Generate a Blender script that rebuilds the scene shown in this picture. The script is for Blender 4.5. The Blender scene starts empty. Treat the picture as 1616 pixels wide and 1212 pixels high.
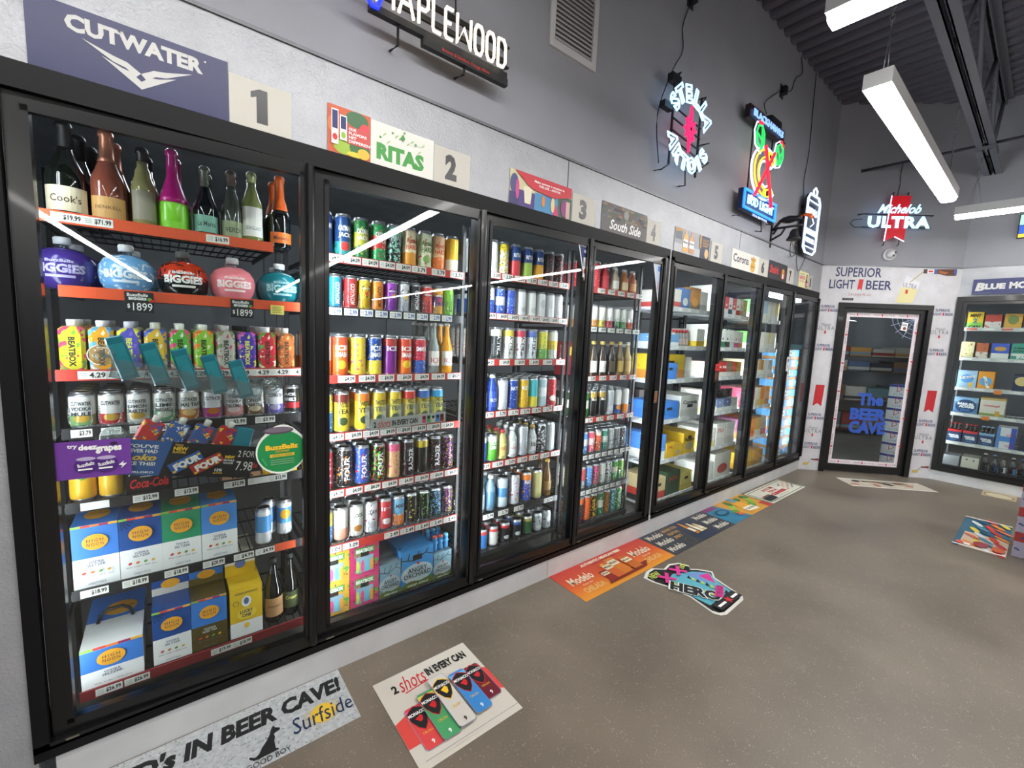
import bpy, math, random
from mathutils import Matrix, Vector

scene = bpy.context.scene
root_col = scene.collection
random.seed(7)

# ------------------------------------------------------------------ camera
cam_data = bpy.data.cameras.new('camera')
cam = bpy.data.objects.new('camera', cam_data)
root_col.objects.link(cam)
cam_data.sensor_width = 36.0
cam_data.lens = 678.88 / 1616.0 * 36.0
cam_data.clip_start = 0.02
CR = Vector((0.7814, -0.6225, 0.0443)); CF = Vector((0.6237, 0.7735, -0.1121))
CU = CR.cross(CF).normalized(); CR = CF.cross(CU).normalized(); CF.normalize()
cam.matrix_world = Matrix(((CR.x, CU.x, -CF.x, 0.361), (CR.y, CU.y, -CF.y, -1.802),
                           (CR.z, CU.z, -CF.z, 1.487), (0, 0, 0, 1)))
scene.camera = cam

# ------------------------------------------------------------------ world, exposure
world = bpy.data.worlds.new('world'); scene.world = world
world.use_nodes = True
world.node_tree.nodes['Background'].inputs[0].default_value = (0.75, 0.8, 0.9, 1)
world.node_tree.nodes['Background'].inputs[1].default_value = 0.05
vs = scene.view_settings
vs.view_transform = 'Standard'; vs.look = 'None'; vs.gamma = 1.0
vs.use_curve_mapping = False
vs.exposure = 0.15
cy = scene.cycles
cy.use_denoising = True
cy.max_bounces = 7; cy.diffuse_bounces = 4; cy.glossy_bounces = 3; cy.transparent_max_bounces = 24
cy.use_adaptive_sampling = True; cy.adaptive_threshold = 0.04
cy.caustics_reflective = False; cy.caustics_refractive = False
cy.sample_clamp_indirect = 4.0
FIXTURE_POWER = 43.0
LED_POWER = 55.0          # strips behind the door mullions
LED_POWER_FAR = 95.0      # the dimmer strips of the far cooler
NEON = 1.5

# ------------------------------------------------------------------ small helpers
def lin(c):
    if isinstance(c, str):
        c = c.lstrip('#'); c = [int(c[i:i+2], 16) / 255 for i in (0, 2, 4)]
    return tuple((v / 12.92 if v <= 0.04045 else ((v + 0.055) / 1.055) ** 2.4) for v in c) + (1.0,)

MATS = {}
def M(color, rough=0.5, metal=0.0, emit=0.0, name=None, coat=0.0):
    key = (color, rough, metal, emit, coat)
    if key in MATS: return MATS[key]
    m = bpy.data.materials.new(name or 'paint_' + str(color).lstrip('#'))
    m.use_nodes = True
    b = m.node_tree.nodes['Principled BSDF']
    b.inputs['Base Color'].default_value = lin(color)
    b.inputs['Roughness'].default_value = rough
    b.inputs['Metallic'].default_value = metal
    if coat: b.inputs['Coat Weight'].default_value = coat; b.inputs['Coat Roughness'].default_value = 0.05
    if emit:
        b.inputs['Emission Color'].default_value = lin(color)
        b.inputs['Emission Strength'].default_value = emit
    MATS[key] = m
    return m

def nodes_of(name):
    m = bpy.data.materials.new(name); m.use_nodes = True
    nt = m.node_tree
    return m, nt, nt.nodes['Principled BSDF']

def N(nt, kind, **kw):
    n = nt.nodes.new(kind)
    for k, v in kw.items():
        if k.startswith('in_'):
            key = k[3:]
            n.inputs[int(key) if key.isdigit() else key].default_value = v
        else: setattr(n, k, v)
    return n

def ramp(nt, fac, stops):
    r = nt.nodes.new('ShaderNodeValToRGB')
    e = r.color_ramp.elements
    while len(e) < len(stops): e.new(0.5)
    for el, (p, c) in zip(e, stops): el.position = p; el.color = lin(c)
    nt.links.new(fac, r.inputs[0])
    return r

def noisy(name, c0, c1, scale, rough=0.5, bump=0.0, bscale=None, metal=0.0, detail=6, stretch=None, spots=None):
    """Plain surface: two colours through noise, a fine relief, optional specks."""
    m, nt, b = nodes_of(name)
    tc = N(nt, 'ShaderNodeTexCoord')
    src = tc.outputs['Object']
    if stretch:
        mp = N(nt, 'ShaderNodeMapping'); mp.inputs['Scale'].default_value = stretch
        nt.links.new(src, mp.inputs['Vector']); src = mp.outputs[0]
    nz = N(nt, 'ShaderNodeTexNoise', in_Scale=scale, in_Detail=float(detail))
    nt.links.new(src, nz.inputs['Vector'])
    r = ramp(nt, nz.outputs['Fac'], [(0.3, c0), (0.7, c1)])
    colr = r.outputs[0]
    if spots:
        v = N(nt, 'ShaderNodeTexNoise', in_Scale=spots[1], in_Detail=2.0)
        nt.links.new(src, v.inputs['Vector'])
        rr = ramp(nt, v.outputs['Fac'], [(spots[2], '#000000'), (spots[2] + 0.04, '#ffffff')])
        mx = N(nt, 'ShaderNodeMix', data_type='RGBA')
        nt.links.new(rr.outputs[0], mx.inputs[0]); nt.links.new(colr, mx.inputs[6])
        mx.inputs[7].default_value = lin(spots[0]); colr = mx.outputs[2]
    nt.links.new(colr, b.inputs['Base Color'])
    b.inputs['Roughness'].default_value = rough; b.inputs['Metallic'].default_value = metal
    if bump:
        n2 = N(nt, 'ShaderNodeTexNoise', in_Scale=bscale or scale * 4, in_Detail=2.0)
        nt.links.new(src, n2.inputs['Vector'])
        bp = N(nt, 'ShaderNodeBump', in_Strength=bump, in_Distance=0.004)
        nt.links.new(n2.outputs['Fac'], bp.inputs['Height'])
        nt.links.new(bp.outputs[0], b.inputs['Normal'])
    return m

def clear(name, tint='#f4f8f8', f0=0.04, rough=0.0, haze=0.0):
    """Thin clear sheet: what is not mirrored passes straight through."""
    m = bpy.data.materials.new(name); m.use_nodes = True
    nt = m.node_tree; nt.nodes.clear()
    out = N(nt, 'ShaderNodeOutputMaterial')
    tr = N(nt, 'ShaderNodeBsdfTransparent'); tr.inputs[0].default_value = lin(tint)
    gl = N(nt, 'ShaderNodeBsdfGlossy'); gl.inputs['Roughness'].default_value = rough
    lw = N(nt, 'ShaderNodeLayerWeight', in_Blend=0.5)
    pw = N(nt, 'ShaderNodeMath', operation='POWER'); pw.inputs[1].default_value = 5.0
    ma = N(nt, 'ShaderNodeMath', operation='MULTIPLY_ADD'); ma.inputs[1].default_value = 1 - f0; ma.inputs[2].default_value = f0
    nt.links.new(lw.outputs['Facing'], pw.inputs[0]); nt.links.new(pw.outputs[0], ma.inputs[0])
    mx = N(nt, 'ShaderNodeMixShader')
    nt.links.new(ma.outputs[0], mx.inputs[0]); nt.links.new(tr.outputs[0], mx.inputs[1]); nt.links.new(gl.outputs[0], mx.inputs[2])
    last = mx.outputs[0]
    if haze:
        df = N(nt, 'ShaderNodeBsdfDiffuse'); df.inputs[0].default_value = lin(tint)
        m2 = N(nt, 'ShaderNodeMixShader'); m2.inputs[0].default_value = haze
        nt.links.new(last, m2.inputs[1]); nt.links.new(df.outputs[0], m2.inputs[2]); last = m2.outputs[0]
    nt.links.new(last, out.inputs[0])
    return m

# printed packaging: base colour, a band, a front emblem and loose artwork, all in the pack's own space
def make_print_group():
    g = bpy.data.node_groups.new('packaging_print', 'ShaderNodeTree')
    for nm, kind in (('Base', 'NodeSocketColor'), ('Band', 'NodeSocketColor'), ('Accent', 'NodeSocketColor'),
                     ('Z0', 'NodeSocketFloat'), ('Z1', 'NodeSocketFloat'), ('EZ', 'NodeSocketFloat'),
                     ('EW', 'NodeSocketFloat'), ('EH', 'NodeSocketFloat'), ('Art', 'NodeSocketFloat'),
                     ('Rough', 'NodeSocketFloat'), ('Metal', 'NodeSocketFloat'), ('Scale', 'NodeSocketFloat')):
        g.interface.new_socket(name=nm, in_out='INPUT', socket_type=kind)
    g.interface.new_socket(name='BSDF', in_out='OUTPUT', socket_type='NodeSocketShader')
    gi = N(g, 'NodeGroupInput'); go = N(g, 'NodeGroupOutput')
    L = g.links.new
    tc = N(g, 'ShaderNodeTexCoord'); sp = N(g, 'ShaderNodeSeparateXYZ'); L(tc.outputs['Object'], sp.inputs[0])
    def math(op, a, b=None, c=None):
        n = N(g, 'ShaderNodeMath', operation=op)
        for i, v in enumerate((a, b, c)):
            if v is None: continue
            if isinstance(v, (int, float)): n.inputs[i].default_value = v
            else: L(v, n.inputs[i])
        return n.outputs[0]
    def mix(f, a, b):
        n = N(g, 'ShaderNodeMix', data_type='RGBA')
        L(f, n.inputs[0]); L(a, n.inputs[6]); L(b, n.inputs[7]); return n.outputs[2]
    I = gi.outputs
    band = math('MULTIPLY', math('GREATER_THAN', sp.outputs[2], I['Z0']), math('LESS_THAN', sp.outputs[2], I['Z1']))
    nz = N(g, 'ShaderNodeTexNoise', in_Detail=1.5); L(I['Scale'], nz.inputs['Scale']); L(tc.outputs['Object'], nz.inputs['Vector'])
    art = math('LESS_THAN', nz.outputs['Fac'], math('MULTIPLY', I['Art'], 0.62))
    nz2 = N(g, 'ShaderNodeTexNoise', in_Detail=1.0); L(math('MULTIPLY', I['Scale'], 1.7), nz2.inputs['Scale']); L(tc.outputs['Object'], nz2.inputs['Vector'])
    art2 = math('LESS_THAN', nz2.outputs['Fac'], math('MULTIPLY', I['Art'], 0.55))
    ex = math('DIVIDE', sp.outputs[0], I['EW']); ez = math('DIVIDE', math('SUBTRACT', sp.outputs[2], I['EZ']), I['EH'])
    em = math('LESS_THAN', math('ADD', math('MULTIPLY', ex, ex), math('MULTIPLY', ez, ez)), 1.0)
    em = math('MULTIPLY', em, math('LESS_THAN', sp.outputs[1], 0.004))
    c = mix(band, I['Base'], I['Band']); c = mix(art, c, I['Band']); c = mix(art2, c, I['Accent']); c = mix(em, c, I['Accent'])
    b = N(g, 'ShaderNodeBsdfPrincipled'); L(c, b.inputs['Base Color']); L(I['Rough'], b.inputs['Roughness']); L(I['Metal'], b.inputs['Metallic'])
    L(b.outputs[0], go.inputs[0])
    return g
PRINT = make_print_group()
PRINTS = {}
def pack(base, band=None, accent=None, z=(9, 9), em=(9, .01, .01), art=0.0, rough=0.35, metal=0.0, scale=45.0):
    band = band or base; accent = accent or band
    key = (base, band, accent, z, em, art, rough, metal, scale)
    if key in PRINTS: return PRINTS[key]
    m = bpy.data.materials.new('print_' + base.lstrip('#')); m.use_nodes = True
    nt = m.node_tree; nt.nodes.clear()
    out = N(nt, 'ShaderNodeOutputMaterial'); gn = N(nt, 'ShaderNodeGroup'); gn.node_tree = PRINT
    for k, v in dict(Base=lin(base), Band=lin(band), Accent=lin(accent), Z0=z[0], Z1=z[1], EZ=em[0], EW=em[1], EH=em[2],
                     Art=art, Rough=rough, Metal=metal, Scale=scale).items(): gn.inputs[k].default_value = v
    nt.links.new(gn.outputs[0], out.inputs[0])
    PRINTS[key] = m
    return m

# ------------------------------------------------------------------ mesh builder
class MB:
    def __init__(s): s.v = []; s.f = []; s.m = []; s.sm = []; s.mats = []
    def mi(s, mat):
        if mat not in s.mats: s.mats.append(mat)
        return s.mats.index(mat)
    def face(s, idx, mat, smooth=False): s.f.append(idx); s.m.append(s.mi(mat)); s.sm.append(smooth)
    def box(s, x0, y0, z0, x1, y1, z1, mat, T=None):
        o = len(s.v)
        for p in ((x0,y0,z0),(x1,y0,z0),(x1,y1,z0),(x0,y1,z0),(x0,y0,z1),(x1,y0,z1),(x1,y1,z1),(x0,y1,z1)):
            s.v.append(tuple(T @ Vector(p)) if T else p)
        for q in ((0,3,2,1),(4,5,6,7),(0,1,5,4),(1,2,6,5),(2,3,7,6),(3,0,4,7)): s.face([o + i for i in q], mat)
        return s
    def cbox(s, x0, y0, z0, x1, y1, z1, c, mat, T=None):
        """box with chamfered vertical and top edges"""
        rings = [(z0, 0.0), (z1 - c, 0.0), (z1, c)]
        o = len(s.v)
        for z, i in rings:
            for p in ((x0+c+i,y0+i),(x1-c-i,y0+i),(x1-i,y0+c+i),(x1-i,y1-c-i),(x1-c-i,y1-i),(x0+c+i,y1-i),(x0+i,y1-c-i),(x0+i,y0+c+i)):
                q = (p[0], p[1], z); s.v.append(tuple(T @ Vector(q)) if T else q)
        for r in range(2):
            for k in range(8):
                a = o + r*8 + k; b = o + r*8 + (k+1) % 8
                s.face([a, b, b+8, a+8], mat)
        s.face([o+16+k for k in range(8)], mat); s.face([o+7-k for k in range(8)], mat)
        return s
    def lathe(s, prof, mat, n=16, cx=0, cy=0, mats=None, caps=True, smooth=True):
        o = len(s.v)
        for r, z in prof:
            for k in range(n):
                a = 2*math.pi*k/n; s.v.append((cx + r*math.cos(a), cy + r*math.sin(a), z))
        for i in range(len(prof)-1):
            mm = mats[i] if mats else mat
            for k in range(n):
                a = o+i*n+k; b = o+i*n+(k+1) % n
                s.face([a, b, b+n, a+n], mm, smooth)
        if caps:
            s.face([o+n-1-k for k in range(n)], mats[0] if mats else mat)
            s.face([o+(len(prof)-1)*n+k for k in range(n)], mats[-1] if mats else mat)
        return s
    def tube(s, pts, r, mat, n=6, closed=False):
        pts = [Vector(p) for p in pts]; o = len(s.v); m = len(pts)
        for i, p in enumerate(pts):
            a = pts[(i-1) % m] if (i or closed) else p
            b = pts[(i+1) % m] if (i < m-1 or closed) else p
            d = (b-a).normalized() if (b-a).length > 1e-9 else Vector((0, 0, 1))
            u = d.cross(Vector((0, 0, 1)))
            if u.length < 1e-3: u = d.cross(Vector((0, 1, 0)))
            u.normalize(); w = d.cross(u)
            for k in range(n):
                t = 2*math.pi*k/n; s.v.append(tuple(p + u*r*math.cos(t) + w*r*math.sin(t)))
        for i in range(m if closed else m-1):
            for k in range(n):
                a = o+i*n+k; b = o+i*n+(k+1) % n; j = o+((i+1) % m)*n
                s.face([a, b, j+(k+1) % n, j+k], mat, True)
        if not closed:
            s.face([o+n-1-k for k in range(n)], mat); s.face([o+(m-1)*n+k for k in range(n)], mat)
        return s
    def poly(s, pts, mat):
        o = len(s.v); s.v += [tuple(p) for p in pts]; s.face(list(range(o, o+len(pts))), mat); return s
    def prism(s, pts, z0, z1, mat):
        """outline in local XY pulled up from z0 to z1"""
        o = len(s.v); n = len(pts)
        s.v += [(p[0], p[1], z0) for p in pts] + [(p[0], p[1], z1) for p in pts]
        s.face([o+n-1-i for i in range(n)], mat); s.face([o+n+i for i in range(n)], mat)
        for i in range(n): s.face([o+i, o+(i+1) % n, o+n+(i+1) % n, o+n+i], mat)
        return s
    def mesh(s, name):
        me = bpy.data.meshes.new(name)
        me.from_pydata(s.v, [], s.f)
        for m in s.mats: me.materials.append(m)
        me.polygons.foreach_set('material_index', s.m)
        me.polygons.foreach_set('use_smooth', s.sm)
        me.update()
        return me
    def build(s, name, parent=None, **kw): return put(name, s.mesh(name), parent, **kw)

def put(name, data, parent=None, loc=None, mat4=None, **props):
    o = bpy.data.objects.new(name, data); root_col.objects.link(o)
    if parent is not None: o.parent = parent
    if mat4 is not None: o.matrix_local = mat4
    elif loc is not None: o.location = loc
    for k, v in props.items(): o[k] = v
    return o

def tag(o, label, category, group=None):
    o['label'] = label; o['category'] = category
    if group: o['group'] = group
    return o

def thing(name, label, category, loc=(0, 0, 0), mat4=None, group=None):
    return tag(put(name, None, loc=loc, mat4=mat4), label, category, group)

def structure(o): o['kind'] = 'structure'; return o

def copy_thing(o):
    c = o.copy(); root_col.objects.link(c)
    for ch in o.children:
        d = ch.copy(); root_col.objects.link(d); d.parent = c
        for g in ch.children:
            e = g.copy(); root_col.objects.link(e); e.parent = d
    return c

# ------------------------------------------------------------------ lettering
GLYPHS = {}
def glyphs(text, bold=0.0, shear=0.0, space=1.0):
    key = (text, bold, shear, space)
    if key in GLYPHS: return GLYPHS[key]
    cu = bpy.data.curves.new('t', 'FONT'); cu.body = text; cu.size = 1.0; cu.resolution_u = 2
    cu.offset = bold; cu.shear = shear; cu.space_character = space; cu.fill_mode = 'FRONT'
    cu.align_x = 'CENTER'
    ob = bpy.data.objects.new('t', cu)
    me = bpy.data.meshes.new_from_object(ob)
    v = [(p.co.x, p.co.y) for p in me.vertices]; f = [list(p.vertices) for p in me.polygons]
    bpy.data.objects.remove(ob); bpy.data.meshes.remove(me); bpy.data.curves.remove(cu)
    if v:
        x0 = min(p[0] for p in v); x1 = max(p[0] for p in v); y0 = min(p[1] for p in v); y1 = max(p[1] for p in v)
        sx = max(x1-x0, 1e-6); sy = max(y1-y0, 1e-6)
        v = [((p[0]-x0)/sx, (p[1]-y0)/sy) for p in v]
    else: sx = sy = 1
    GLYPHS[key] = (v, f, sx / sy)
    return GLYPHS[key]

class Card:
    """Flat print in its own XY plane, each layer a hair above the last."""
    def __init__(s, step=0.0004): s.b = MB(); s.z = step; s.step = step
    def up(s): s.z += s.step
    def poly(s, pts, mat):
        s.b.poly([(p[0], p[1], s.z) for p in pts], mat); s.up(); return s
    def rect(s, x0, y0, x1, y1, mat, cols=1):
        for k in range(cols):
            a = x0+(x1-x0)*k/cols; b = x0+(x1-x0)*(k+1)/cols
            s.b.poly([(a, y0, s.z), (b, y0, s.z), (b, y1, s.z), (a, y1, s.z)], mat)
        s.up(); return s
    def disc(s, cx, cy, rx, ry, mat, n=20, rot=0.0):
        c, d = math.cos(rot), math.sin(rot)
        pts = []
        for k in range(n):
            a = 2*math.pi*k/n; x = rx*math.cos(a); y = ry*math.sin(a)
            pts.append((cx + x*c - y*d, cy + x*d + y*c))
        return s.poly(pts, mat)
    def text(s, t, x0, y0, x1, y1, mat, bold=0.02, shear=0.0, rot=0.0, keep=False, space=1.0):
        v, f, asp = glyphs(t, bold, shear, space)
        w, h = x1-x0, y1-y0
        if keep:
            if w/h > asp: x0 += (w-h*asp)/2; w = h*asp
            else: y0 += (h-w/asp)/2; h = w/asp
        cx, cy_ = x0+w/2, y0+h/2; c, d = math.cos(rot), math.sin(rot)
        o = len(s.b.v)
        for p in v:
            x = (p[0]-.5)*w; y = (p[1]-.5)*h
            s.b.v.append((cx + x*c - y*d, cy_ + x*d + y*c, s.z))
        for q in f: s.b.face([o+i for i in q], mat)
        s.up(); return s
    def wrap(s, r):
        """bend round a can of radius r standing at the origin, front towards -Y"""
        out = []
        for x, y, z in s.b.v:
            a = x/r; R = r+z; out.append((R*math.sin(a), -R*math.cos(a), y))
        s.b.v = out; return s
    def stand(s):
        """XY plane turned upright: y becomes height, facing -Y"""
        s.b.v = [(x, -z, y) for x, y, z in s.b.v]; return s
    def build(s, name='print', parent=None, **kw): return s.b.build(name, parent, **kw)

S2 = math.sqrt(0.5)
X0D = Vector((6.42, 0, 0)); TD = Vector((S2, -S2, 0)); ND = Vector((-S2, -S2, 0))   # slanted wall: foot, run, facing
XR = 7.48                                                                            # right wall plane
def frame(o, X, Y, Z): return Matrix(((X[0],Y[0],Z[0],o[0]),(X[1],Y[1],Z[1],o[1]),(X[2],Y[2],Z[2],o[2]),(0,0,0,1)))
def on_wall(x, z, off=0.002): return frame((x, -off, z), (1,0,0), (0,0,1), (0,-1,0))
def on_slant(s, z, off=0.002):
    p = X0D + TD*s + ND*off; return frame((p.x, p.y, z), TD, (0,0,1), ND)
def on_right(y, z, off=0.002): return frame((XR-off, y, z), (0,-1,0), (0,0,1), (-1,0,0))
def on_floor(x, y, z=0.001, rot=0.0):
    c, d = math.cos(rot), math.sin(rot); return frame((x, y, z), (c,d,0), (-d,c,0), (0,0,1))
def tilt(m, a): return m @ Matrix.Rotation(a, 4, 'Z')

def sign(name, label, cat, m4, w, h, mat, thick=0.0015, group=None, outline=None):
    """A flat printed sheet with its lower left corner at the frame's origin."""
    t = thing(name, label, cat, mat4=m4, group=group)
    b = MB()
    if outline: b.prism(outline, 0, thick, mat)
    else: b.box(0, 0, 0, w, h, thick, mat)
    b.build('sheet', t)
    c = Card(); c.z = thick + 0.0005
    return t, c

ORD = ['first','second','third','fourth','fifth','sixth','seventh','eighth','ninth','tenth','eleventh','twelfth']
NUM = ['zero','one','two','three','four','five','six','seven','eight']
BLACK = M('#08080a', 0.4, name='black_enamel'); BLACKGLOSS = M('#09090b', 0.28, name='black_anodised', coat=0.12)
FLAT = M('#0a0a0c', 0.55, name='black_powder_coat'); FLAT.node_tree.nodes['Principled BSDF'].inputs['Specular IOR Level'].default_value = 0.25
INK = M('#141416', 0.6, name='black_ink'); WHITE = M('#f2f2f0', 0.5, name='white_print'); PAPER = M('#e9e7e0', 0.55, name='paper')
ALU = M('#c9ccd0', 0.28, 0.9, name='aluminium'); STEEL = M('#9fa3a8', 0.35, 0.8, name='steel')
RED = M('#c8242b', 0.5, name='red_print'); NAVY = M('#1c2a66', 0.5, name='navy_print'); YEL = M('#f2c230', 0.5, name='yellow_print')
GLASS = clear('door_glass', '#eef2f1', 0.04); PLASTIC = clear('clear_plastic', '#eef3f4', 0.07, 0.06, 0.05)
# ================================================================== the room
ZC = 4.24; ZP = 2.467; X_L = -3.2; Y_N = -20.5; X_FAR = 7.48
F1 = (0.0, 3.213); F2 = (3.245, 6.42 - 0.01); ZB, ZT = 0.12, 2.15      # the two door frames, bottom and top
wall_paint = noisy('wall_grey_paint', '#8f9097', '#96979e', 3.0, 0.7, 0.05, 120)
silver = noisy('embossed_silver_panel', '#9b9da2', '#a8aaae', 8.0, 0.36, 0.6, 130, metal=0.2)
kick = noisy('white_kick_panel', '#b9babb', '#c8c9ca', 5.0, 0.45, 0.12, 40)
wrap_white = noisy('white_vinyl_wrap', '#c4c3c7', '#d0cfd3', 9.0, 0.4, 0.05, 60, spots=('#8f9096', 38.0, 0.735))
cave_wall = noisy('insulated_panel', '#85888c', '#909397', 4.0, 0.45, 0.25, 90)
cave_floor = noisy('cave_concrete', '#6c6b66', '#7b7a74', 3.0, 0.5)

def concrete():
    m, nt, b = nodes_of('polished_concrete')
    tc = N(nt, 'ShaderNodeTexCoord')
    a = N(nt, 'ShaderNodeTexNoise', in_Scale=1.6, in_Detail=4.0, in_Roughness=0.5)
    nt.links.new(tc.outputs['Object'], a.inputs['Vector'])
    r = ramp(nt, a.outputs['Fac'], [(0.30, '#665c50'), (0.5, '#72685b'), (0.72, '#807567')])
    s = N(nt, 'ShaderNodeTexVoronoi', in_Scale=105.0); nt.links.new(tc.outputs['Object'], s.inputs['Vector'])
    rs = ramp(nt, s.outputs['Distance'], [(0.16, '#ffffff'), (0.24, '#000000')])
    g = N(nt, 'ShaderNodeTexNoise', in_Scale=22.0, in_Detail=3.0); nt.links.new(tc.outputs['Object'], g.inputs['Vector'])
    rg = ramp(nt, g.outputs['Fac'], [(0.46, '#000000'), (0.60, '#ffffff')])
    mu = N(nt, 'ShaderNodeMath', operation='MULTIPLY'); nt.links.new(rs.outputs[0], mu.inputs[0]); nt.links.new(rg.outputs[0], mu.inputs[1])
    mx = N(nt, 'ShaderNodeMix', data_type='RGBA'); nt.links.new(mu.outputs[0], mx.inputs[0]); nt.links.new(r.outputs[0], mx.inputs[6]); mx.inputs[7].default_value = lin('#a8a094')
    f = N(nt, 'ShaderNodeTexNoise', in_Scale=160.0, in_Detail=2.0); nt.links.new(tc.outputs['Object'], f.inputs['Vector'])
    rf = ramp(nt, f.outputs['Fac'], [(0.3, '#c8c8c8'), (0.7, '#ffffff')])
    m2 = N(nt, 'ShaderNodeMix', data_type='RGBA', blend_type='MULTIPLY'); m2.inputs[0].default_value = 0.35
    nt.links.new(mx.outputs[2], m2.inputs[6]); nt.links.new(rf.outputs[0], m2.inputs[7])
    nt.links.new(m2.outputs[2], b.inputs['Base Color'])
    rr = ramp(nt, a.outputs['Fac'], [(0.3, '#9e9e9e'), (0.7, '#bababa')])
    nt.links.new(rr.outputs[0], b.inputs['Roughness'])
    return m
structure(MB().poly([(X_L, Y_N, 0), (XR+0.1, Y_N, 0), (XR+0.1, 0.1, 0), (X_L, 0.1, 0)], concrete()).build('floor'))

# left wall: grey paint above, a row of silver panels round the coolers
wl = structure(MB().box(X_L, 0, ZP+0.012, 6.42, 0.12, ZC+0.1, wall_paint).build('wall_left'))
for a, b_ in ((-1.0, 0.0), (0.0, 2.146), (2.150, 4.281), (4.285, 6.42)):
    MB().box(a, -0.004 if a != 2.150 else -0.0045, ZT-0.04, b_-0.003, 0.1, ZP, silver).build('panel', wl)
MB().box(X_L, -0.003, 0.0, -1.003, 0.1, ZP, silver).build('panel', wl)
MB().box(-1.0, -0.004, 0.0, 0.008, 0.078, ZT-0.04, silver).build('panel', wl)
MB().box(F1[1]-0.008, -0.004, 0.0, F2[0]+0.008, 0.078, ZT-0.04, silver).build('panel', wl)
MB().box(F2[1]-0.008, -0.004, 0.0, 6.42, 0.078, ZT-0.04, silver).build('panel', wl)
structure(MB().box(X_L, -0.012, ZP, 6.42, 0.05, ZP+0.012, M('#6d6e72', 0.4, 0.6, name='trim_metal')).build('trim_1'))
bl = structure(MB().box(X_L, 0.0, 0, 6.42, 0.1, 0.02, kick).build('baseboard_left'))
for a, b_ in ((0.0, 2.153), (2.156, 4.285), (4.288, 6.41)):
    MB().box(a+0.045 if a == 0 else a, -0.008, 0.0, b_, 0.1, ZB+0.03, kick).build('panel', bl)
    MB().box(a+0.045 if a == 0 else a, -0.0085, ZB-0.018, b_, -0.0075, ZB-0.001, M('#b4b5b8', 0.4, name='sill_edge')).build('sill_strip', bl)

# slanted wall with the walk-in door opening, s runs along it
SL = 1.50; DS0, DS1, DZ = 0.232, 1.246, 2.045
def slant_box(b, s0, s1, z0, z1, t0, t1, mat):
    """t is depth behind the wall face"""
    T = frame((X0D.x, X0D.y, 0), TD, -ND, (0, 0, 1))
    return b.box(s0, t0, z0, s1, t1, z1, mat, T)
ws = structure(slant_box(MB(), 0, SL, ZP+0.012, ZC+0.1, 0, 0.1, wall_paint).build('wall_back'))
slant_box(MB(), 0.002, SL-0.002, DZ-0.03, ZP, -0.004, 0.1, wrap_white).build('panel', ws)
slant_box(MB(), 0.002, DS0+0.03, 0, DZ-0.03, -0.004, 0.1, wrap_white).build('panel', ws)
slant_box(MB(), DS1-0.03, SL-0.002, 0, DZ-0.03, -0.004, 0.1, wrap_white).build('panel', ws)
structure(slant_box(MB(), 0, SL, ZP, ZP+0.012, -0.012, 0.05, M('#6d6e72', 0.4, 0.6)).build('trim_2'))

# right wall
YR = -SL*S2; RF = (YR + 0.006, -3.3)       # right cooler frame runs from the corner towards the camera side
wr = structure(MB().box(XR, Y_N, ZP+0.012, XR+0.1, YR, ZC+0.1, wall_paint).build('wall_right'))
MB().box(XR-0.004, -3.30, ZT-0.04, XR+0.1, YR, ZP, silver).build('panel', wr)
MB().box(XR-0.004, Y_N, 0, XR+0.1, -3.303, ZP, silver).build('panel', wr)
structure(MB().box(XR-0.012, Y_N, ZP, XR+0.05, YR, ZP+0.012, M('#6d6e72', 0.4, 0.6)).build('trim_3'))
structure(MB().box(XR-0.008, -3.30, 0, XR+0.1, YR+0.004, ZB+0.03, kick).build('baseboard_right'))
# the rest of the sales floor, behind the camera
structure(MB().box(X_L-0.1, Y_N, 0, X_L, 0.1, ZC+0.1, wall_paint).build('wall_near'))
structure(MB().box(X_L, Y_N-0.1, 0, XR+0.1, Y_N, ZC+0.1, wall_paint).build('wall_front'))

# fluted steel roof deck, flutes running away from the left wall
def deck():
    b = MB(); p = 0.1524; x = X_L; prof = []
    while x < XR + 0.3:
        prof += [(x, ZC), (x+0.062, ZC), (x+0.078, ZC+0.040), (x+0.136, ZC+0.040)]; x += p
    y0, y1 = Y_N, 0.1
    o = 0
    for x, z in prof: b.v += [(x, y0, z), (x, y1, z)]
    m = noisy('painted_deck', '#5f5e69', '#676671', 2.0, 0.55)
    for i in range(len(prof)-1): b.face([2*i, 2*i+1, 2*i+3, 2*i+2], m)
    return b
structure(deck().build('ceiling'))

# walk-in cooler behind the doors
structure(MB().poly([(-0.6, 0.1, 0.001), (10.8, 0.1, 0.001), (10.8, 2.9, 0.001), (-0.6, 2.9, 0.001)], cave_floor)
          .poly([(6.45, 0.1, 0.0012), (7.5, -1.0, 0.0012), (7.58, -3.4, 0.0012), (10.8, -3.4, 0.0012), (10.8, 0.1, 0.0012)], cave_floor).build('floor_cave'))
structure(MB().box(-0.7, 2.9, 0, 10.8, 3.0, 2.6, cave_wall).build('wall_cave_rear'))
structure(MB().box(10.8, -3.5, 0, 10.9, 3.0, 2.6, cave_wall).build('wall_cave_right'))
structure(MB().box(-0.7, 0.1, 0, -0.6, 2.9, 2.6, cave_wall).build('wall_cave_left'))
structure(MB().box(7.58, -3.5, 0, 10.8, -3.4, 2.6, cave_wall).build('wall_cave_near'))
structure(MB().prism([(-0.7, 0.1), (6.46, 0.1), (7.58, -1.02), (7.58, -3.5), (10.9, -3.5), (10.9, 3.0), (-0.7, 3.0)], 2.45, 2.55, noisy('cave_ceiling_panel', '#7d8084', '#94979b', 6.0, 0.35, 0.5, 110, metal=0.2)).build('ceiling_cave'))
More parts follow.
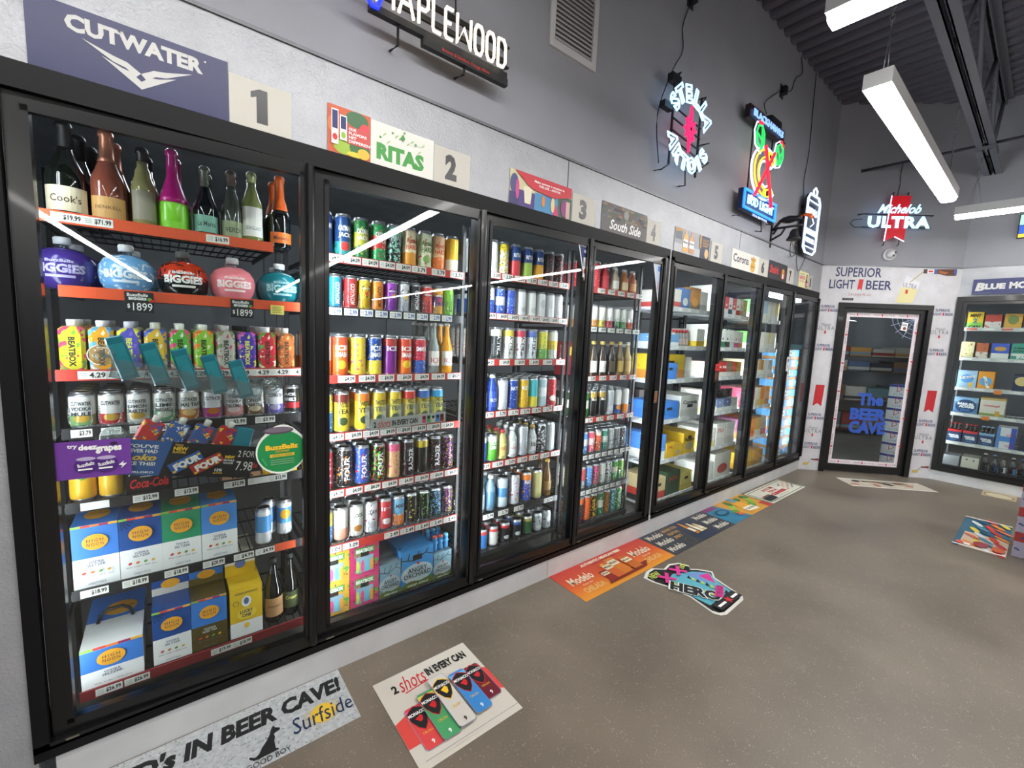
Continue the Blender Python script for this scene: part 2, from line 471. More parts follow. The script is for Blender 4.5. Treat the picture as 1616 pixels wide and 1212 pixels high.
for x in (1.1, 2.3, 3.5, 4.7, 5.9, 7.1, 8.3, 9.5):
    MB().box(x-0.004, 2.896, 0, x+0.004, 2.9, 2.45, M('#4c4d50', 0.6, name='panel_joint')).build('joint', bpy.data.objects['wall_cave_rear'])

# ================================================================== ceiling things
LAMP = M('#fbf9f6', 0.5, emit=FIXTURE_POWER, name='lit_tube_lens'); LAMPBODY = M('#c4c4c4', 0.45, name='white_sheet_steel')
LAMP_Z = 2.80
def chain_links(b, x, y, z0, z1, mat):
    z = z0; k = 0
    while z < z1:
        dx, dy = (0.009, 0) if k % 2 == 0 else (0, 0.009)
        b.tube([(x+dx, y+dy, z+0.006), (x+dx, y+dy, z+0.026), (x, y, z+0.034), (x-dx, y-dy, z+0.026), (x-dx, y-dy, z+0.006), (x, y, z-0.002)], 0.0022, mat, 4, True)
        z += 0.028; k += 1
def fixture(label, x0, y0, x1, y1, group):
    """suspended strip light between two end points at its lens"""
    d = Vector((x1-x0, y1-y0, 0)); L = d.length; d.normalize(); n = Vector((-d.y, d.x, 0))
    t = thing('ceiling_light', label, 'light', mat4=frame((x0, y0, LAMP_Z), d, n, (0, 0, 1)), group=group)
    MB().box(0, -0.060, 0.03, L, 0.060, 0.105, LAMPBODY).build('housing', t)
    half = L/2
    for a, c in ((0.006, half-0.004), (half+0.004, L-0.006)):
        b = MB(); o = 0
        prof = [(-0.052, 0.032), (-0.046, 0.008), (-0.03, 0.0), (0.03, 0.0), (0.046, 0.008), (0.052, 0.032)]
        for xx in (a, c):
            for p in prof: b.v.append((xx, p[0], p[1]))
        for k in range(5): b.face([k, k+1, 6+k+1, 6+k], LAMP)
        b.face([0,1,2,3,4,5][::-1], LAMP); b.face([6,7,8,9,10,11], LAMP)
        b.build('lens', t)
    for a in (0.12, L-0.12):
        b = MB(); b.tube([(a-0.05, 0, 0.105), (a, 0, 0.36)], 0.002, STEEL, 4); b.tube([(a+0.05, 0, 0.105), (a, 0, 0.36)], 0.002, STEEL, 4)
        chain_links(b, a, 0, 0.36, ZC-LAMP_Z-0.005, STEEL)
        b.build('hanging_chain', t)
    return t
def row_of(x, y0, n, where, grp):
    for k in range(n):
        fixture(f'suspended strip light, {ORD[k]} in the row {where}', x, y0-2.46*k, x, y0-2.46*k-2.44, grp)
fixture('long lit strip light running beside the cooler wall towards the slanted corner', 3.23, -1.09, 5.70, -1.09, 'ceiling lights')
fixture('unseen strip light added beside the cooler wall above the first two doors', -0.70, -1.09, 1.77, -1.09, 'ceiling lights')  # out of view, added by symmetry to light the dim left end
row_of(2.535, -1.075, 7, 'starting opposite cooler door four', 'ceiling lights')
row_of(6.40, -1.06, 7, 'starting at the slanted corner', 'ceiling lights')
row_of(-1.42, -1.075, 7, 'left of the first cooler door', 'ceiling lights')

JST = M('#71727a', 0.5, name='joist_primer')
def joist(y, label):
    t = thing('roof_joist', label, 'joist', (0, y, 0))
    for s in (-1, 1):
        for nm, z, sg in (('bottom_chord', 3.50, 1), ('top_chord', 4.235, -1)):
            b = MB(); xe = 6.72 if nm == 'bottom_chord' else XR-0.001
            a0, a1 = (0.012, 0.066) if s > 0 else (-0.066, -0.012)
            w0, w1 = (0.012, 0.020) if s > 0 else (-0.020, -0.012)
            b.box(X_L+0.01, a0, z, xe, a1, z+0.008*sg, JST).box(X_L+0.01, w0, z, xe, w1, z+0.06*sg, JST)
            b.build(nm, t)
    for s in (-1, 1):
        a0, a1 = (0.012, 0.070) if s > 0 else (-0.070, -0.012)
        MB().box(6.60, a0, 3.462, XR-0.001, a1, 3.472, JST).box(6.60, (a0 if s > 0 else a1-0.01), 3.462, XR-0.001, (a0+0.01 if s > 0 else a1), 3.53, JST).build('chord_extension', t)
    MB().box(6.58, -0.075, 3.472, 6.80, 0.075, 3.500, JST).build('splice_plate', t)
    x = -2.9; k = 0
    while x < 7.3:
        z0, z1 = (3.53, 4.20) if k % 2 == 0 else (4.20, 3.53)
        MB().tube([(x, 0, z0), (min(x+0.62, 7.4), 0, z1)], 0.017, JST, 6).build('web_member', t)
        x += 0.62; k += 1
    return t
joist(-1.178, 'open web steel roof joist nearest the cooler wall')
joist(-4.30, 'open web steel roof joist over the sales floor behind the camera')
pr_ = thing('bridging_rod', 'thin dark horizontal rod crossing above the slanted corner', 'rod', (6.63, -0.215, 3.527))
MB().tube([(0, 0, 0), (0, -5.0, 0)], 0.014, M('#3f3f46', 0.5, name='dark_rod'), 8).build('rod', pr_)
MB().lathe([(0.022, -0.003), (0.022, 0.003)], M('#3f3f46', 0.5), 10).build('end_collar', pr_, mat4=Matrix.Rotation(math.pi/2, 4, 'X'))
# ================================================================== cooler frames and doors
DP = 0.78; SWING = math.radians(2.2)
def cooler_frame(x0, x1, n, label):
    t = thing('reach_in_cooler', label, 'cooler', (x0, 0, 0)); w = x1-x0
    y0, y1 = -0.012, 0.085
    MB().box(0, y0, ZT-0.045, w, -0.004, ZT, FLAT).box(0, y0, ZT-0.070, w, y1, ZT-0.045, FLAT).build('head', t)
    MB().box(0, y0, ZB, w, -0.0082, ZB+0.040, FLAT).box(0, y0, ZB+0.03, w, y1, ZB+0.052, BLACK).build('sill', t)
    for a, b_ in ((0, 0.035), (w-0.035, w)):
        MB().box(a, y0, ZB+0.04, b_, y1, ZT-0.045, FLAT).box(a-0.009 if a else b_, 0.0455, ZB+0.053, a if a else b_+0.009, y1, ZT-0.06, FLAT).build('jamb', t)  # second box is an added stop that keeps strip light from leaking through
    for k in range(1, n):
        x = 0.036+DP*k; MB().box(x-0.022, 0.0465, ZB+0.053, x+0.022, y1, ZT-0.06, BLACK).build('mullion', t)
    for k in range(n):
        x = 0.07+DP*k
        MB().box(x, -0.0135, ZB+0.041, x+0.03, -0.0115, ZB+0.047, M('#8a8577', 0.4, 0.7, name='hinge_pin_metal')).build('hinge_pin', t)
    return t
COOL1 = cooler_frame(F1[0], F1[1], 4, 'black framed reach-in cooler with glass doors one to four')
COOL2 = cooler_frame(F2[0], F2[1], 4, 'black framed reach-in cooler with glass doors five to eight')

DW = 0.772
def door_meshes():
    h0, h1 = ZB+0.053, ZT-0.072
    b = MB(); d0, d1 = 0.0, 0.030
    b.box(0, d0, h0, 0.050, d1, h1, BLACKGLOSS).box(DW-0.048, d0, h0, DW, d1, h1, BLACKGLOSS)
    b.box(0.050, d0, h1-0.042, DW-0.048, d1, h1, BLACKGLOSS).box(0.050, d0, h0, DW-0.048, d1, h0+0.042, BLACKGLOSS)
    for (x0, x1, z0, z1) in ((0.034, 0.050, h0+0.03, h1-0.03), (DW-0.048, DW-0.034, h0+0.03, h1-0.03)):
        b.box(x0, -0.006, z0, x1, 0.0, z1, BLACKGLOSS)
    b.box(0.034, -0.006, h1-0.046, DW-0.034, 0.0, h1-0.030, BLACKGLOSS).box(0.034, -0.006, h0+0.030, DW-0.034, 0.0, h0+0.046, BLACKGLOSS)
    fr = b.mesh('door_frame')
    gl = MB().box(0.046, 0.012, h0+0.038, DW-0.044, 0.018, h1-0.038, GLASS).mesh('glass_pane')
    hb = MB()
    prof = [(DW-0.030, 0.0), (DW-0.032, -0.012), (DW-0.024, -0.020), (DW-0.010, -0.020), (DW-0.004, -0.014), (DW, 0.0)]
    n = len(prof)
    for z in (h0+0.002, h1-0.002): hb.v += [(p[0], p[1], z) for p in prof]
    for k in range(n): hb.face([k, (k+1) % n, n+(k+1) % n, n+k], BLACKGLOSS)
    hb.face(list(range(n))[::-1], BLACKGLOSS); hb.face(list(range(n, 2*n)), BLACKGLOSS)
    ha = hb.mesh('handle')
    gk = MB().box(0.008, 0.030, h0+0.008, 0.022, 0.034, h1-0.008, BLACK).box(DW-0.022, 0.030, h0+0.008, DW-0.008, 0.034, h1-0.008, BLACK).mesh('gasket')
    return fr, gl, ha, gk
DM = door_meshes()
DOORX = {}; DOORS = {}
for i in range(8):
    x = (F1[0] if i < 4 else F2[0]) + 0.040 + DP*(i % 4)
    DOORX[i+1] = x
    o = put('cooler_door', DM[0], COOL1 if i < 4 else COOL2, mat4=Matrix.Translation((x - (F1[0] if i < 4 else F2[0]), 0.010, 0)) @ Matrix.Rotation(-SWING, 4, 'Z'), label=f'glass door below the number {i+1}')
    for nm, me in zip(('glass_pane', 'handle', 'gasket'), DM[1:]): put(nm, me, o)
    DOORS[i+1] = o
LED = M('#f1f7ff', 0.5, emit=LED_POWER, name='lit_led_strip')
LED1 = M('#f1f7ff', 0.5, emit=LED_POWER*0.45, name='lit_led_strip_end')
LED3 = M('#f3f7fc', 0.5, emit=34.0, name='lit_led_strip_right')
LED2 = M('#f3f7fc', 0.5, emit=LED_POWER_FAR, name='lit_led_strip_far')
CHAN = M('#3a3b3e', 0.4, 0.5, name='led_channel')
def led(x, cooler, a=0.006, b_=0.021, side=True):
    x -= cooler.location.x; LM = (LED if x > 0.1 else LED1) if cooler is COOL1 else LED2
    ch = MB().box(x+a-0.003, 0.0855, 0.24, x+b_+0.003, 0.088, 2.02, CHAN).build('light_channel', cooler)
    if cooler is COOL1 or not side: MB().box(x+a, 0.088, 0.25, x+b_, 0.092, 2.01, LM).build('light_strip', ch)
    if side: MB().box(x+0.0225, 0.050, 0.25, x+0.0265, 0.084, 2.01, LM).build('side_light_strip', ch)
led(0.022, COOL1, 0.0, 0.012); led(3.186, COOL1, 0.010, 0.022, False); led(F2[0]+0.022, COOL2, 0.0, 0.012); led(F2[1]-0.026, COOL2, 0.012, 0.022, False)
for k in range(1, 4): led(0.036+DP*k, COOL1); led(F2[0]+0.036+DP*k, COOL2)

# right hand cooler: one door wide of it is seen
t = RCOOL = thing('reach_in_cooler', 'black framed glass door cooler on the right wall', 'cooler', mat4=on_right(YR+0.004, 0, 0))
Wd = 2.2
MB().box(0, ZT-0.055, -0.06, Wd, ZT, 0.03, BLACKGLOSS).build('head', t)
MB().box(0, ZB, -0.06, Wd, ZB+0.055, 0.03, BLACKGLOSS).build('sill', t)
MB().box(0, ZB+0.055, -0.06, 0.05, ZT-0.055, 0.03, BLACKGLOSS).build('jamb', t)
MB().box(Wd-0.05, ZB+0.055, -0.06, Wd, ZT-0.055, 0.03, BLACKGLOSS).build('jamb', t)
for k in range(2):
    x0 = 0.052+1.05*k
    w = 1.045
    b = MB()
    b.box(0, ZB+0.058, -0.03, 0.035, ZT-0.058, 0.016, BLACKGLOSS).box(w-0.035, ZB+0.058, -0.03, w, ZT-0.058, 0.016, BLACKGLOSS)
    b.box(0.035, ZB+0.058, -0.03, w-0.035, ZB+0.088, 0.016, BLACKGLOSS).box(0.035, ZT-0.088, -0.03, w-0.035, ZT-0.058, 0.016, BLACKGLOSS)
    d = b.build('cooler_door', RCOOL, loc=(x0, 0, 0), label=['glass door next to the slanted corner', 'glass door farther along'][k])
    MB().box(0.03, ZB+0.084, -0.004, w-0.03, ZT-0.084, 0.002, GLASS).build('glass_pane', d)
for x in (0.02, 1.09):
    ch = MB().box(x-0.01, 0.24, -0.075, x+0.016, 2.02, -0.0605, CHAN).build('light_channel', RCOOL)
    MB().box(x-0.006, 0.25, -0.083, x+0.012, 2.01, -0.075, LED3).build('light_strip', ch)

# walk-in door in the slanted wall
SD = lambda s, z, depth: on_slant(s, z, -depth)
t = structure(put('door_1', None, mat4=on_slant(0, 0, 0), label='glass walk-in door with white bordered pane in the slanted wall'))
fr = MB()
fr.box(DS0, 0, -0.05, DS0+0.055, DZ, 0.025, BLACKGLOSS).box(DS1-0.055, 0, -0.05, DS1, DZ, 0.025, BLACKGLOSS).box(DS0+0.055, DZ-0.055, -0.05, DS1-0.055, DZ, 0.025, BLACKGLOSS)
fr.build('door_frame', t)
lf = MB(); a0, a1 = DS0+0.058, DS1-0.058
lf.box(a0, 0.02, -0.045, a0+0.05, DZ-0.058, 0.0, BLACK).box(a1-0.05, 0.02, -0.045, a1, DZ-0.058, 0.0, BLACK)
lf.box(a0+0.05, DZ-0.105, -0.045, a1-0.05, DZ-0.058, 0.0, BLACK).box(a0+0.05, 0.02, -0.045, a1-0.05, 0.10, 0.0, BLACK)
leaf = lf.build('door_leaf', t)
MB().box(a0+0.045, 0.095, -0.034, a1-0.045, DZ-0.10, -0.028, GLASS).build('glass_pane', t)
# printed border on the pane
BORD = M('#e6d9dd', 0.5, name='pink_white_vinyl')
s0, s1, z0, z1 = 0.340, 1.150, 0.100, 1.940; wdt = 0.052
c = Card(); c.z = -0.0275
c.rect(s0, z0, s1, z0+wdt, BORD); c.rect(s0, z1-wdt, s1, z1, BORD); c.rect(s0, z0+wdt, s0+wdt, z1-wdt, BORD); c.rect(s1-wdt, z0+wdt, s1, z1-wdt, BORD)
GREY = M('#6d6f7a', 0.5, name='grey_ink'); NVY = M('#2a3160', 0.5, name='navy_ink')
def ultra_run(c, x, y, w, h, rot=0.0):
    """small script word, red ribbon, capitals; laid along local x or turned"""
    cs, sn = math.cos(rot), math.sin(rot)
    def at(u): return (x+u*cs, y+u*sn)
    p = at(w*0.17); c.text('Michelob', p[0]-w*.15, p[1]-h*.3, p[0]+w*.15, p[1]+h*.3, GREY, 0.0, 0.35, rot)
    p = at(w*0.42); c.text('I', p[0]-w*.03, p[1]-h*.5, p[0]+w*.03, p[1]+h*.5, RED, 0.06, 0, rot)
    p = at(w*0.74); c.text('ULTRA', p[0]-w*.24, p[1]-h*.32, p[0]+w*.24, p[1]+h*.32, GREY, 0.0, 0, rot, space=1.3)
for k in range(3):
    ultra_run(c, s0+0.03+0.27*k, z1-wdt/2, 0.24, 0.026); ultra_run(c, s0+0.03+0.27*k, z0+wdt/2, 0.24, 0.026)
for k in range(5):
    ultra_run(c, s0+wdt/2, z0+0.10+0.34*k, 0.27, 0.026, math.pi/2); ultra_run(c, s1-wdt/2, z1-0.10-0.34*k, 0.27, 0.026, -math.pi/2)
c.build('printed_border', t)
BLUE = M('#2a4fa8', 0.5, name='blue_vinyl')
c = Card(); c.z = -0.0272
c.text('The', 0.60, 0.835, 0.89, 0.985, BLUE, 0.05, 0.0); c.text('BEER', 0.535, 0.655, 0.945, 0.80, BLUE, 0.06); c.text('CAVE', 0.535, 0.49, 0.945, 0.645, BLUE, 0.06)
c.build('blue_lettering', t)
WEB = M('#9fb0cf', 0.5, name='web_vinyl')
c = Card(); c.z = -0.0273
ctr = (1.098, 1.888)
spokes = [(0.82, 1.888), (0.85, 1.80), (0.91, 1.72), (0.99, 1.66), (1.098, 1.622)]
def stroke(c, a, b_, w, mat):
    d = Vector((b_[0]-a[0], b_[1]-a[1])); n = Vector((-d.y, d.x)).normalized()*w/2
    c.poly([(a[0]-n.x, a[1]-n.y), (b_[0]-n.x, b_[1]-n.y), (b_[0]+n.x, b_[1]+n.y), (a[0]+n.x, a[1]+n.y)], mat)
for p in spokes: stroke(c, ctr, p, 0.005, WEB)
for f in (0.3, 0.5, 0.7, 0.9):
    q = [(ctr[0]+(p[0]-ctr[0])*f, ctr[1]+(p[1]-ctr[1])*f) for p in spokes]
    for a, b_ in zip(q, q[1:]): stroke(c, a, b_, 0.004, WEB)
c.poly([(0.955, 1.75), (1.02, 1.74), (1.03, 1.835), (0.965, 1.845)], WHITE); c.text('lite', 0.968, 1.80, 1.018, 1.83, NAVY, 0.02); c.disc(0.995, 1.772, 0.018, 0.018, M('#8c4a2c', 0.5))
c.build('web_decal', t)
# ================================================================== shelves
TAGMESH = {}
def tag_mesh(text, w=0.070, h=0.026, paper=PAPER, ink=INK):
    key = (text, w, h, paper, ink)
    if key in TAGMESH: return TAGMESH[key]
    c = Card(); c.z = 0.0
    c.rect(-w/2, -h/2, w/2, h/2, paper)
    if text: c.text(text, -w*0.12, -h*0.34, w*0.44, h*0.34, ink, 0.03)
    for k in range(3): c.rect(-w*0.44, h*(0.20-0.22*k), -w*0.2, h*(0.26-0.22*k), M('#8d8d8d', 0.6, name='faint_ink'))
    c.stand()
    TAGMESH[key] = c.b.mesh('price_tag'); return TAGMESH[key]
WIRE = M('#1b1b1d', 0.4, name='black_wire'); WWIRE = M('#c9cdd0', 0.4, name='white_wire')
def stop_mesh(w, h):
    """clear U shaped front guard for one line of cans"""
    b = MB(); t = 0.006
    pts = []
    for k in range(9):
        a = math.pi + math.pi*k/8; pts.append(((w/2-t)*math.cos(a), (w/2-t)*math.sin(a)*1.1 + w*0.55))
    pts = [(-w/2+t, h)] + pts + [(w/2-t, h)]
    b.tube([(p[0], -0.002, p[1]) for p in pts], 0.0034, PLASTIC, 5)
    return b.mesh('front_stop')
STOP = {}
def shelf(door, i, x0, x1, z, rail=M('#1c1c1e', 0.4), tags=(), style='black', stops=None, wires=True, depth=0.52, y=0.14, base=None, flaps=()):
    lab = f'{style} wire shelf with price rail, {ORD[i-1]} from the top behind door {NUM[door]}' if door else None
    t = thing('cooler_shelf', lab, 'shelf', (x0, y, z), group=f'shelves of cooler {1 if door < 5 else 2}'); w = x1-x0
    wm = WIRE if style == 'black' else WWIRE
    b = MB()
    if wires:
        n = 22
        for k in range(n+1):
            xx = w*k/n; b.box(xx-0.0018, 0.006, 0.002, xx+0.0018, depth, 0.006, wm)
        for yy in (0.012, depth*0.35, depth*0.68, depth-0.008): b.box(0, yy-0.003, -0.004, w, yy+0.003, 0.002, wm)
    b.box(0, 0.004, -0.020, w, 0.010, 0.006, wm)
    for xx in (0, w): b.box(xx-0.003, 0.004, -0.016, xx+0.003, depth, 0.004, wm)
    b.build('wire_deck', t)
    if rail: MB().box(0, -0.004, -0.018, w, 0.003, 0.018, rail).build('price_rail', t)
    for tg in tags:
        xx, txt = tg[0], tg[1]; kw = tg[2] if len(tg) > 2 else {}
        put('price_tag', tag_mesh(txt, **kw), t, loc=(xx-x0, -0.0046, 0))
    if stops:
        sw, sh, xs = stops
        if (sw, sh) not in STOP: STOP[(sw, sh)] = stop_mesh(sw, sh)
        for xx in xs: put('front_stop', STOP[(sw, sh)], t, loc=(xx-x0, 0.018, 0.008))
        MB().box(0.02, 0.012, 0.006, w-0.02, 0.016, 0.024, PLASTIC).build('tray_lip', t)
    return t
ZTOP = 0.0075     # standing height above the rail's centre
def uprights(x0, x1, door, style='black', y=0.16):
    for x, side in ((x0, 'left'), (x1, 'right')):
        t = thing('shelf_upright', f'{style} slotted steel upright at the {side} end of the shelves behind door {NUM[door]}', 'upright', (x, y, 0))
        m = WIRE
        MB().box(-0.008, 0, 0.0015, 0.008, 0.016, 2.04, m).build('post', t)
        MB().box(-0.010, 0.50, 0.0015, 0.010, 0.516, 2.04, m).build('rear_post', t)
        for k in range(3): MB().box(-0.005, 0.016, 0.3+0.7*k, 0.005, 0.50, 0.315+0.7*k, m).build('cross_bar', t)

# ================================================================== cans
KINDS = {'tall': ('tall_can', 0.0345, 0.190, 'tall can'), 'slim': ('slim_can', 0.0280, 0.155, 'slim can'),
         'short': ('short_can', 0.0330, 0.122, 'short can'), 'pint': ('pint_can', 0.0335, 0.160, 'pint can')}
def can_profile(r, h):
    return [(r*0.80, 0.0), (r*0.97, 0.008), (r, 0.014), (r, h-0.020), (r*0.97, h-0.014), (r*0.83, h-0.003), (r*0.84, h)]
DUMMY = pack('#888888')
CANM = {}
def can_mesh(kind, full):
    if (kind, full) in CANM: return CANM[(kind, full)]
    _, r, h, _ = KINDS[kind]
    p = can_profile(r, h); n = 18 if full == 0 else 12
    b = MB(); b.mi(DUMMY); b.mi(ALU)
    if full == 0: b.lathe(p[:-1], DUMMY, n, mats=[ALU, DUMMY, DUMMY, DUMMY, ALU])
    else: b.lathe(p + [(r*0.78, h), (r*0.74, h-0.004)], DUMMY, n, mats=[ALU, DUMMY, DUMMY, DUMMY, ALU, ALU, ALU, ALU])
    CANM[(kind, full)] = b.mesh(KINDS[kind][0]); return CANM[(kind, full)]
LIDM = {}
def lid_mesh(kind):
    if kind in LIDM: return LIDM[kind]
    _, r, h, _ = KINDS[kind]; b = MB()
    b.lathe([(r*0.83, h-0.003), (r*0.85, h), (r*0.80, h), (r*0.76, h-0.004)], ALU, 18)
    b.box(-r*0.16, -r*0.5, h-0.004, r*0.16, r*0.12, h-0.002, ALU)
    LIDM[kind] = b.mesh('lid'); return LIDM[kind]
def layout(code, r, h):
    z = (9, 9); em = (9, .01, .01); art = 0.0
    if 'B' in code: z = (0, h*0.38)
    if 'H' in code: z = (0, h*0.52)
    if 'T' in code: z = (h*0.74, h)
    if 'M' in code: z = (h*0.36, h*0.66)
    if 'E' in code: em = (h*0.56, r*0.62, h*0.17)
    if 'e' in code: em = (h*0.28, r*0.6, h*0.10)
    if 'A' in code: art = 0.72
    if 'a' in code: art = 0.60
    return z, em, art
SHIELD = [(-1, .55), (-.55, .8), (0, 1), (.55, .8), (1, .55), (.85, -.1), (.5, -.65), (0, -1), (-.5, -.65), (-.85, -.1)]
WORDM = {}
def word_mesh(kind, word, colr, mode):
    key = (kind, word, colr, mode)
    if key in WORDM: return WORDM[key]
    _, r, h, _ = KINDS[kind]; c = Card(0.0003); m = M(colr, 0.5)
    if mode == 'v': c.text(word, -h*0.30, -r*0.36, h*0.30, r*0.36, m, 0.03); c.b.v = [(-y, x+h*0.47, z) for x, y, z in c.b.v]
    elif mode == 's':      # black shield with a word and a small coloured mark
        c.z = 0.0004
        c.poly([(p[0]*r*0.85, h*0.60+p[1]*h*0.20) for p in SHIELD], M('#17171a', 0.5)); c.z = 0.0009
        c.text(word, -r*0.72, h*0.645, r*0.72, h*0.70, WHITE, 0.03); c.poly([(-r*.3, h*.6), (-r*.05, h*.56), (r*.25, h*.63), (r*.3, h*.52), (r*.05, h*.45), (-r*.25, h*.5)], m)
    else:
        rows = word.split('/'); n = len(rows)
        z1 = h*(0.76 if mode == 'h' else 0.56); dz = min(h*0.16, h*0.42/n)
        for k, wd in enumerate(rows): c.text(wd, -r*0.80, z1-dz*(k+1)+dz*0.12, r*0.80, z1-dz*k-dz*0.12, m, 0.03)
    c.wrap(r + 0.0003)
    WORDM[key] = c.b.mesh('printed_word'); return WORDM[key]

def cans(door, i, z, kind, items, depth=1, y0=0.170, zj=None, gap=0.004):
    name, r, h, noun = KINDS[kind]
    grp = f'{noun}s on shelf {i} of door {NUM[door]}'
    for k, it in enumerate(items):
        x, desc, base, band, accent, code = it[:6]
        word = it[6] if len(it) > 6 else None
        zz, em, art = layout(code, r, h)
        mat = pack(base, band, accent, zz, em, art, 0.30, 0.35 if 'm' in code else 0.08, 70.0)
        for d in range(depth):
            full = 0 if d == 0 else 1
            o = put(name, can_mesh(kind, full), loc=(x, y0+r+d*(2*r+gap), z))
            o.rotation_euler.z = random.uniform(-0.25, 0.25) if word is None or d else random.uniform(-0.08, 0.12)
            s = o.material_slots[0]; s.link = 'OBJECT'; s.material = mat
            pos = f'{ORD[k]} column, {ORD[i-1]} shelf, door {NUM[door]}'
            tag(o, f'{desc} {noun}, {pos}, ' + ('at the front' if d == 0 else f'{ORD[d]} in line'), 'can', grp)
            if d == 0:
                put('lid', lid_mesh(kind), o)
                if word: put('printed_word', word_mesh(kind, word, it[7], it[8]), o)

# ================================================================== bottles
def glassy(colr, rough=0.06): return M(colr, rough, 0.0, coat=0.6, name='bottle_' + colr.lstrip('#'))
BOTM = {}
def bottle(name, label, x, y, z, R, H, body, rn, glass, cap, foil=None, lab=None, group=None, word=None, rot=0.0):
    """lathe bottle; foil = height where the foil or cap begins; lab = (z0, z1, colour[, half-angle])"""
    foil = foil or H-0.03
    key = (R, H, body, rn, glass, cap, foil, lab, word)
    if key not in BOTM:
        sh = (H-body)*0.5
        prof = [(R*0.86, 0), (R, 0.008), (R, body), (R*0.93, body+sh*0.22), (R*0.72, body+sh*0.5), (rn*1.5, body+sh*0.8), (rn*1.12, body+sh), (rn, H-0.022), (rn*1.22, H-0.020), (rn*1.22, H-0.012), (rn*1.05, H-0.004), (rn*0.8, H)]
        def at(zv):
            for a, b_ in zip(prof, prof[1:]):
                if a[1] <= zv <= b_[1]: return a[0]+(b_[0]-a[0])*(zv-a[1])/max(b_[1]-a[1], 1e-6)
            return rn
        lo = [p for p in prof if p[1] < foil] + [(at(foil), foil)]
        hi = [(at(foil)*1.03, foil)] + [(p[0]*1.03, p[1]) for p in prof if p[1] > foil]
        bm = MB().lathe(lo, glass, 16).mesh(name); cm = MB().lathe(hi, cap, 14).mesh('cap')
        lm = None
        if lab:
            c = Card(0.0003); ha = lab[3] if len(lab) > 3 else 1.25
            c.rect(-ha*R, lab[0], ha*R, lab[1], M(lab[2], 0.5), 10)
            if word: c.z = 0.0008; c.text(word[0], -R*0.75, lab[0]+(lab[1]-lab[0])*word[2], R*0.75, lab[0]+(lab[1]-lab[0])*word[3], M(word[1], 0.5), 0.01)
            lm = c.wrap(R+0.0004).b.mesh('label')
        BOTM[key] = (bm, cm, lm)
    bm, cm, lm = BOTM[key]
    o = tag(put(name, bm, loc=(x, y, z)), label, 'bottle', group); o.rotation_euler.z = rot
    put('cap', cm, o)
    if lm: put('label', lm, o)
    return o

# ================================================================== boxes
BOXM = {}
def carton(name, label, x, y, z, w, d, h, mat, cat='box', group=None, prints=None, handle=None, rot=0.0, chamfer=0.0):
    """case with its front lower edge centre at x, y, z"""
    key = (w, d, h, chamfer)
    if key not in BOXM:
        b = MB(); b.mi(DUMMY)
        if chamfer: b.cbox(-w/2, 0, 0, w/2, d, h, chamfer, DUMMY)
        else: b.box(-w/2, 0, 0, w/2, d, h, DUMMY)
        BOXM[key] = b.mesh('carton')
    o = tag(put(name, BOXM[key], loc=(x, y, z)), label, cat, group); o.rotation_euler.z = rot
    s = o.material_slots[0]; s.link = 'OBJECT'; s.material = mat
    if prints:
        c = Card(0.0004); prints(c, w, h); c.stand().build('print', o)
    if handle:
        MB().box(-w*0.14, -0.0012, h*handle, w*0.14, 0.0, h*handle+min(0.03, h*0.14), M('#1d1a17', 0.7, name='hand_hole')).build('hand_hole', o)
    return o
# ================================================================== behind door one
D1X = (0.075, 0.800)
ORANGE = M('#d4532d', 0.45, name='orange_rail'); CHAR = M('#1d1d1f', 0.4, name='black_rail'); MAROON = M('#7d2327', 0.5, name='maroon_rail')
shelf(1, 1, 0.072, 0.70, 1.786, ORANGE, [(0.135, '$19.99'), (0.205, '$71.99'), (0.52, '$16.99')])
shelf(1, 2, 0.105, 0.795, 1.563, ORANGE)
shelf(1, 3, 0.085, 0.795, 1.298, M('#b5382c', 0.5), [(0.17+0.068*k, '4.29') for k in range(10)])
shelf(1, 4, 0.09, 0.795, 1.108, CHAR, [(0.135+0.071*k, '$3.79', dict(w=0.05)) for k in range(4)] + [(0.56, '$3.99'), (0.66, '$3.99')], stops=(0.066, 0.075, [0.133+0.0713*k for k in range(9)]))
shelf(1, 5, 0.085, 0.795, 0.860, CHAR, [(0.155, ''), (0.285, '$12.99'), (0.40, '$12.99'), (0.55, '$12.99'), (0.63, ''), (0.70, '$12.99')])
shelf(1, 6, 0.085, 0.795, 0.556, CHAR, [(0.14, '$18.99'), (0.245, '$18.99'), (0.36, '$18.99'), (0.475, '$20.99'), (0.575, '$4.99'), (0.65, '$4.99')])
shelf(1, 7, 0.085, 0.795, 0.185, MAROON, [(0.16, '$26.99'), (0.235, '$26.99'), (0.49, '$19.99'), (0.56, '$18.99')])
MB().box(0.60, -0.005, -0.017, 0.68, -0.0041, 0.017, ORANGE).build('orange_strip', bpy.data.objects['cooler_shelf.005'])
uprights(0.024, 0.812, 1)

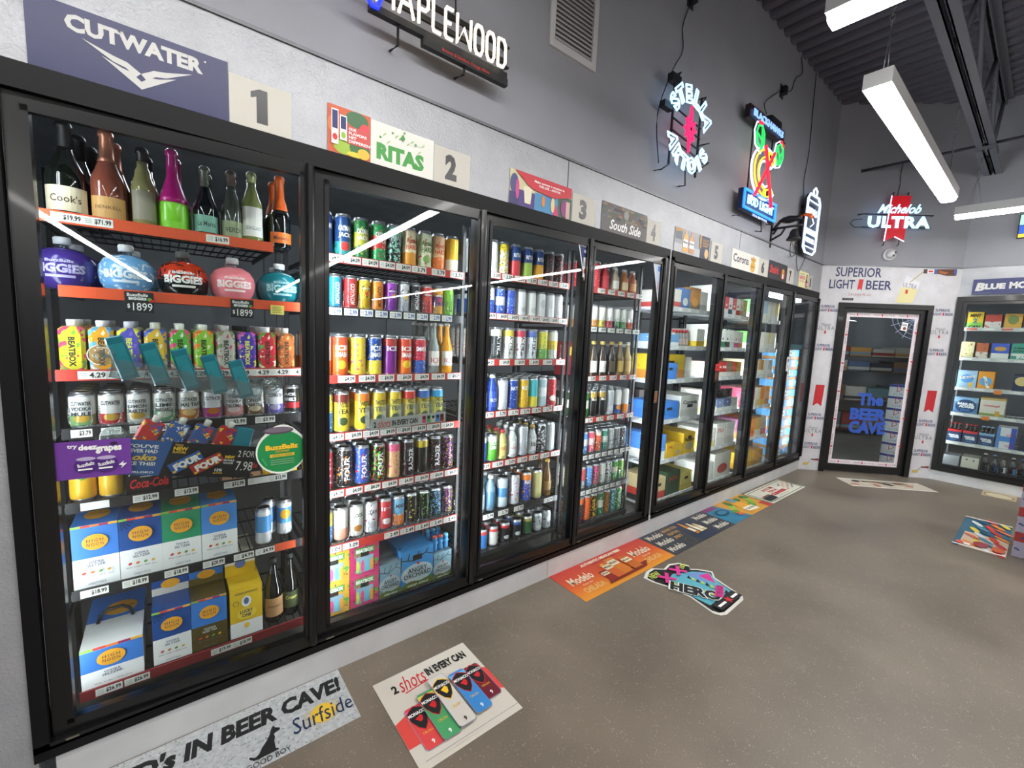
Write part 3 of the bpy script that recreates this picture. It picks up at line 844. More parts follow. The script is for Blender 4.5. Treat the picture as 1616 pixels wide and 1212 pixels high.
zt = 1.786+ZTOP; g = 'wine bottles on the top shelf of door one'
bottle('wine_bottle', 'large dark sparkling wine bottle with cream label, leftmost on the top shelf', 0.130, 0.225, zt, 0.050, 0.300, 0.125, 0.0165, glassy('#10140f'), M('#1a1a1a', 0.5), 0.22, (0.020, 0.095, '#dcd0b4', 1.2), g, ("Cook's", '#4a3c28', .35, .65))
bottle('wine_bottle', 'dark wine bottle behind the leftmost cream labelled one', 0.150, 0.345, zt, 0.046, 0.300, 0.125, 0.0165, glassy('#10140f'), M('#1a1a1a', 0.5), 0.22, None, g)
bottle('wine_bottle', 'dark wine bottle in the left rear corner of the top shelf', 0.170, 0.455, zt, 0.046, 0.300, 0.125, 0.0165, glassy('#10140f'), M('#1a1a1a', 0.5), 0.22, None, g)
bottle('wine_bottle', 'rose sparkling wine bottle with copper foil and gold label', 0.228, 0.225, zt, 0.046, 0.302, 0.130, 0.0165, glassy('#8a4a3a'), M('#b87a62', 0.35, 0.5), 0.20, (0.014, 0.085, '#c79a5b', 1.1), g, ('HENKELL', '#7b5a2c', .45, .6))
bottle('wine_bottle', 'second rose wine bottle standing behind the copper foiled one', 0.240, 0.345, zt, 0.046, 0.302, 0.130, 0.0165, glassy('#8a4a3a'), M('#b87a62', 0.35, 0.5), 0.20, None, g)
bottle('wine_bottle', 'pale wine bottle with black capsule and grey label with orange edge', 0.318, 0.215, zt, 0.034, 0.272, 0.140, 0.0145, glassy('#8f8a5c'), M('#16181b', 0.4), 0.225, (0.030, 0.125, '#8d8876', 1.1), g)
bottle('wine_bottle', 'pale wine bottle behind the black capsuled one', 0.328, 0.320, zt, 0.034, 0.272, 0.140, 0.0145, glassy('#8f8a5c'), M('#16181b', 0.4), 0.225, None, g)
GP = M('#7fd02c', 0.3, coat=0.5); MAG = M('#c21d84', 0.3, coat=0.5)
bottle('wine_bottle', 'bottle sleeved magenta above and lime green below', 0.398, 0.215, zt, 0.0425, 0.290, 0.100, 0.015, GP, MAG, 0.105, (0.012, 0.040, '#7fd02c', 0.8), g)
bottle('wine_bottle', 'second magenta and green sleeved bottle, one step behind the first', 0.410, 0.325, zt, 0.0425, 0.290, 0.100, 0.015, GP, MAG, 0.105, None, g)
bottle('wine_bottle', 'dark prosecco bottle with mint green label', 0.492, 0.215, zt, 0.038, 0.258, 0.105, 0.014, glassy('#11171a'), M('#6f7368', 0.4, 0.4), 0.185, (0.020, 0.080, '#74a898', 1.2), g, ('La Marca', '#2c4038', .35, .65))
bottle('wine_bottle', 'dark prosecco bottle behind the mint labelled one', 0.505, 0.315, zt, 0.038, 0.258, 0.105, 0.014, glassy('#11171a'), M('#6f7368', 0.4, 0.4), 0.185, None, g)
bottle('wine_bottle', 'small sparkling bottle with brown stopper and green and silver label', 0.573, 0.212, zt, 0.035, 0.262, 0.110, 0.014, glassy('#4d534e'), M('#54463c', 0.5), 0.205, (0.015, 0.075, '#8e9a78', 1.2), g, ('VERDI', '#2e3a30', .3, .6))
bottle('wine_bottle', 'brown stoppered bottle behind the small sparkling one', 0.585, 0.310, zt, 0.035, 0.262, 0.110, 0.014, glassy('#4d534e'), M('#54463c', 0.5), 0.205, None, g)
bottle('wine_bottle', 'pale green wine bottle with tall white label', 0.640, 0.212, zt, 0.036, 0.275, 0.150, 0.0145, glassy('#848c50'), M('#a8ad78', 0.4), 0.235, (0.030, 0.140, '#e8e6de', 1.2), g, ('SEAGLASS', '#6a7a80', .22, .34))
bottle('wine_bottle', 'pale green wine bottle behind the white labelled one', 0.652, 0.310, zt, 0.036, 0.275, 0.150, 0.0145, glassy('#848c50'), M('#a8ad78', 0.4), 0.235, None, g)
bottle('wine_bottle', 'dark prosecco bottle with orange foil and orange label, rightmost on top', 0.738, 0.215, zt, 0.040, 0.285, 0.110, 0.0155, glassy('#0f1211'), M('#cf5a1d', 0.4), 0.150, (0.020, 0.062, '#df6c22', 1.2), g, ('Mionetto', '#2a1a10', .3, .65))
bottle('wine_bottle', 'orange foiled dark bottle just behind the rightmost one', 0.734, 0.318, zt, 0.040, 0.285, 0.110, 0.0155, glassy('#0f1211'), M('#cf5a1d', 0.4), 0.150, None, g)

# globe jugs
zs = 1.563+ZTOP
def jug(x, desc, base, accent, code, cap, words, wc):
    R, H = 0.0765, 0.132
    prof = [(R*0.5, 0), (R*0.72, 0.008), (R*0.93, 0.033), (R, 0.066), (R*0.95, 0.093), (R*0.78, 0.116), (R*0.5, 0.129), (0.017, 0.134)]
    mat = pack(base, accent, accent, (9, 9) if 'L' not in code else (0, 0.062), (9, .01, .01), 0.62 if 'A' in code else 0.0, 0.18, 0.0, 38.0)
    o = tag(MB().lathe(prof, mat, 26).build('globe_jug', loc=(x, 0.170+R, zs)), f'{desc} round globe jug on the second shelf of door one', 'jug', 'globe jugs of door one')
    MB().lathe([(0.016, 0.130), (0.016, 0.148)], clear('jug_neck', '#dfe6e8', 0.08), 14).build('neck', o)
    MB().lathe([(0.021, 0.144), (0.0215, 0.164), (0.018, 0.168)], M(cap, 0.45), 18).build('cap', o)
    c = Card(0.0003); z = 0.046; m = M(wc, 0.5)
    c.text(words[1], -0.062, 0.050, 0.062, 0.078, m, 0.05); c.text(words[0], -0.034, 0.083, 0.034, 0.092, m, 0.03); c.rect(-0.036, 0.036, 0.036, 0.044, m, 6)
    out = []
    for px, py, pz in c.b.v:
        for (r0, z0), (r1, z1) in zip(prof, prof[1:]):
            if z0 <= py <= z1: rr = r0+(r1-r0)*(py-z0)/(z1-z0)
        a = px/R; rr += 0.0012+pz; out.append((rr*math.sin(a), -rr*math.cos(a), py))
    c.b.v = out; c.build('printed_word', o)
    q = copy_thing(o); q.location.y += 0.165; q.location.x += 0.012; q['label'] = f'{desc} globe jug standing behind the {desc} front one'
    return o
jug(0.107, 'purple', '#3c2a7a', '#3c2a7a', '', '#c9ccd0', ('BuzzBallz', 'BIGGIES'), '#a9a2c8')
jug(0.262, 'sky blue', '#6fa6d8', '#cfe2ef', 'A', '#e8e8e8', ('BuzzBallz', 'BIGGIES'), '#d8e6ee')
jug(0.418, 'orange and black pumpkin', '#c23a20', '#141414', 'AL', '#6d6f6c', ('BuzzBallz', 'BIGGIES'), '#eeeeea')
jug(0.574, 'coral pink', '#ef8790', '#ef8790', '', '#e8e8e8', ('BuzzBallz', 'BIGGIES'), '#fbe9e6')
jug(0.738, 'teal', '#1b7480', '#1b7480', '', '#e4e8e8', ('BuzzBallz', 'BIGGIES'), '#9fd0d4')
for k, (x, lab) in enumerate(((0.295, 'left'), (0.590, 'right'))):
    t, c = sign('price_card', f'black shelf card reading 18.99, {lab} one of the two', 'price card', on_wall(x-0.037, 1.508, -0.130), 0.074, 0.068, INK)
    c.text('BuzzBallz', 0.006, 0.053, 0.060, 0.063, WHITE, 0.02); c.text('BIGGIES', 0.010, 0.041, 0.056, 0.050, WHITE, 0.04); c.disc(0.064, 0.044, 0.006, 0.006, M('#5fa33a', 0.5)); c.disc(0.069, 0.040, 0.005, 0.005, RED)
    c.text('$', 0.006, 0.012, 0.013, 0.028, WHITE, 0.01); c.text('1899', 0.020, 0.006, 0.070, 0.032, WHITE, 0.0)
    c.build('print', t)
t, c = sign('price_note', 'small yellow handwritten note on the orange rail', 'note', on_wall(0.685, 1.528, -0.131), 0.048, 0.036, M('#e6d66a', 0.6))
for k in range(4): c.rect(0.005, 0.006+0.007*k, 0.040-0.004*(k % 2), 0.0085+0.007*k, M('#8b8444', 0.6))
c.build('print', t)

# drink cartons with screw caps
zs = 1.298+ZTOP
CART = [('yellow and pink', '#d8cf35', '#d8486e', '#7fb04a', '#efefef'), ('orange and sky blue', '#e8a32c', '#6fb0d8', '#f0e0c0', '#efefef'), ('blue and violet', '#5a55b8', '#d8d83c', '#8a6fd0', '#e6e6f0'),
        ('gold and blue', '#d6b23a', '#4a62b8', '#e8e0c8', '#e6e6d8'), ('green and pink', '#58b03a', '#d84a78', '#e8e8e0', '#eef2e8'), ('lime and orange', '#8ac63a', '#f0852c', '#f0e8d0', '#eef2e8'),
        ('grey white', '#b8b6ac', '#7a8a5a', '#c04a6a', '#d8d8d4'), ('deep blue with black cap', '#4638a0', '#c85ab0', '#e8e060', '#141416'), ('red and cream', '#c82838', '#58a03a', '#f0e4d0', '#efefef'), ('burnt orange', '#b8642c', '#6a4a30', '#e0b070', '#d8d2c8')]
def carton_mesh():
    b = MB(); b.mi(DUMMY); w = 0.031
    b.cbox(-w, 0, 0, w, 0.062, 0.148, 0.010, DUMMY)
    return b.mesh('drink_carton')
CARTM = carton_mesh()
for k, (desc, c0, c1, c2, cap) in enumerate(CART):
    x = 0.122+0.0695*k
    mat = pack(c0, c1, c2, (9, 9), (9, .01, .01), 0.70, 0.35, 0.0, 30.0)
    cm = MB().lathe([(0.013, 0.143), (0.014, 0.166), (0.0125, 0.170)], M(cap, 0.45), 14).mesh('screw_cap')
    for d in range(6):
        o = tag(put('drink_carton', CARTM, loc=(x, 0.170+0.066*d, zs)), f'{desc} drink carton, {ORD[k]} column of door one, ' + ('at the front' if d == 0 else f'{ORD[d]} behind the front'), 'carton', 'drink cartons of door one')
        s = o.material_slots[0]; s.link = 'OBJECT'; s.material = mat
        put('screw_cap', cm, o, loc=(0, 0.031, 0))
        if d == 0:
            c = Card(0.0004); c.rect(-0.011, 0.012, 0.011, 0.118, M(c0, 0.4)); c.text('BEATBOX', -0.048, -0.008, 0.048, 0.008, M('#2c2a20', 0.5) if k not in (2, 7) else M('#d8e060', 0.5), 0.04)
            c.b.v = [(x_, y_, z_) if i < 4 else (y_, -x_+0.066, z_) for i, (x_, y_, z_) in enumerate(c.b.v)]
            c.stand().build('print', o)

# canned cocktails with clear front guards
zs = 1.108+ZTOP
CUT = [('white and green', '#e4e4de', '#7fa86a', '#c8a040', 'CUTWATER/VODKA/MULE'), ('white and red', '#e4e2de', '#c83a44', '#c8a040', 'CUTWATER'), ('white', '#e6e6e2', '#d8d6c8', '#c8a040', 'CUTWATER/LEMON/MARTINI'), ('white and pale green', '#e4e6e0', '#6faa7a', '#d8e0d0', 'CUTWATER/LIME/MARGARITA'),
       ('white and orange', '#e4e2da', '#c8762c', '#e0c080', 'CUTWATER/MAI TAI'), ('white and magenta', '#e0dee0', '#b02c8a', '#c8762c', 'CUTWATER'), ('white and pink', '#e4e0de', '#d88a86', '#e8d0c8', 'CUTWATER/TEQUILA/PALOMA'), ('white and brown', '#e2e0da', '#7a5a3c', '#d8c8a8', 'CUTWATER/ESPRESSO/MARTINI'), ('white and violet', '#dcdade', '#6a5ab0', '#c0b8d8', 'CUTWATER')]
cans(1, 4, zs, 'short', [(0.133+0.0713*k, d, a, b_, e, 'Be', w, '#3a3f4a', 'h') for k, (d, a, b_, e, w) in enumerate(CUT)] , 4)
o = put('short_can', can_mesh('short', 0), loc=(0.7715, 0.205, zs)); o.material_slots[0].link = 'OBJECT'; o.material_slots[0].material = pack('#151517', '#b3202a', '#b3202a', (0.025, 0.05))
tag(o, 'black whiskey cola can with red band at the right end of the cocktail shelf', 'can'); put('lid', lid_mesh('short'), o); put('printed_word', word_mesh('short', "JACK/DANIEL'S", '#e8e8e8', 'h'), o); o.rotation_euler.z = -0.5

# packs on the fifth shelf
zs = 0.860+ZTOP
cans(1, 5, zs, 'tall', [(0.122, 'white and yellow iced tea', '#e2ded0', '#dca828', '#5a8a3a', 'HE', 'LONG/ISLAND', '#2a3a4a', 'h'), (0.194, 'white and gold iced tea', '#e2ded0', '#e0b030', '#5a8a3a', 'H', 'LONG/ISLAND', '#2a3a4a', 'h')], 3)
def jdprint(c, w, h):
    c.text("JACK DANIEL'S", -w*.44, h*.62, w*.44, h*.86, WHITE, 0.02); c.rect(-w*.2, h*.55, w*.2, h*.57, WHITE); c.text('Coca-Cola', -w*.42, h*.18, w*.42, h*.50, RED, 0.03, 0.3)
carton('drink_pack', 'black pack of canned whiskey cola on the fifth shelf of door one', 0.296, 0.17, zs, 0.128, 0.26, 0.108, pack('#141416', '#141416'), prints=jdprint)
def ckprint(c, w, h):
    c.text('Coca-Cola', -w*.42, h*.52, w*.42, h*.86, RED, 0.03, 0.3); c.rect(-w/2, 0, w/2, h*.32, M('#d0a078', 0.5)); c.text('Vanilla', -w*.3, h*.06, w*.3, h*.26, INK, 0.02)
carton('drink_pack', 'black pack of canned vanilla cola cocktail with tan lower edge', 0.578, 0.17, zs, 0.132, 0.26, 0.070, pack('#19181a'), prints=ckprint)
carton('drink_pack', 'yellow and white low drink pack right of the vanilla cola pack', 0.716, 0.17, zs, 0.130, 0.26, 0.050, pack('#e8d890', '#d8a828', '#c83a2c', (0, 0.022), art=0.5))

# seltzer boxes
ORG = M('#f0a92c', 0.5, name='orange_sun'); STRIPE = [M(c, 0.5) for c in ('#8fc04a', '#d8413a', '#f0803a', '#a02a5a', '#e8b030')]
def noon(c, w, h, top, low=WHITE, split=0.47, words=('VODKA', 'SELTZER'), ink=NVY, palm=False):
    c.rect(-w/2, h*split, w/2, h, top); c.rect(-w/2, 0, w/2, h*split, low)
    if palm:
        c.z += 0.0002
        for k in range(7):
            a = 0.5+k*0.35; c.poly([(-w*.48, h*.98), (-w*.48+w*.30*math.cos(a-2.3), h*.98+w*.30*math.sin(a-2.3)-w*.01), (-w*.48+w*.36*math.cos(a-2.2), h*.98+w*.36*math.sin(a-2.2))], M('#16305e', 0.5)) if -w*.48+w*.36*math.cos(a-2.2) > -w/2 else None
    c.rect(-w/2, h*.965, w/2, h, WHITE)
    for k in range(5): c.rect(-w/2+w*k/5, h*.965, -w/2+w*(k+1)/5, h, STRIPE[k])
    c.disc(0, h*.72, w*.28, h*.125, ORG, 24); c.text('HIGH', -w*.18, h*.725, w*.18, h*.775, NVY, 0.0, space=1.3); c.text('NOON', -w*.18, h*.66, w*.18, h*.71, NVY, 0.0, space=1.3)
    c.text(words[0], -w*.17, h*.385, w*.17, h*.425, ink, 0.01); c.text(words[1], -w*.2, h*.335, w*.2, h*.375, ink, 0.01)
    for k, cc in enumerate(('#c8403a', '#d8803a', '#6aa04a', '#e0b040')): c.disc(-w*.27+w*.18*k, h*.245, w*.05, h*.02, M(cc, 0.5), 10, 0.5)
    c.text('REAL Vodka + REAL Juice', -w*.36, h*.165, w*.36, h*.20, GREY, 0.0); c.text('VARIETY PACK', -w*.2, h*.05, w*.2, h*.085, GREY, 0.0)
zs = 0.556+ZTOP
BLU = M('#3f7fd0', 0.45); DBL = M('#1f4f98', 0.45); GRN = M('#2f9468', 0.45); SKY = M('#4f8fd8', 0.45); OLV = M('#5a4c22', 0.5)
for x, lab, top, side, kw in ((0.146, 'blue and white seltzer box, leftmost on the sixth shelf', BLU, '#3f7fd0', {}), (0.264, 'navy palm leaf seltzer box, second on the sixth shelf', DBL, '#1f4f98', dict(palm=True)),
                              (0.381, 'green and white seltzer box on the sixth shelf', GRN, '#2f9468', dict(words=('TEQUILA', 'SELTZER'))), (0.499, 'blue sky seltzer box, fourth on the sixth shelf', SKY, '#4f8fd8', {})):
    b = carton('seltzer_box', lab, x, 0.165, zs, 0.1165, 0.24, 0.222, pack('#e9e9e6', side, side, (0.10, 0.30)), group='seltzer boxes of door one', prints=lambda c, w, h, top=top, kw=kw: noon(c, w, h, top, **kw))
    c = Card(); c.rect(-0.05, 0.02, 0.05, 0.20, top); c.disc(0, 0.10, 0.035, 0.05, ORG); c.z += 0.0004; c.text('HIGH NOON', -0.03, 0.095, 0.03, 0.108, NVY, 0.0); c.build('top_print', b, loc=(0, 0, 0.222))
KINDS['fat'] = ('seltzer_can', 0.030, 0.157, 'can')
for x, y, dz, rx, lab in ((0.655, 0.172, 0, 0.0, 'blue and white seltzer can tipped forward beside the green bottles above'), (0.690, 0.262, 0, 0.0, 'blue and white seltzer can second of the three loose ones'), (0.745, 0.225, 0.0, 0.0, 'blue seltzer can with orange sun, rightmost of the three loose ones')):
    o = put('seltzer_can', can_mesh('fat', 0), loc=(x, y+0.03, zs)); o.material_slots[0].link = 'OBJECT'
    o.material_slots[0].material = pack('#dfe2e4', '#5aa0dc', '#f0a92c', (0.055, 0.125), (0.095, 0.02, 0.022) if x > 0.7 else (9, .01, .01), 0.0, 0.3, 0.15)
    tag(o, lab if x != 0.655 else 'blue and white seltzer can, front one of the three loose cans', 'can', 'loose seltzer cans'); put('lid', lid_mesh('fat'), o)

zs = 0.185+ZTOP
def bignoon(c, w, h):
    c.rect(-w/2, h*.42, w/2, h*.93, BLU); c.rect(-w/2, 0, w/2, h*.42, WHITE)
    for k in range(5): c.rect(-w/2+w*k/5, h*.94, -w/2+w*(k+1)/5, h, STRIPE[k])
    c.disc(-w*.02, h*.68, w*.23, h*.19, ORG, 24); c.text('HIGH', -w*.16, h*.69, w*.12, h*.76, NVY, 0.0, space=1.3); c.text('NOON', -w*.16, h*.59, w*.12, h*.66, NVY, 0.0, space=1.3)
    c.text('VODKA', -w*.15, h*.33, w*.12, h*.38, NVY, 0.01); c.text('SELTZER', -w*.18, h*.26, w*.15, h*.31, NVY, 0.01); c.text('REAL Vodka + REAL Juice', -w*.3, h*.08, w*.3, h*.13, GREY, 0.0)
b = carton('seltzer_box', 'large blue and white seltzer case with black carry strap, bottom shelf', 0.172, 0.155, zs, 0.165, 0.36, 0.150, pack('#e2e2de', '#3f7fd0', '#3f7fd0', (9, 9)), group='seltzer boxes of door one', prints=bignoon)
c = Card(); c.rect(-0.0825, 0.17, 0.0825, 0.36, BLU); c.disc(0.01, 0.24, 0.05, 0.05, ORG); c.text('HIGH NOON', -0.03, 0.232, 0.05, 0.250, NVY, 0.0); c.build('top_print', b, loc=(0, 0, 0.150))
MB().tube([(-0.05, 0.16, 0.150), (-0.042, 0.16, 0.180), (-0.02, 0.16, 0.197), (0.02, 0.16, 0.197), (0.042, 0.16, 0.180), (0.05, 0.16, 0.150)], 0.006, M('#141414', 0.5), 8).build('carry_strap', b)
for k, (x, lab, top, low, kw) in enumerate(((0.339, 'navy palm leaf seltzer box on the bottom shelf', DBL, WHITE, dict(palm=True)), (0.456, 'blue and olive iced tea seltzer box on the bottom shelf', BLU, OLV, dict(words=('VODKA', 'ICED TEA'), ink=WHITE)))):
    carton('seltzer_box', lab, x, 0.165, zs, 0.1155, 0.24, 0.212, pack('#e9e9e6', '#5a4c22' if k else '#1f4f98', None, (0, 0.30) if k else (0.10, 0.30)), group='seltzer boxes of door one', prints=lambda c, w, h, top=top, low=low, kw=kw: noon(c, w, h, top, low, **kw))
    carton('seltzer_box', lab.replace('on the bottom shelf', 'lying on top at the back'), x, 0.285, zs+0.213, 0.1155, 0.20, 0.062, pack('#d8d4c8' if not k else '#6a5a2c', '#1f4f98' if not k else '#3f7fd0', '#f0a92c', (0.03, 0.07), (0.04, 0.03, 0.018)), group='seltzer boxes of door one')
def lucky(c, w, h):
    c.rect(-w/2, h*.30, w/2, h, M('#e8c028', 0.5)); c.rect(-w/2, 0, w/2, h*.30, WHITE); c.text('VODKA LEMONADE', -w*.35, h*.86, w*.35, h*.90, NVY, 0.0)
    c.disc(0, h*.70, w*.15, h*.11, WHITE); c.disc(0.0, h*.71, w*.08, h*.07, M('#5a6a9a', 0.5)); c.disc(-w*.32, h*.70, w*.09, h*.05, NVY); c.disc(-w*.32, h*.70, w*.075, h*.042, M('#e8c028', 0.5))
    c.disc(0, h*.46, w*.30, h*.12, M('#f4d648', 0.5)); c.text('LUCKY', -w*.2, h*.47, w*.2, h*.54, NVY, 0.03); c.text('ONE', -w*.14, h*.39, w*.14, h*.455, NVY, 0.03); c.disc(0, h*.22, w*.08, h*.05, YEL)
carton('lemonade_box', 'yellow and white vodka lemonade box on the bottom shelf', 0.582, 0.165, zs, 0.115, 0.24, 0.215, pack('#e8c028', '#eae6d8', None, (0, 0.06)), prints=lucky)
carton('lemonade_box', 'yellow lemonade box lying on top of the upright one', 0.575, 0.275, zs+0.216, 0.110, 0.21, 0.088, pack('#e0b828', '#f0e8c8', '#5a6a9a', (0.05, 0.09), (0.05, 0.02, 0.02)))
bottle('stout_bottle', 'dark bottle with tan label on the bottom shelf of door one', 0.690, 0.215, zs, 0.036, 0.285, 0.145, 0.0145, glassy('#0d0d0e'), M('#141414', 0.5), 0.262, (0.030, 0.115, '#b58a5e', 1.25), 'stout bottles', ('HARD', '#3a2a1c', .5, .62))
bottle('stout_bottle', 'dark bottle with yellow and green label, right end of bottom shelf', 0.758, 0.225, zs, 0.033, 0.285, 0.145, 0.0145, glassy('#0d0d0e'), M('#141414', 0.5), 0.262, (0.040, 0.115, '#3c4428', 1.25), 'stout bottles', ('Cream', '#d8c860', .55, .75))

# clear racks stuck to the inside of the pane
TEAL = M('#1f7f92', 0.25, coat=0.4, name='teal_plastic')
cup = MB().lathe([(0.034, 0), (0.033, 0.004), (0.022, 0.008), (0.012, 0.012), (0.010, 0.022), (0.014, 0.024)], clear('suction_cup_plastic', '#e6ecec', 0.09, 0.05, 0.10), 22).mesh('suction_cup')
def rack(label, x, z, w, h, ang):
    m4 = frame((x, 0.060, z), (math.cos(ang), 0, math.sin(ang)), (-math.sin(ang), 0, math.cos(ang)), (0, -1, 0))
    t = thing('suction_rack', label, 'rack', mat4=m4)
    b = MB(); th = 0.0025
    b.box(0, 0, -0.020, w, th, 0.026, PLASTIC).box(0, th, 0.0235, w, h*0.72, 0.026, PLASTIC).box(0, th, -0.020, w, h, -0.0175, PLASTIC)
    b.build('tray', t)
    for k in range(6): MB().box(w*k/5-th/2 if k else 0, th, -0.0175, w*k/5+th/2 if k else th, h*0.9, 0.0235, PLASTIC).build('divider', t)
    for xx, zz in ((-0.030, h*0.75), (w+0.028, h*0.70)): put('suction_cup', cup, t, loc=(xx, zz, 0.010))
    MB().box(-0.03, h*0.66, -0.0195, w+0.03, h*0.78, -0.0176, PLASTIC).build('back_bar', t)
    return t, m4
rk, m4 = rack('clear suction rack holding five teal slabs on door one', 0.215, 1.300, 0.425, 0.085, -0.235)
for k in range(5):
    o = tag(MB().cbox(-0.023, -0.010, 0, 0.023, 0.010, 0.142, 0.004, TEAL).build('teal_slab', mat4=m4 @ Matrix.Translation((0.052+0.083*k, 0.004, 0.003)) @ Matrix.Rotation(-math.pi/2, 4, 'X') @ Matrix.Rotation(-0.50, 4, 'Y')), f'translucent teal plastic slab, {ORD[k]} from the left in the clear rack', 'pouch', 'teal slabs in the rack')
    MB().box(-0.017, -0.0108, 0.012, 0.017, -0.0098, 0.118, M('#2a95a4', 0.3)).build('pressed_panel', o)
rk2, m42 = rack('clear suction rack of drink pouches behind the printed banner', 0.235, 1.045, 0.36, 0.075, -0.20)
PCH = [('red and yellow', '#c8322c', '#e8b830', '#3a5ab0'), ('blue and gold', '#3a62a8', '#d8b43c', '#e0e0e0'), ('blue star patterned', '#3c5c9c', '#e8c84a', '#d03a34'), ('red star patterned', '#b83028', '#e8c84a', '#5a3a8a'), ('teal', '#1f7f92', '#1f7f92', '#1f7f92')]
for k, (d, a, b_, e) in enumerate(PCH):
    o = tag(put('drink_pouch', MB().cbox(-0.030, -0.008, 0, 0.030, 0.008, 0.118, 0.006, pack(a, b_, e, (9, 9), (9, .01, .01), 0.7, 0.3, 0.0, 50.0)).mesh('drink_pouch'), mat4=m42 @ Matrix.Translation((0.036+0.072*k, 0.004, 0.003)) @ Matrix.Rotation(-math.pi/2, 4, 'X') @ Matrix.Rotation(0.25 if k != 4 else 0.05, 4, 'Y')), f'{d} drink pouch with spout, {ORD[k]} from left in the lower rack', 'pouch', 'pouches in the lower rack')
    if k < 4: MB().lathe([(0.011, 0.114), (0.011, 0.134), (0.009, 0.137)], M('#e6e4de', 0.45), 12).build('spout_cap', o)
t = thing('printed_banner', 'dark banner advertising flavored drinks on the lower rack of door one', 'banner', mat4=m42 @ Matrix.Translation((-0.012, -0.062, 0.028)))
MB().box(0, 0, 0, 0.385, 0.118, 0.0015, M('#17171b', 0.5)).build('sheet', t)
c = Card(); c.z = 0.002
c.poly([(0, 0), (0.115, 0), (0.135, 0.118), (0, 0.118)], M('#2c5a9c', 0.5)); 
for k, (wd, cc, y0) in enumerate((("YOU'VE", WHITE, .092), ('NEVER HAD', WHITE, .076), ('Loko', YEL, .050), ('LIKE THIS!', WHITE, .034), ('FOURLOKO', WHITE, .008))): c.text(wd, 0.018, y0, 0.100, y0+(.022 if k == 2 else .012 if k < 4 else .007), cc, 0.03, 0.3 if k == 2 else 0)
c.text('TWO', 0.142, .104, .165, .112, YEL, 0.02); c.text('NEW', 0.140, .090, .180, .103, YEL, 0.05); c.text('FLAVORS', 0.140, .080, .176, .088, YEL, 0.03)
for k, (x, cc) in enumerate(((0.185, '#2f5fae'), (0.245, '#b02c2c'))):
    a = 0.62; cs, sn = math.cos(a), math.sin(a); R_ = lambda u, v: (x+u*cs-v*sn, 0.052+u*sn+v*cs)
    c.poly([R_(-.056, -.022), R_(.050, -.022), R_(.050, .022), R_(-.056, .022)], M('#0c0c0e', 0.5)); c.poly([R_(-.052, -.019), R_(.046, -.019), R_(.046, .019), R_(-.052, .019)], M(cc, 0.5))
    for q in range(6): c.disc(*R_(-.045+.017*q, -.013+.022*(q % 2)), .006, .004, YEL, 8, a)
    p = R_(0, 0); c.text('FOUR', p[0]-.040, p[1]-.012, p[0]+.040, p[1]+.012, WHITE, 0.06, 0.0, a)
c.text('NEW', 0.292, .072, .322, .083, YEL, 0.05); c.text('REUSABLE', 0.290, .062, .322, .069, WHITE, 0.02); c.text('POUCHES', 0.290, .052, .320, .059, WHITE, 0.02); c.text('12%', 0.268, .024, .290, .034, WHITE, 0.03); c.text('ALC/VOL', 0.264, .015, .293, .021, YEL, 0.03)
c.text('2 FOR', 0.330, .080, .383, .104, WHITE, 0.0); c.text('7.98', 0.330, .030, .383, .064, WHITE, 0.0)
c.build('print', t)

# decals on the pane of door one
PUR = M('#6b3a94', 0.4, name='purple_vinyl')
t, c = sign('grape_decal', 'purple decal of two round cups stuck on door one', 'decal', tilt(on_wall(0.088, 0.993, -0.0105), -0.02), 0.170, 0.117, PUR)
c.text('try', 0.026, 0.093, 0.048, 0.107, WHITE, 0.03); c.text('deez', 0.050, 0.088, 0.092, 0.106, WHITE, 0.05); c.text('grapes', 0.088, 0.074, 0.148, 0.097, WHITE, 0.05); c.disc(0.130, 0.104, 0.009, 0.005, M('#2a1a44', 0.5))
for x in (0.066, 0.112):
    c.disc(x, 0.040, 0.027, 0.024, M('#4a2478', 0.4)); c.disc(x, 0.061, 0.022, 0.006, M('#b8a8cc', 0.4)); c.text('BuzzBallz', x-0.019, 0.038, x+0.019, 0.049, WHITE, 0.02, 0, 0.2); c.rect(x-0.018, 0.026, x+0.014, 0.031, WHITE)
c.poly([(0.140, 0.034), (0.153, 0.046), (0.150, 0.037), (0.160, 0.038), (0.146, 0.022), (0.149, 0.031)], WHITE)
c.build('print', t)
OUT = [(0.09*math.cos(a)*(1.0 if math.sin(a) < .75 else 1.0), 0.09*math.sin(a)) for a in [2*math.pi*k/28 for k in range(28)]]
OUT = [(p[0]*0.98, p[1] if p[1] < 0.07 else 0.07+(p[1]-0.07)*1.6) for p in OUT]
t, c = sign('cup_decal', 'green round cup shaped decal with white edge on door one', 'decal', on_wall(0.692, 1.010, 0.0085), 0, 0, M('#e4ece4', 0.4), outline=OUT)
c.disc(0, -0.002, 0.083, 0.080, M('#1f8a4c', 0.35), 28); c.disc(-0.012, 0.080, 0.052, 0.014, M('#5a4a58', 0.4)); c.disc(-0.012, 0.083, 0.046, 0.010, M('#8a8090', 0.3, 0.5))
c.text('BuzzBallz', -0.056, 0.006, 0.056, 0.026, YEL, 0.05); c.text('COCKTAILS', -0.024, -0.004, 0.024, 0.003, YEL, 0.02); c.rect(-0.042, -0.022, 0.042, -0.010, M('#d8b838', 0.4)); c.text('CHOCO TEASE', -0.034, -0.020, 0.034, -0.012, M('#1f6a3c', 0.4), 0.0)
for k in range(3): c.rect(-0.04, -0.034-0.008*k, 0.04, -0.032-0.008*k, M('#9fc0a0', 0.5))
c.poly([(-0.066, -0.02), (-0.050, -0.05), (-0.056, -0.052), (-0.072, -0.02)], M('#3aa868', 0.35)); c.build('print', t)
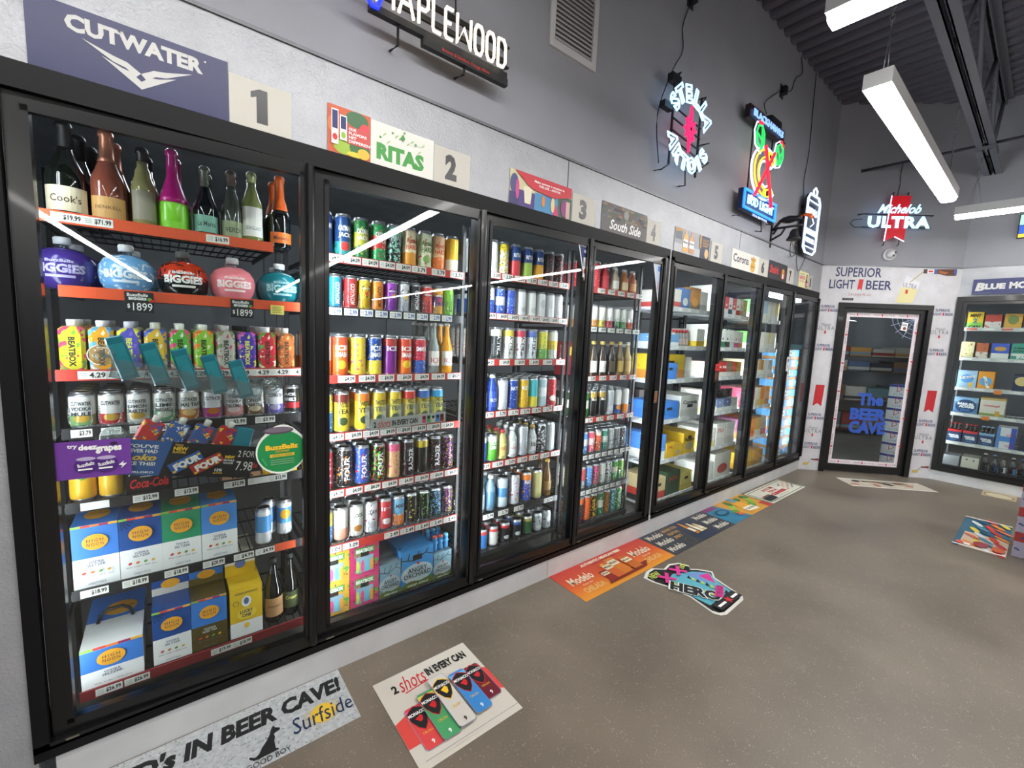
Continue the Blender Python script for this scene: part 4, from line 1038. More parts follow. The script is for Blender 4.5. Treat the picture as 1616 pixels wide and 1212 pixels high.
# ================================================================== behind doors two to four
REDR = M('#b83028', 0.5, name='red_rail')
def tags_for(xs, txt, **kw):
    xs = list(xs); kw.setdefault('w', min(0.076, (xs[1]-xs[0])-0.006 if len(xs) > 1 else 0.07)); kw.setdefault('h', 0.030)
    return [(x, txt, kw) for x in xs]
def span(a, b_, n): return [a+(b_-a)*k/(n-1) for k in range(n)]
DX = {2: (0.860, 1.575), 3: (1.640, 2.352), 4: (2.420, 3.128)}
for d in (2, 3, 4): uprights(DX[d][0]-0.0125, DX[d][1]+0.0125, d)

# door two
X2 = DX[2]
x1 = [0.905, 0.985, 1.063, 1.146, 1.219, 1.298, 1.381, 1.455, 1.535]
shelf(2, 1, *X2, 1.780, REDR, tags_for(span(0.925, 1.24, 5), '$4.09') + tags_for(span(1.32, 1.53, 3), '3.79'))
z = 1.780+ZTOP
cans(2, 1, z, 'tall', [(x1[0], 'navy', '#1c3568', '#1c3568', '#3f9a5a', 'T', 'CAYMAN', '#e8e8e8', 'h'), (x1[1], 'navy and teal strawberry', '#1a3a6a', '#2a8a8a', '#c83a34', 'Be', 'CAYMAN/JACK', '#e8e8e8', 'h'), (x1[2], 'dark green', '#1c6a3c', '#a8a83a', '#c8b040', 'Ma', 'CAYMAN/JACK', '#f0f0e8', 'h'), (x1[3], 'bright green', '#1f8a4a', '#c83a34', '#e8e8e0', 'Ma', 'CAYMAN/JACK', '#f0f0e8', 'h'),
    (x1[4], 'black and mint', '#16181a', '#7fc8b0', '#b8d8c8', 'TA', 'HARD', '#c8e0d8', 'h'), (x1[5], 'cream and orange', '#e8dcb8', '#e09a3a', '#c8502c', 'Ba', 'Arnold/HARD', '#c84a2c', 'h'), (x1[6], 'pale green and pink', '#cfd8b4', '#d84a80', '#8aa860', 'ea', 'Arnold/HARD', '#5a7a3a', 'h'), (x1[7], 'peach', '#e0b890', '#e87a3a', '#f0e0c8', 'Ba', 'Arnold/HARD', '#c84a2c', 'h'), (x1[8], 'golden yellow', '#d8a428', '#f0e8d0', '#e8c860', 'B')], 2)
x2 = [0.949, 1.016, 1.078, 1.139, 1.207, 1.271, 1.331, 1.395, 1.456, 1.518]
shelf(2, 2, *X2, 1.557, CHAR, tags_for(span(0.93, 1.48, 9), '2.99', ink=M('#2a4fa0', 0.5), w=0.058), stops=(0.060, 0.080, x2))
z = 1.557+ZTOP
cans(2, 2, z, 'slim', [(x2[0], 'azure blue', '#2a8ab8', '#2a8ab8', '#2a8ab8', '', 'MONACO', '#e8f0f0', 'v'), (x2[1], 'red', '#c8383a', '#c8383a', '#d86058', '', 'MONACO', '#f0d8d0', 'v'), (x2[2], 'yellow with shield', '#d8b838', '#c8a028', '#d84a34', 'B', 'MONACO', '#d84a34', 's'), (x2[3], 'orange', '#e0882c', '#e0882c', '#e0882c', '', 'MONACO', '#6a2c1c', 'v'), (x2[4], 'violet with shield', '#9a3fb0', '#7a2c94', '#e0b83a', 'B', 'MONACO', '#e0b83a', 's'),
    (x2[5], 'silver with shield', '#c8c8cc', '#b0b0b8', '#e0b83a', 'Bm', 'MONACO', '#e0b83a', 's'), (x2[6], 'black', '#1a1a1e', '#1a1a1e', '#8a8a90', '', 'MONACO', '#e8e8e8', 'v'), (x2[7], 'coral red with shield', '#d8524a', '#c03a38', '#d84a34', 'B', 'MONACO', '#d84a34', 's'), (x2[8], 'amber and violet', '#d89a34', '#7a4a8a', '#d84a34', 'M', 'MONACO', '#d84a34', 's'), (x2[9], 'lime green', '#7fc03a', '#7fc03a', '#7fc03a', '', 'MONACO', '#2c4a1c', 'v')], 3)
x3 = [0.9005, 0.971, 1.053, 1.130, 1.207, 1.284, 1.362]
shelf(2, 3, *X2, 1.262, REDR, tags_for(span(0.98, 1.53, 7), '$4.09'))
z = 1.262+ZTOP
SM = [('white and orange', '#e0d8cc', '#e0702c', '#3a62a8', 'B'), ('orange', '#e8642c', '#c84a2c', '#f0b83a', 'Te', 'ICE/SMASH'), ('yellow and pink', '#e8c83a', '#e0508a', '#f0e0c8', 'a'), ('navy and lemon', '#22489a', '#e8d040', '#e0e4ec', 'Ba', 'ICE/SMASH'), ('purple', '#7a2c84', '#a83a34', '#c8a0d0', 'T', 'ICE'), ('red orange', '#d8482c', '#e8742c', '#f0c83a', 'Be', 'ICE/SMASH'), ('red and blue', '#c8303c', '#3a5aa8', '#e0e0e8', 'Ba', 'SMASH')]
cans(2, 3, z, 'tall', [(x3[k], s[0], s[1], s[2], s[3], s[4]) + ((s[5], '#f2f2f2', 'h') if len(s) > 5 else ()) for k, s in enumerate(SM)], 6)
for k, (x, d, gc, lc) in enumerate(((1.442, 'clear', '#8a9490', '#c8dce8'), (1.520, 'orange yellow', '#d8901c', '#e8a83a'))):
    for q in range(4):
        bottle('malt_bottle', f'{d} malt drink bottle on the third shelf of door two, ' + ('at the front' if q == 0 else f'{ORD[q]} in line'), x, 0.205+0.072*q, z, 0.032, 0.265, 0.130, 0.0135, glassy(gc), M('#c8c4b8', 0.4), 0.250, (0.045, 0.120, lc if q else '#d8d4cc', 1.2), 'malt drink bottles', ('ICE', '#b8322c', .2, .55) if q == 0 else None)
x4 = [0.905, 0.979, 1.073, 1.154, 1.233, 1.311, 1.389, 1.467]
shelf(2, 4, *X2, 1.003, REDR, tags_for(span(0.93, 1.50, 8), '$4.09'))
z = 1.003+ZTOP
TT = [('blue and yellow', '#e0c83a', '#2a6ab0'), ('yellow maroon topped', '#e0c43a', '#6a2c24'), ('yellow orange topped', '#e8c834', '#e07a2c'), ('yellow', '#e6ca36', '#c8a82c'), ('bright yellow', '#ead03c', '#d0b030'), ('yellow red topped', '#e0c234', '#c0342c'), ('yellow blue topped', '#dcc83a', '#3a62a8'), ('yellow azure topped', '#dccc40', '#3a9ac8')]
cans(2, 4, z, 'tall', [(x4[k], t_[0], t_[1], t_[2], '#3a4a2c', 'Te', 'TWISTED/TEA', '#2a2c20', 'h') if k else (x4[k], t_[0], t_[1], t_[2], '#e8e8e0', 'Ha') for k, t_ in enumerate(TT)], 5)
x5 = [0.905, 0.992, 1.074, 1.154, 1.231, 1.309, 1.387, 1.466, 1.540]
shelf(2, 5, *X2, 0.742, REDR, tags_for(span(0.93, 1.53, 8), '$4.09'))
z = 0.742+ZTOP
FL = [('red and blue', '#c83040', '#3a5ab0', '#e8e8e8', 'a', 'FOUR'), ('black and orange', '#1a1818', '#e0702c', '#e8e4dc', 'a', 'FOUR'), ('blue and red', '#2c50a8', '#c83a40', '#e8e8f0', 'a', 'FOUR'), ('black and green', '#181a18', '#5ac02c', '#e8602c', 'A', 'FOUR'), ('pink and gold', '#d8a878', '#e05a80', '#f0e0b8', 'Ta'), ('black and grey', '#1a1a1c', '#7a7a80', '#c83a34', 'a', 'RADER'), ('black and gold', '#1c1a16', '#c8b03a', '#8a8a88', 'T'), ('black and dark red', '#1c1618', '#8a2c30', '#b8b8b8', 'a', 'RADER'), ('purple and black', '#2c1a30', '#8a3a9a', '#e0c83a', 'A')]
cans(2, 5, z, 'tall', [(x5[k], s[0], s[1], s[2], s[3], s[4]) + ((s[5], '#f2f2f2', 'v') if len(s) > 5 else ()) for k, s in enumerate(FL)], 3)
x6 = [0.905, 0.974, 1.047, 1.118, 1.190, 1.260, 1.331, 1.402, 1.473, 1.543]
shelf(2, 6, *X2, 0.480, REDR, tags_for(span(0.92, 1.0, 2), '3.09') + tags_for(span(1.20, 1.53, 5), '2.49'), stops=(0.066, 0.085, x6[1:]))
z = 0.480+0.013
SX = [('yellow and blue', '#e0d060', '#4a8ac8', '#e8e8e0', 'Ha'), ('white and peach', '#e4e0da', '#e8a088', '#d8c8c0', 'B'), ('white and gold', '#e6e4dc', '#d8b060', '#c8843a', 'e', 'GOOD'), ('silver white', '#dcdee2', '#a83a4a', '#b8bac0', 'ea', 'CLAW'), ('red', '#c83a40', '#b02c34', '#e8e8e8', 'e', 'P'), ('sky blue and orange', '#6ab0d8', '#e8843a', '#e8e0d0', 'Ba', 'MXD'), ('black and yellow', '#1c1c18', '#d8c03a', '#8a8a7a', 'a'), ('black and green', '#181c18', '#5aa83a', '#9ac88a', 'a'), ('dark and sky blue', '#1a222c', '#3a8ac0', '#a8c8d8', 'A'), ('purple and yellow', '#3a1c48', '#8a3a90', '#d8c83a', 'A')]
cans(2, 6, z, 'pint', [(x6[k], s[0], s[1], s[2], s[3], s[4]) + ((s[5], '#3a3a44' if k != 4 else '#f2f2f2', 'h') if len(s) > 5 else ()) for k, s in enumerate(SX)], 3)
# plastic tray with its strip sign
t = thing('suction_rack', 'clear plastic display tray with a cocktail strip sign on door two', 'rack', mat4=frame((1.055, 0.085, 1.035), (1, 0, 0.02), (-0.02, 0, 1), (0, -1, 0)))
MB().box(0, 0, -0.025, 0.39, 0.003, 0.03, PLASTIC).box(0, 0.003, 0.028, 0.39, 0.050, 0.030, PLASTIC).box(0, 0.003, -0.025, 0.39, 0.105, -0.022, PLASTIC).build('tray', t)
for k in range(6): MB().box(0.078*k-0.0015, 0.003, -0.022, 0.078*k+0.0015, 0.095, 0.028, PLASTIC).build('divider', t)
MB().box(0.006, 0.002, 0.0305, 0.384, 0.052, 0.0315, M('#b9bab8', 0.5)).build('strip_sheet', t)
c = Card(); c.z = 0.032; c.text('2', 0.018, .012, .030, .038, INK, 0.04); c.text('shots', 0.036, .008, .098, .046, RED, 0.0, 0.4); c.text('IN EVERY CAN', 0.104, .012, .232, .038, INK, 0.04)
for k, cc in enumerate(('#d84a80', '#5aa85a', '#d8d8d8', '#3a8ac8', '#8a1c34')): c.rect(0.256+0.024*k, .008, 0.276+0.024*k, .044, M(cc, 0.5)); c.poly([(0.266+0.024*k+p[0]*.008, .032+p[1]*.009) for p in SHIELD], INK)
c.build('print', t)
# bottom of door two
def beat(c, w, h):
    c.rect(-w*.34, h*.70, w*.34, h*.90, M('#5a9a3a', 0.5)); c.text('BEATBOX', -w*.30, h*.74, w*.30, h*.86, WHITE, 0.05)
    c.rect(-w*.3, h*.10, w*.3, h*.62, M('#8fb0c0', 0.5))
    for k, cc in enumerate(('#c8d84a', '#e05a8a', '#6ac0d8', '#e8a03a')): c.disc(-w*.24+w*.16*k, h*.3, w*.06, h*.2, M(cc, 0.5))
zb2 = 0.135
t = shelf(2, 7, *X2, 0.128, CHAR)
for k, (x, zz, lab) in enumerate(((1.079, zb2, 'green and pink variety pack at the bottom of door two, lower of two'), (1.079, zb2+0.158, 'green and pink variety pack stacked on its twin behind door two'), (0.934, zb2, 'yellow and pink variety pack at the lower left of door two'), (0.934, zb2+0.158, 'yellow and pink variety pack on top at the left of door two'))):
    carton('variety_pack', lab, x, 0.17, zz, 0.142, 0.21, 0.157, pack('#c83a70' if k < 2 else '#d8a83a', '#5aa84a', '#7a2c60', (9, 9), (9, .01, .01), 0.62, 0.4, 0.0, 26.0), group='variety packs', prints=beat, handle=0.60)
def orchard(c, w, h, big=False):
    c.rect(-w/2, h*.26, w/2, h, M('#3f8cc8' if big else '#7a9aa8', 0.5)); c.disc(0, h*.36, w*.49, h*.26, M('#b8c8cc' if big else '#a8b4b4', 0.5)); c.poly([(-w/2, 0), (w/2, 0), (w/2, h*.2), (w*.1, h*.13), (-w*.2, h*.18), (-w/2, h*.10)], M('#5a6a24', 0.5))
    br = M('#3a3028', 0.6)
    for a, b_ in (((-.5, .78), (-.1, .70)), ((-.1, .70), (.25, .84)), ((-.1, .70), (.05, .92)), ((.25, .84), (.48, .76)), ((-.3, .74), (-.25, .92)), ((.25, .84), (.33, .95)), ((-.5, .5), (-.5, .9))): stroke(c, (a[0]*w, a[1]*h), (b_[0]*w, b_[1]*h), w*.03, br)
    c.disc(w*.02, h*.62, w*.05, h*.035, RED); c.text('ANGRY', -w*.30, h*.40, w*.30, h*.53, INK, 0.01); c.text('ORCHARD', -w*.42, h*.27, w*.42, h*.39, INK, 0.01); c.text('CRISP APPLE', -w*.3, h*.05, w*.34, h*.10, WHITE, 0.02)
carton('cider_box', 'muted blue cider six pack box at the bottom of door two', 1.2095, 0.17, zb2, 0.112, 0.20, 0.175, pack('#6f8088', '#4a4a3a', '#8a9a98', art=0.45, scale=24.0), prints=orchard)
carton('cider_box', 'large bright blue cider case with hand hole behind door two', 1.360, 0.17, zb2, 0.186, 0.30, 0.212, pack('#2f7fbc', '#3a4a50', '#5aa0d0', art=0.42, scale=20.0), prints=lambda c, w, h: orchard(c, w, h, True), handle=0.70)
o = carton('bottle_carrier', 'blue grey cider bottle carrier at the lower right of door two', 1.512, 0.17, zb2, 0.112, 0.18, 0.150, pack('#5f7482', '#3a4448', '#a8b8bc', art=0.5, scale=30.0), cat='carrier', prints=orchard)
for k in range(6):
    bottle('cider_bottle', f'blue necked cider bottle in the carrier, {["front left", "front middle", "front right", "rear left", "rear middle", "rear right"][k]}', 1.478+0.034*(k % 3), 0.200+0.09*(k//3), zb2+0.152, 0.0145, 0.085, 0.020, 0.012, M('#3a86b8', 0.3), M('#c04a3a' if k < 2 else '#6ab0d8', 0.4), 0.074, None, 'cider bottles')

# door three
X3 = DX[3]
xs = [1.700, 1.796, 1.870, 1.958, 2.050, 2.139, 2.228, 2.310]
shelf(3, 1, *X3, 1.808, REDR, tags_for(span(1.77, 2.30, 7), '3.09'))
z = 1.808+ZTOP
R3 = [('white', '#d8d8d4', '#c8c8c4', '#c83a34', 'e'), ('white and red', '#dcdcd8', '#c83a34', '#c8c8c4', 'e'), ('black and yellow', '#d8d4c0', '#d8c02c', '#2c2a20', 'TA'), ('navy and strawberry red', '#22407a', '#c83a40', '#d8d8e0', 'H', 'RITAS'), ('navy and lime', '#24427c', '#9ab84a', '#d8e0d0', 'H', 'RITAS'), ('navy and mango orange', '#22407a', '#e0a02c', '#e8d8a0', 'H', 'RITAS'), ('black and red', '#201a1c', '#a8283a', '#8a8a8c', 'a'), ('dark red and black', '#241a1c', '#8a2430', '#a0a0a4', 'A')]
cans(3, 1, z, 'tall', [(xs[k], s[0], s[1], s[2], s[3], s[4]) + ((s[5], '#f0f0f0', 'h') if len(s) > 5 else ()) for k, s in enumerate(R3)], 2)
xs = [1.70, 1.782, 1.857, 1.934, 2.014, 2.094, 2.172, 2.250, 2.322]
shelf(3, 2, *X3, 1.589, REDR, tags_for(span(1.75, 2.31, 8), '$4.09'))
z = 1.589+ZTOP
W3 = [('blue and white', '#e0e4ec', '#2a50b0', '#9ab0d8', 'H'), ('blue and white wave', '#dfe3ec', '#2c4fb4', '#a8bce0', 'Ha'), ('blue with white wave', '#2c4fb0', '#dfe3ec', '#7a98d8', 'Ma'), ('royal blue', '#2444a8', '#3a62c8', '#dfe3ec', 'Ma'), ('white with purple mark', '#d8d8d8', '#8a4a9a', '#b8b8bc', 'e'), ('white with orange mark', '#dadad6', '#d8923a', '#c0c0c0', 'e'), ('plain white', '#d4d6d8', '#c0c2c4', '#b8babc', 'E'), ('pale grey', '#d0d2d4', '#bcbec0', '#c4c6c8', 'E'), ('white with red mark', '#d8d8d8', '#c03a40', '#c0c0c4', 'e')]
cans(3, 2, z, 'pint', [(xs[k],) + s for k, s in enumerate(W3)], 3)
xs = [1.752, 1.842, 1.934, 2.025, 2.116, 2.206, 2.294]
shelf(3, 3, *X3, 1.332, REDR, tags_for(span(1.75, 2.31, 6), '$4.09'), stops=(0.074, 0.100, xs))
z = 1.332+ZTOP
T3 = [('white and orange', '#e0ddd6', '#d8742c', '#2a2a2c', 'a'), ('black and white', '#2a2a2c', '#d8d4c8', '#d8b03a', 'T', 'TRULY'), ('white and lemon', '#e6e4da', '#d8c04a', '#e8e0b0', 'T', 'TRULY'), ('white red and blue', '#e2e2e6', '#c83a48', '#4a62b0', 'Ta', 'TRULY'), ('white and blue', '#e0e2e6', '#5a74b8', '#a8b8d8', 'T', 'TRUE'), ('yellow and green', '#d8d04a', '#6aa84a', '#e8e4a0', 'Ba'), ('white gold and red', '#dcdad2', '#d8b84a', '#b83040', 'M')]
cans(3, 3, z, 'tall', [(xs[k], s[0], s[1], s[2], s[3], s[4]) + ((s[5], '#22242a' if k != 1 else '#e8e8e8', 'v') if len(s) > 5 else ()) for k, s in enumerate(T3)], 5)
shelf(3, 4, *X3, 1.036, REDR, tags_for(span(1.76, 2.31, 7), '3.79'))
z = 1.036+ZTOP
ALUB = lambda lab, x, y, zz, c0, c1, h=0.190, r=0.031, cap='#d8d8d8', w=None: bottle('aluminium_bottle', lab, x, y, zz, r, h, h*0.62, 0.0145, M(c0, 0.25, 0.3), M(cap, 0.35), h-0.020, (h*0.12, h*0.55, c1, 2.6), 'aluminium bottles', w)
for q in range(3): ALUB('blue aluminium bottle with white label, left on shelf four of door three, ' + ['at the front', 'second in line', 'third in line'][q], 1.760, 0.205+0.066*q, z, '#2c4a9c', '#c8d0e0', 0.205, w=('BUD', '#2c4a9c', .3, .55))
for q in range(3): ALUB('white and blue aluminium bottle on shelf four of door three, ' + ['at the front', 'second in line', 'third in line'][q], 1.831, 0.205+0.066*q, z, '#2a48a8', '#2a48a8', 0.215, w=('ULTRA', '#e8e8f0', .35, .55))
xs = [1.905, 1.983, 2.067, 2.144, 2.222, 2.304]
V3 = [('silver white', '#d8dade', '#c4c8ce', '#e8e8ec', 'am'), ('deep blue', '#1f3f94', '#2c50a8', '#e0e4ec', 'a', 'NATTY'), ('golden yellow', '#d8ac2c', '#e8cc60', '#c88a1c', 'a', 'KEY'), ('aqua', '#4ab0b8', '#d8d04a', '#a0d8d8', 'B'), ('pale blue grey', '#a8c0c8', '#e0e4e4', '#5a88a0', 'M'), ('red', '#b83038', '#8a2028', '#e0d8d0', 'ea')]
cans(3, 4, z, 'tall', [(xs[k], s[0], s[1], s[2], s[3], s[4]) + ((s[5], '#f0f0f0', 'h') if len(s) > 5 else ()) for k, s in enumerate(V3)], 5)
shelf(3, 5, *X3, 0.738, REDR, tags_for(span(1.75, 2.31, 7), '3.09'))
z = 0.738+ZTOP
cans(3, 5, z, 'pint', [(1.768, 'blue', '#2a5ab0', '#d8dce4', '#2a5ab0', 'T'), (1.843, 'lime green', '#5ab03a', '#e8e8e0', '#8ad06a', 'T', 'BUD/LIGHT', '#f2f2f2', 'h')], 3)
for q in range(3): ALUB('pale yellow bottle with red cap on shelf five, door three, ' + ['at the front', 'second in line', 'third in line'][q], 1.920, 0.205+0.066*q, z, '#d8c87a', '#d8c87a', 0.180, cap='#b83030', w=('RED', '#b83030', .5, .75))
for q in range(3): ALUB('white aluminium bottle with red script on shelf five, door three, ' + ['at the front', 'second in line', 'third in line'][q], 1.998, 0.205+0.066*q, z, '#d4d6d8', '#d4d6d8', 0.190, w=('Coors', '#b83030', .4, .6))
cans(3, 5, z, 'tall', [(2.080, 'silver', '#b8bcc2', '#c8ccd0', '#9aa0a8', 'am')], 4)
for q in range(3): ALUB('white bottle with black lettering on shelf five, door three, ' + ['at the front', 'second in line', 'third in line'][q], 2.160, 0.205+0.066*q, z, '#c8ccce', '#d8dadc', 0.185, cap='#c8a85a', w=('lite', '#1c1c24', .35, .75))
cans(3, 5, z, 'tall', [(2.236, 'black and white checked', '#26262a', '#d8d8da', '#8a8a8e', 'A'), (2.314, 'brushed silver', '#c4c8cc', '#b4b8be', '#dcdee0', 'am')], 4)
shelf(3, 6, *X3, 0.432, CHAR, tags_for([1.79, 1.90, 2.02, 2.27], '3.79'))
z = 0.432+ZTOP
for q in range(3): ALUB('frosty silver blue bottle at the left of shelf six, door three, ' + ['at the front', 'second in line', 'third in line'][q], 1.772, 0.205+0.068*q, z, '#9ab0bc', '#c8d4da', 0.205)
for q in range(3): ALUB('ice blue aluminium bottle on shelf six, door three, ' + ['at the front', 'second in line', 'third in line'][q], 1.848, 0.205+0.068*q, z, '#88a8bc', '#4a7a9c', 0.215)
cans(3, 6, z, 'tall', [(1.938, 'silver and blue', '#b8c4cc', '#4a80b0', '#dfe4e8', 'M'), (2.030, 'silver and red', '#c8c8cc', '#b83a40', '#3a4a8a', 'a'), (2.128, 'orange and blue', '#2c4aa0', '#e07c2c', '#f0e0d0', 'Ta', 'HAZY', '#f0f0f0', 'h'), (2.221, 'pale gold', '#d0c88a', '#c0b878', '#e0dcb0', '')], 3)
for q in range(2): bottle('beer_bottle', 'brown glass bottle at the right of shelf six, door three, ' + ['at the front', 'second in line'][q], 2.312, 0.205+0.07*q, z, 0.031, 0.245, 0.125, 0.0135, glassy('#6a4a24'), M('#c8a040', 0.4), 0.228, (0.040, 0.10, '#8a6a3a', 1.2), 'brown beer bottles')
shelf(3, 7, *X3, 0.207, None, wires=False)
MB().box(0, 0.006, -0.004, X3[1]-X3[0], 0.50, 0.004, M('#202124', 0.12, coat=0.6, name='dark_glass_shelf')).build('glass_shelf', bpy.data.objects['cooler_shelf.020']) if 'cooler_shelf.020' in bpy.data.objects else None
xs = [1.798, 1.879, 1.970, 2.062, 2.152, 2.240, 2.322]
S3 = [('blue red and white', '#3a70b0', '#c83a3c', '#e0e0e4', 'T'), ('silver and red', '#c8c4c0', '#c83a3c', '#8a8a8c', 'T'), ('black and red', '#1c1a1c', '#c03038', '#b8b8b8', 'Te'), ('black and blue', '#1c2028', '#3a5a9a', '#c8ccd0', 'Te'), ('green and gold', '#2c5a34', '#a8984a', '#d8d0a0', 'T'), ('white and black', '#c8ccd0', '#2a2c30', '#e8e8e8', 'eam'), ('silver and black', '#bcc0c4', '#2a2c30', '#e4e4e4', 'Eam')]
cans(3, 7, 0.207+0.0045, 'short', [(xs[k],) + s for k, s in enumerate(S3)], 2)

# door four
X4 = DX[4]
xs = [2.560, 2.666, 2.767, 2.880, 2.985, 3.085]
shelf(4, 1, *X4, 1.812, REDR, tags_for(span(2.66, 3.09, 5), '$3.09'))
z = 1.812+ZTOP
cans(4, 1, z, 'tall', [(xs[0], 'red', '#b82c34', '#982028', '#d8c8c0', 'a'), (xs[1], 'bright red', '#c8303a', '#a82830', '#e0d8d4', 'Ta')], 3)
for q in range(3): ALUB('red aluminium bottle on the top shelf of door four, ' + ['at the front', 'second in line', 'third in line'][q], xs[2], 0.205+0.068*q, z, '#c83a40', '#b8303a', 0.19)
for k, (c0, c1, d) in enumerate((('#a89a88', '#d8d4c8', 'grey'), ('#b8703a', '#e0c8a0', 'amber'), ('#b86a4a', '#d89a60', 'copper'))):
    for q in range(2): bottle('cocktail_bottle', f'{d} ready mixed cocktail bottle, top shelf of door four, ' + ['at the front', 'second in line'][q], xs[3+k], 0.208+0.074*q, z, 0.034, 0.180, 0.105, 0.016, glassy(c0), M('#c8c8c8', 0.4), 0.160, (0.030, 0.085, c1, 1.2), 'cocktail bottles')
xs = [2.590, 2.668, 2.747, 2.832, 2.912, 2.990, 3.068]
shelf(4, 2, *X4, 1.552, CHAR, tags_for(span(2.60, 3.08, 6), '$4.09'), stops=(0.066, 0.085, xs))
cans(4, 2, 1.552+ZTOP, 'pint', [(xs[0], 'white and peach', '#dedad2', '#e09a5a', '#c8884a', 'Be'), (xs[1], 'white and orange', '#e0dcd2', '#e0902c', '#c8702c', 'Be'), (xs[2], 'white and yellow', '#e0ded0', '#d8c03a', '#8a9a3a', 'Be'), (xs[3], 'white and red', '#e0dada', '#c8404a', '#8a2c34', 'Be'), (xs[4], 'white and black', '#dcdcd8', '#2c2e30', '#5a8a4a', 'Be'), (xs[5], 'white and green', '#dce0d8', '#4aa04a', '#2c5a34', 'Be'), (xs[6], 'white and coral', '#e0dcd8', '#d85a3a', '#b83a2c', 'Be')], 3)
shelf(4, 3, *X4, 1.218, REDR, tags_for(span(2.62, 3.08, 5), '3.09'))
z = 1.218+ZTOP
carton('snack_box', 'small dark red box standing at the left of shelf three, door four', 2.605, 0.33, z, 0.12, 0.10, 0.235, pack('#8a2028', '#c83a34', '#d8b03a', (9, 9), (0.17, 0.04, 0.03)))
for k, (x, gc, lc, cc, d) in enumerate(((2.700, '#3a2a18', '#d8d4cc', '#c8a85a', 'brown'), (2.795, '#3c2818', '#dcd8d0', '#c8b060', 'white labelled brown'), (2.900, '#2a1c12', '#4a3a28', '#a88a40', 'very dark brown'), (2.998, '#6a5428', '#b89a4a', '#c8b070', 'golden brown'), (3.092, '#a8905a', '#c8a86a', '#d8d0c0', 'clear golden'))):
    for q in range(2): bottle('beer_bottle', f'{d} glass bottle on the third shelf of door four, ' + ['at the front', 'second in line'][q], x, 0.208+0.072*q, z, 0.034, 0.250, 0.130, 0.0135, glassy(gc), M(cc, 0.4), 0.225, (0.030, 0.110, lc, 1.2), 'brown beer bottles')
shelf(4, 4, *X4, 0.928, REDR, tags_for(span(2.62, 3.08, 5), '3.79'))
xs = [2.560, 2.636, 2.716, 2.815, 2.908, 2.998, 3.090]
cans(4, 4, 0.928+ZTOP, 'tall', [(xs[0], 'dark green', '#1c3c24', '#c8c8b8', '#1c3c24', 'M'), (xs[1], 'green and white', '#2c6a3a', '#d8d8c8', '#2c6a3a', 'M'), (xs[2], 'black and gold', '#1a1a1a', '#b89a4a', '#e0d8c0', 'T', 'Modelo', '#e8e0cc', 'h'), (xs[3], 'black', '#18181a', '#a88a40', '#d8d0b8', 'T', 'Modelo', '#e8e0cc', 'h'), (xs[4], 'silver', '#c0c4c8', '#a8acb2', '#d8dade', 'em'), (xs[5], 'white blue and orange', '#d8d8d6', '#3a62a8', '#d8923a', 'Be'), (xs[6], 'white and orange', '#dcdad4', '#e08a3a', '#c8b090', 'B')], 5)
def seven(door, i, z, kind, specs, depth, xs=(2.580, 2.6525, 2.725, 2.7975, 2.870, 2.9425, 3.015, 3.0875)): cans(door, i, z, kind, [(xs[k],) + s for k, s in enumerate(specs)], depth)
xs = (2.580, 2.6525, 2.725, 2.7975, 2.870, 2.9425, 3.015, 3.0875)
shelf(4, 5, *X4, 0.664, CHAR, tags_for(span(2.60, 3.09, 8), '2.49', w=0.055), stops=(0.064, 0.085, xs))
seven(4, 5, 0.664+0.013, 'pint', [('grey', '#8a8e94', '#c83a3c', '#d8d8d8', 'a'), ('blue and white', '#3a78b8', '#d8dce0', '#1c3c74', 'Ma'), ('pink and red', '#d84a60', '#e8c8c8', '#a8283a', 'Ma'), ('orange red', '#d85a34', '#e8d8c8', '#8a2c1c', 'Ta'), ('sea green', '#2c8a74', '#d8e0d8', '#1c4a40', 'Ma'), ('silver', '#b8bcbe', '#8a8e92', '#3a3c40', 'a'), ('grey and black', '#8a8c8e', '#2c2e30', '#c8c8c8', 'a'), ('dark grey', '#6a6c70', '#2a2c30', '#d8d8d8', 'A')], 3)
shelf(4, 6, *X4, 0.408, CHAR, tags_for(span(2.60, 3.00, 7), '2.49', w=0.055) , stops=(0.064, 0.085, xs))
seven(4, 6, 0.408+0.013, 'pint', [('cream', '#c8c0b0', '#8a2c34', '#d8d8d8', 'a'), ('red and grey', '#b83c44', '#8a8c90', '#e0d8d8', 'Ba'), ('light blue', '#4a88c8', '#d8dce4', '#1c3c74', 'a'), ('magenta', '#c83a78', '#4a2c6a', '#e8c83a', 'A'), ('white', '#d0d2cc', '#9aa08a', '#4a4c48', 'a'), ('white and black', '#d0d0ce', '#2c2c2e', '#a0a0a0', 'A'), ('green', '#3a9a4a', '#e0e0d0', '#1c5a2c', 'Ma'), ('green and yellow', '#5aa83a', '#d8d04a', '#2c7aa0', 'A')], 3)
shelf(4, 7, *X4, 0.160, CHAR)
seven(4, 7, 0.160+ZTOP, 'tall', [('brown', '#5a3c28', '#c8a878', '#d8d0c0', 'a'), ('black and orange', '#1c1a1a', '#d8642c', '#d8d8d8', 'Ta'), ('orange', '#d85c28', '#b84420', '#e8d8c0', 'a'), ('black and yellow', '#201e18', '#d8b03a', '#c88a2c', 'A'), ('green', '#2c7a54', '#d8d8c8', '#1c4a34', 'Ma'), ('amber brown', '#8a5a28', '#d8a84a', '#3c2818', 'a'), ('teal and silver', '#3a8a94', '#c8d0d0', '#1c4a54', 'A'), ('green and silver', '#4a9a54', '#c8d4c8', '#2c6a3a', 'A')], 2)

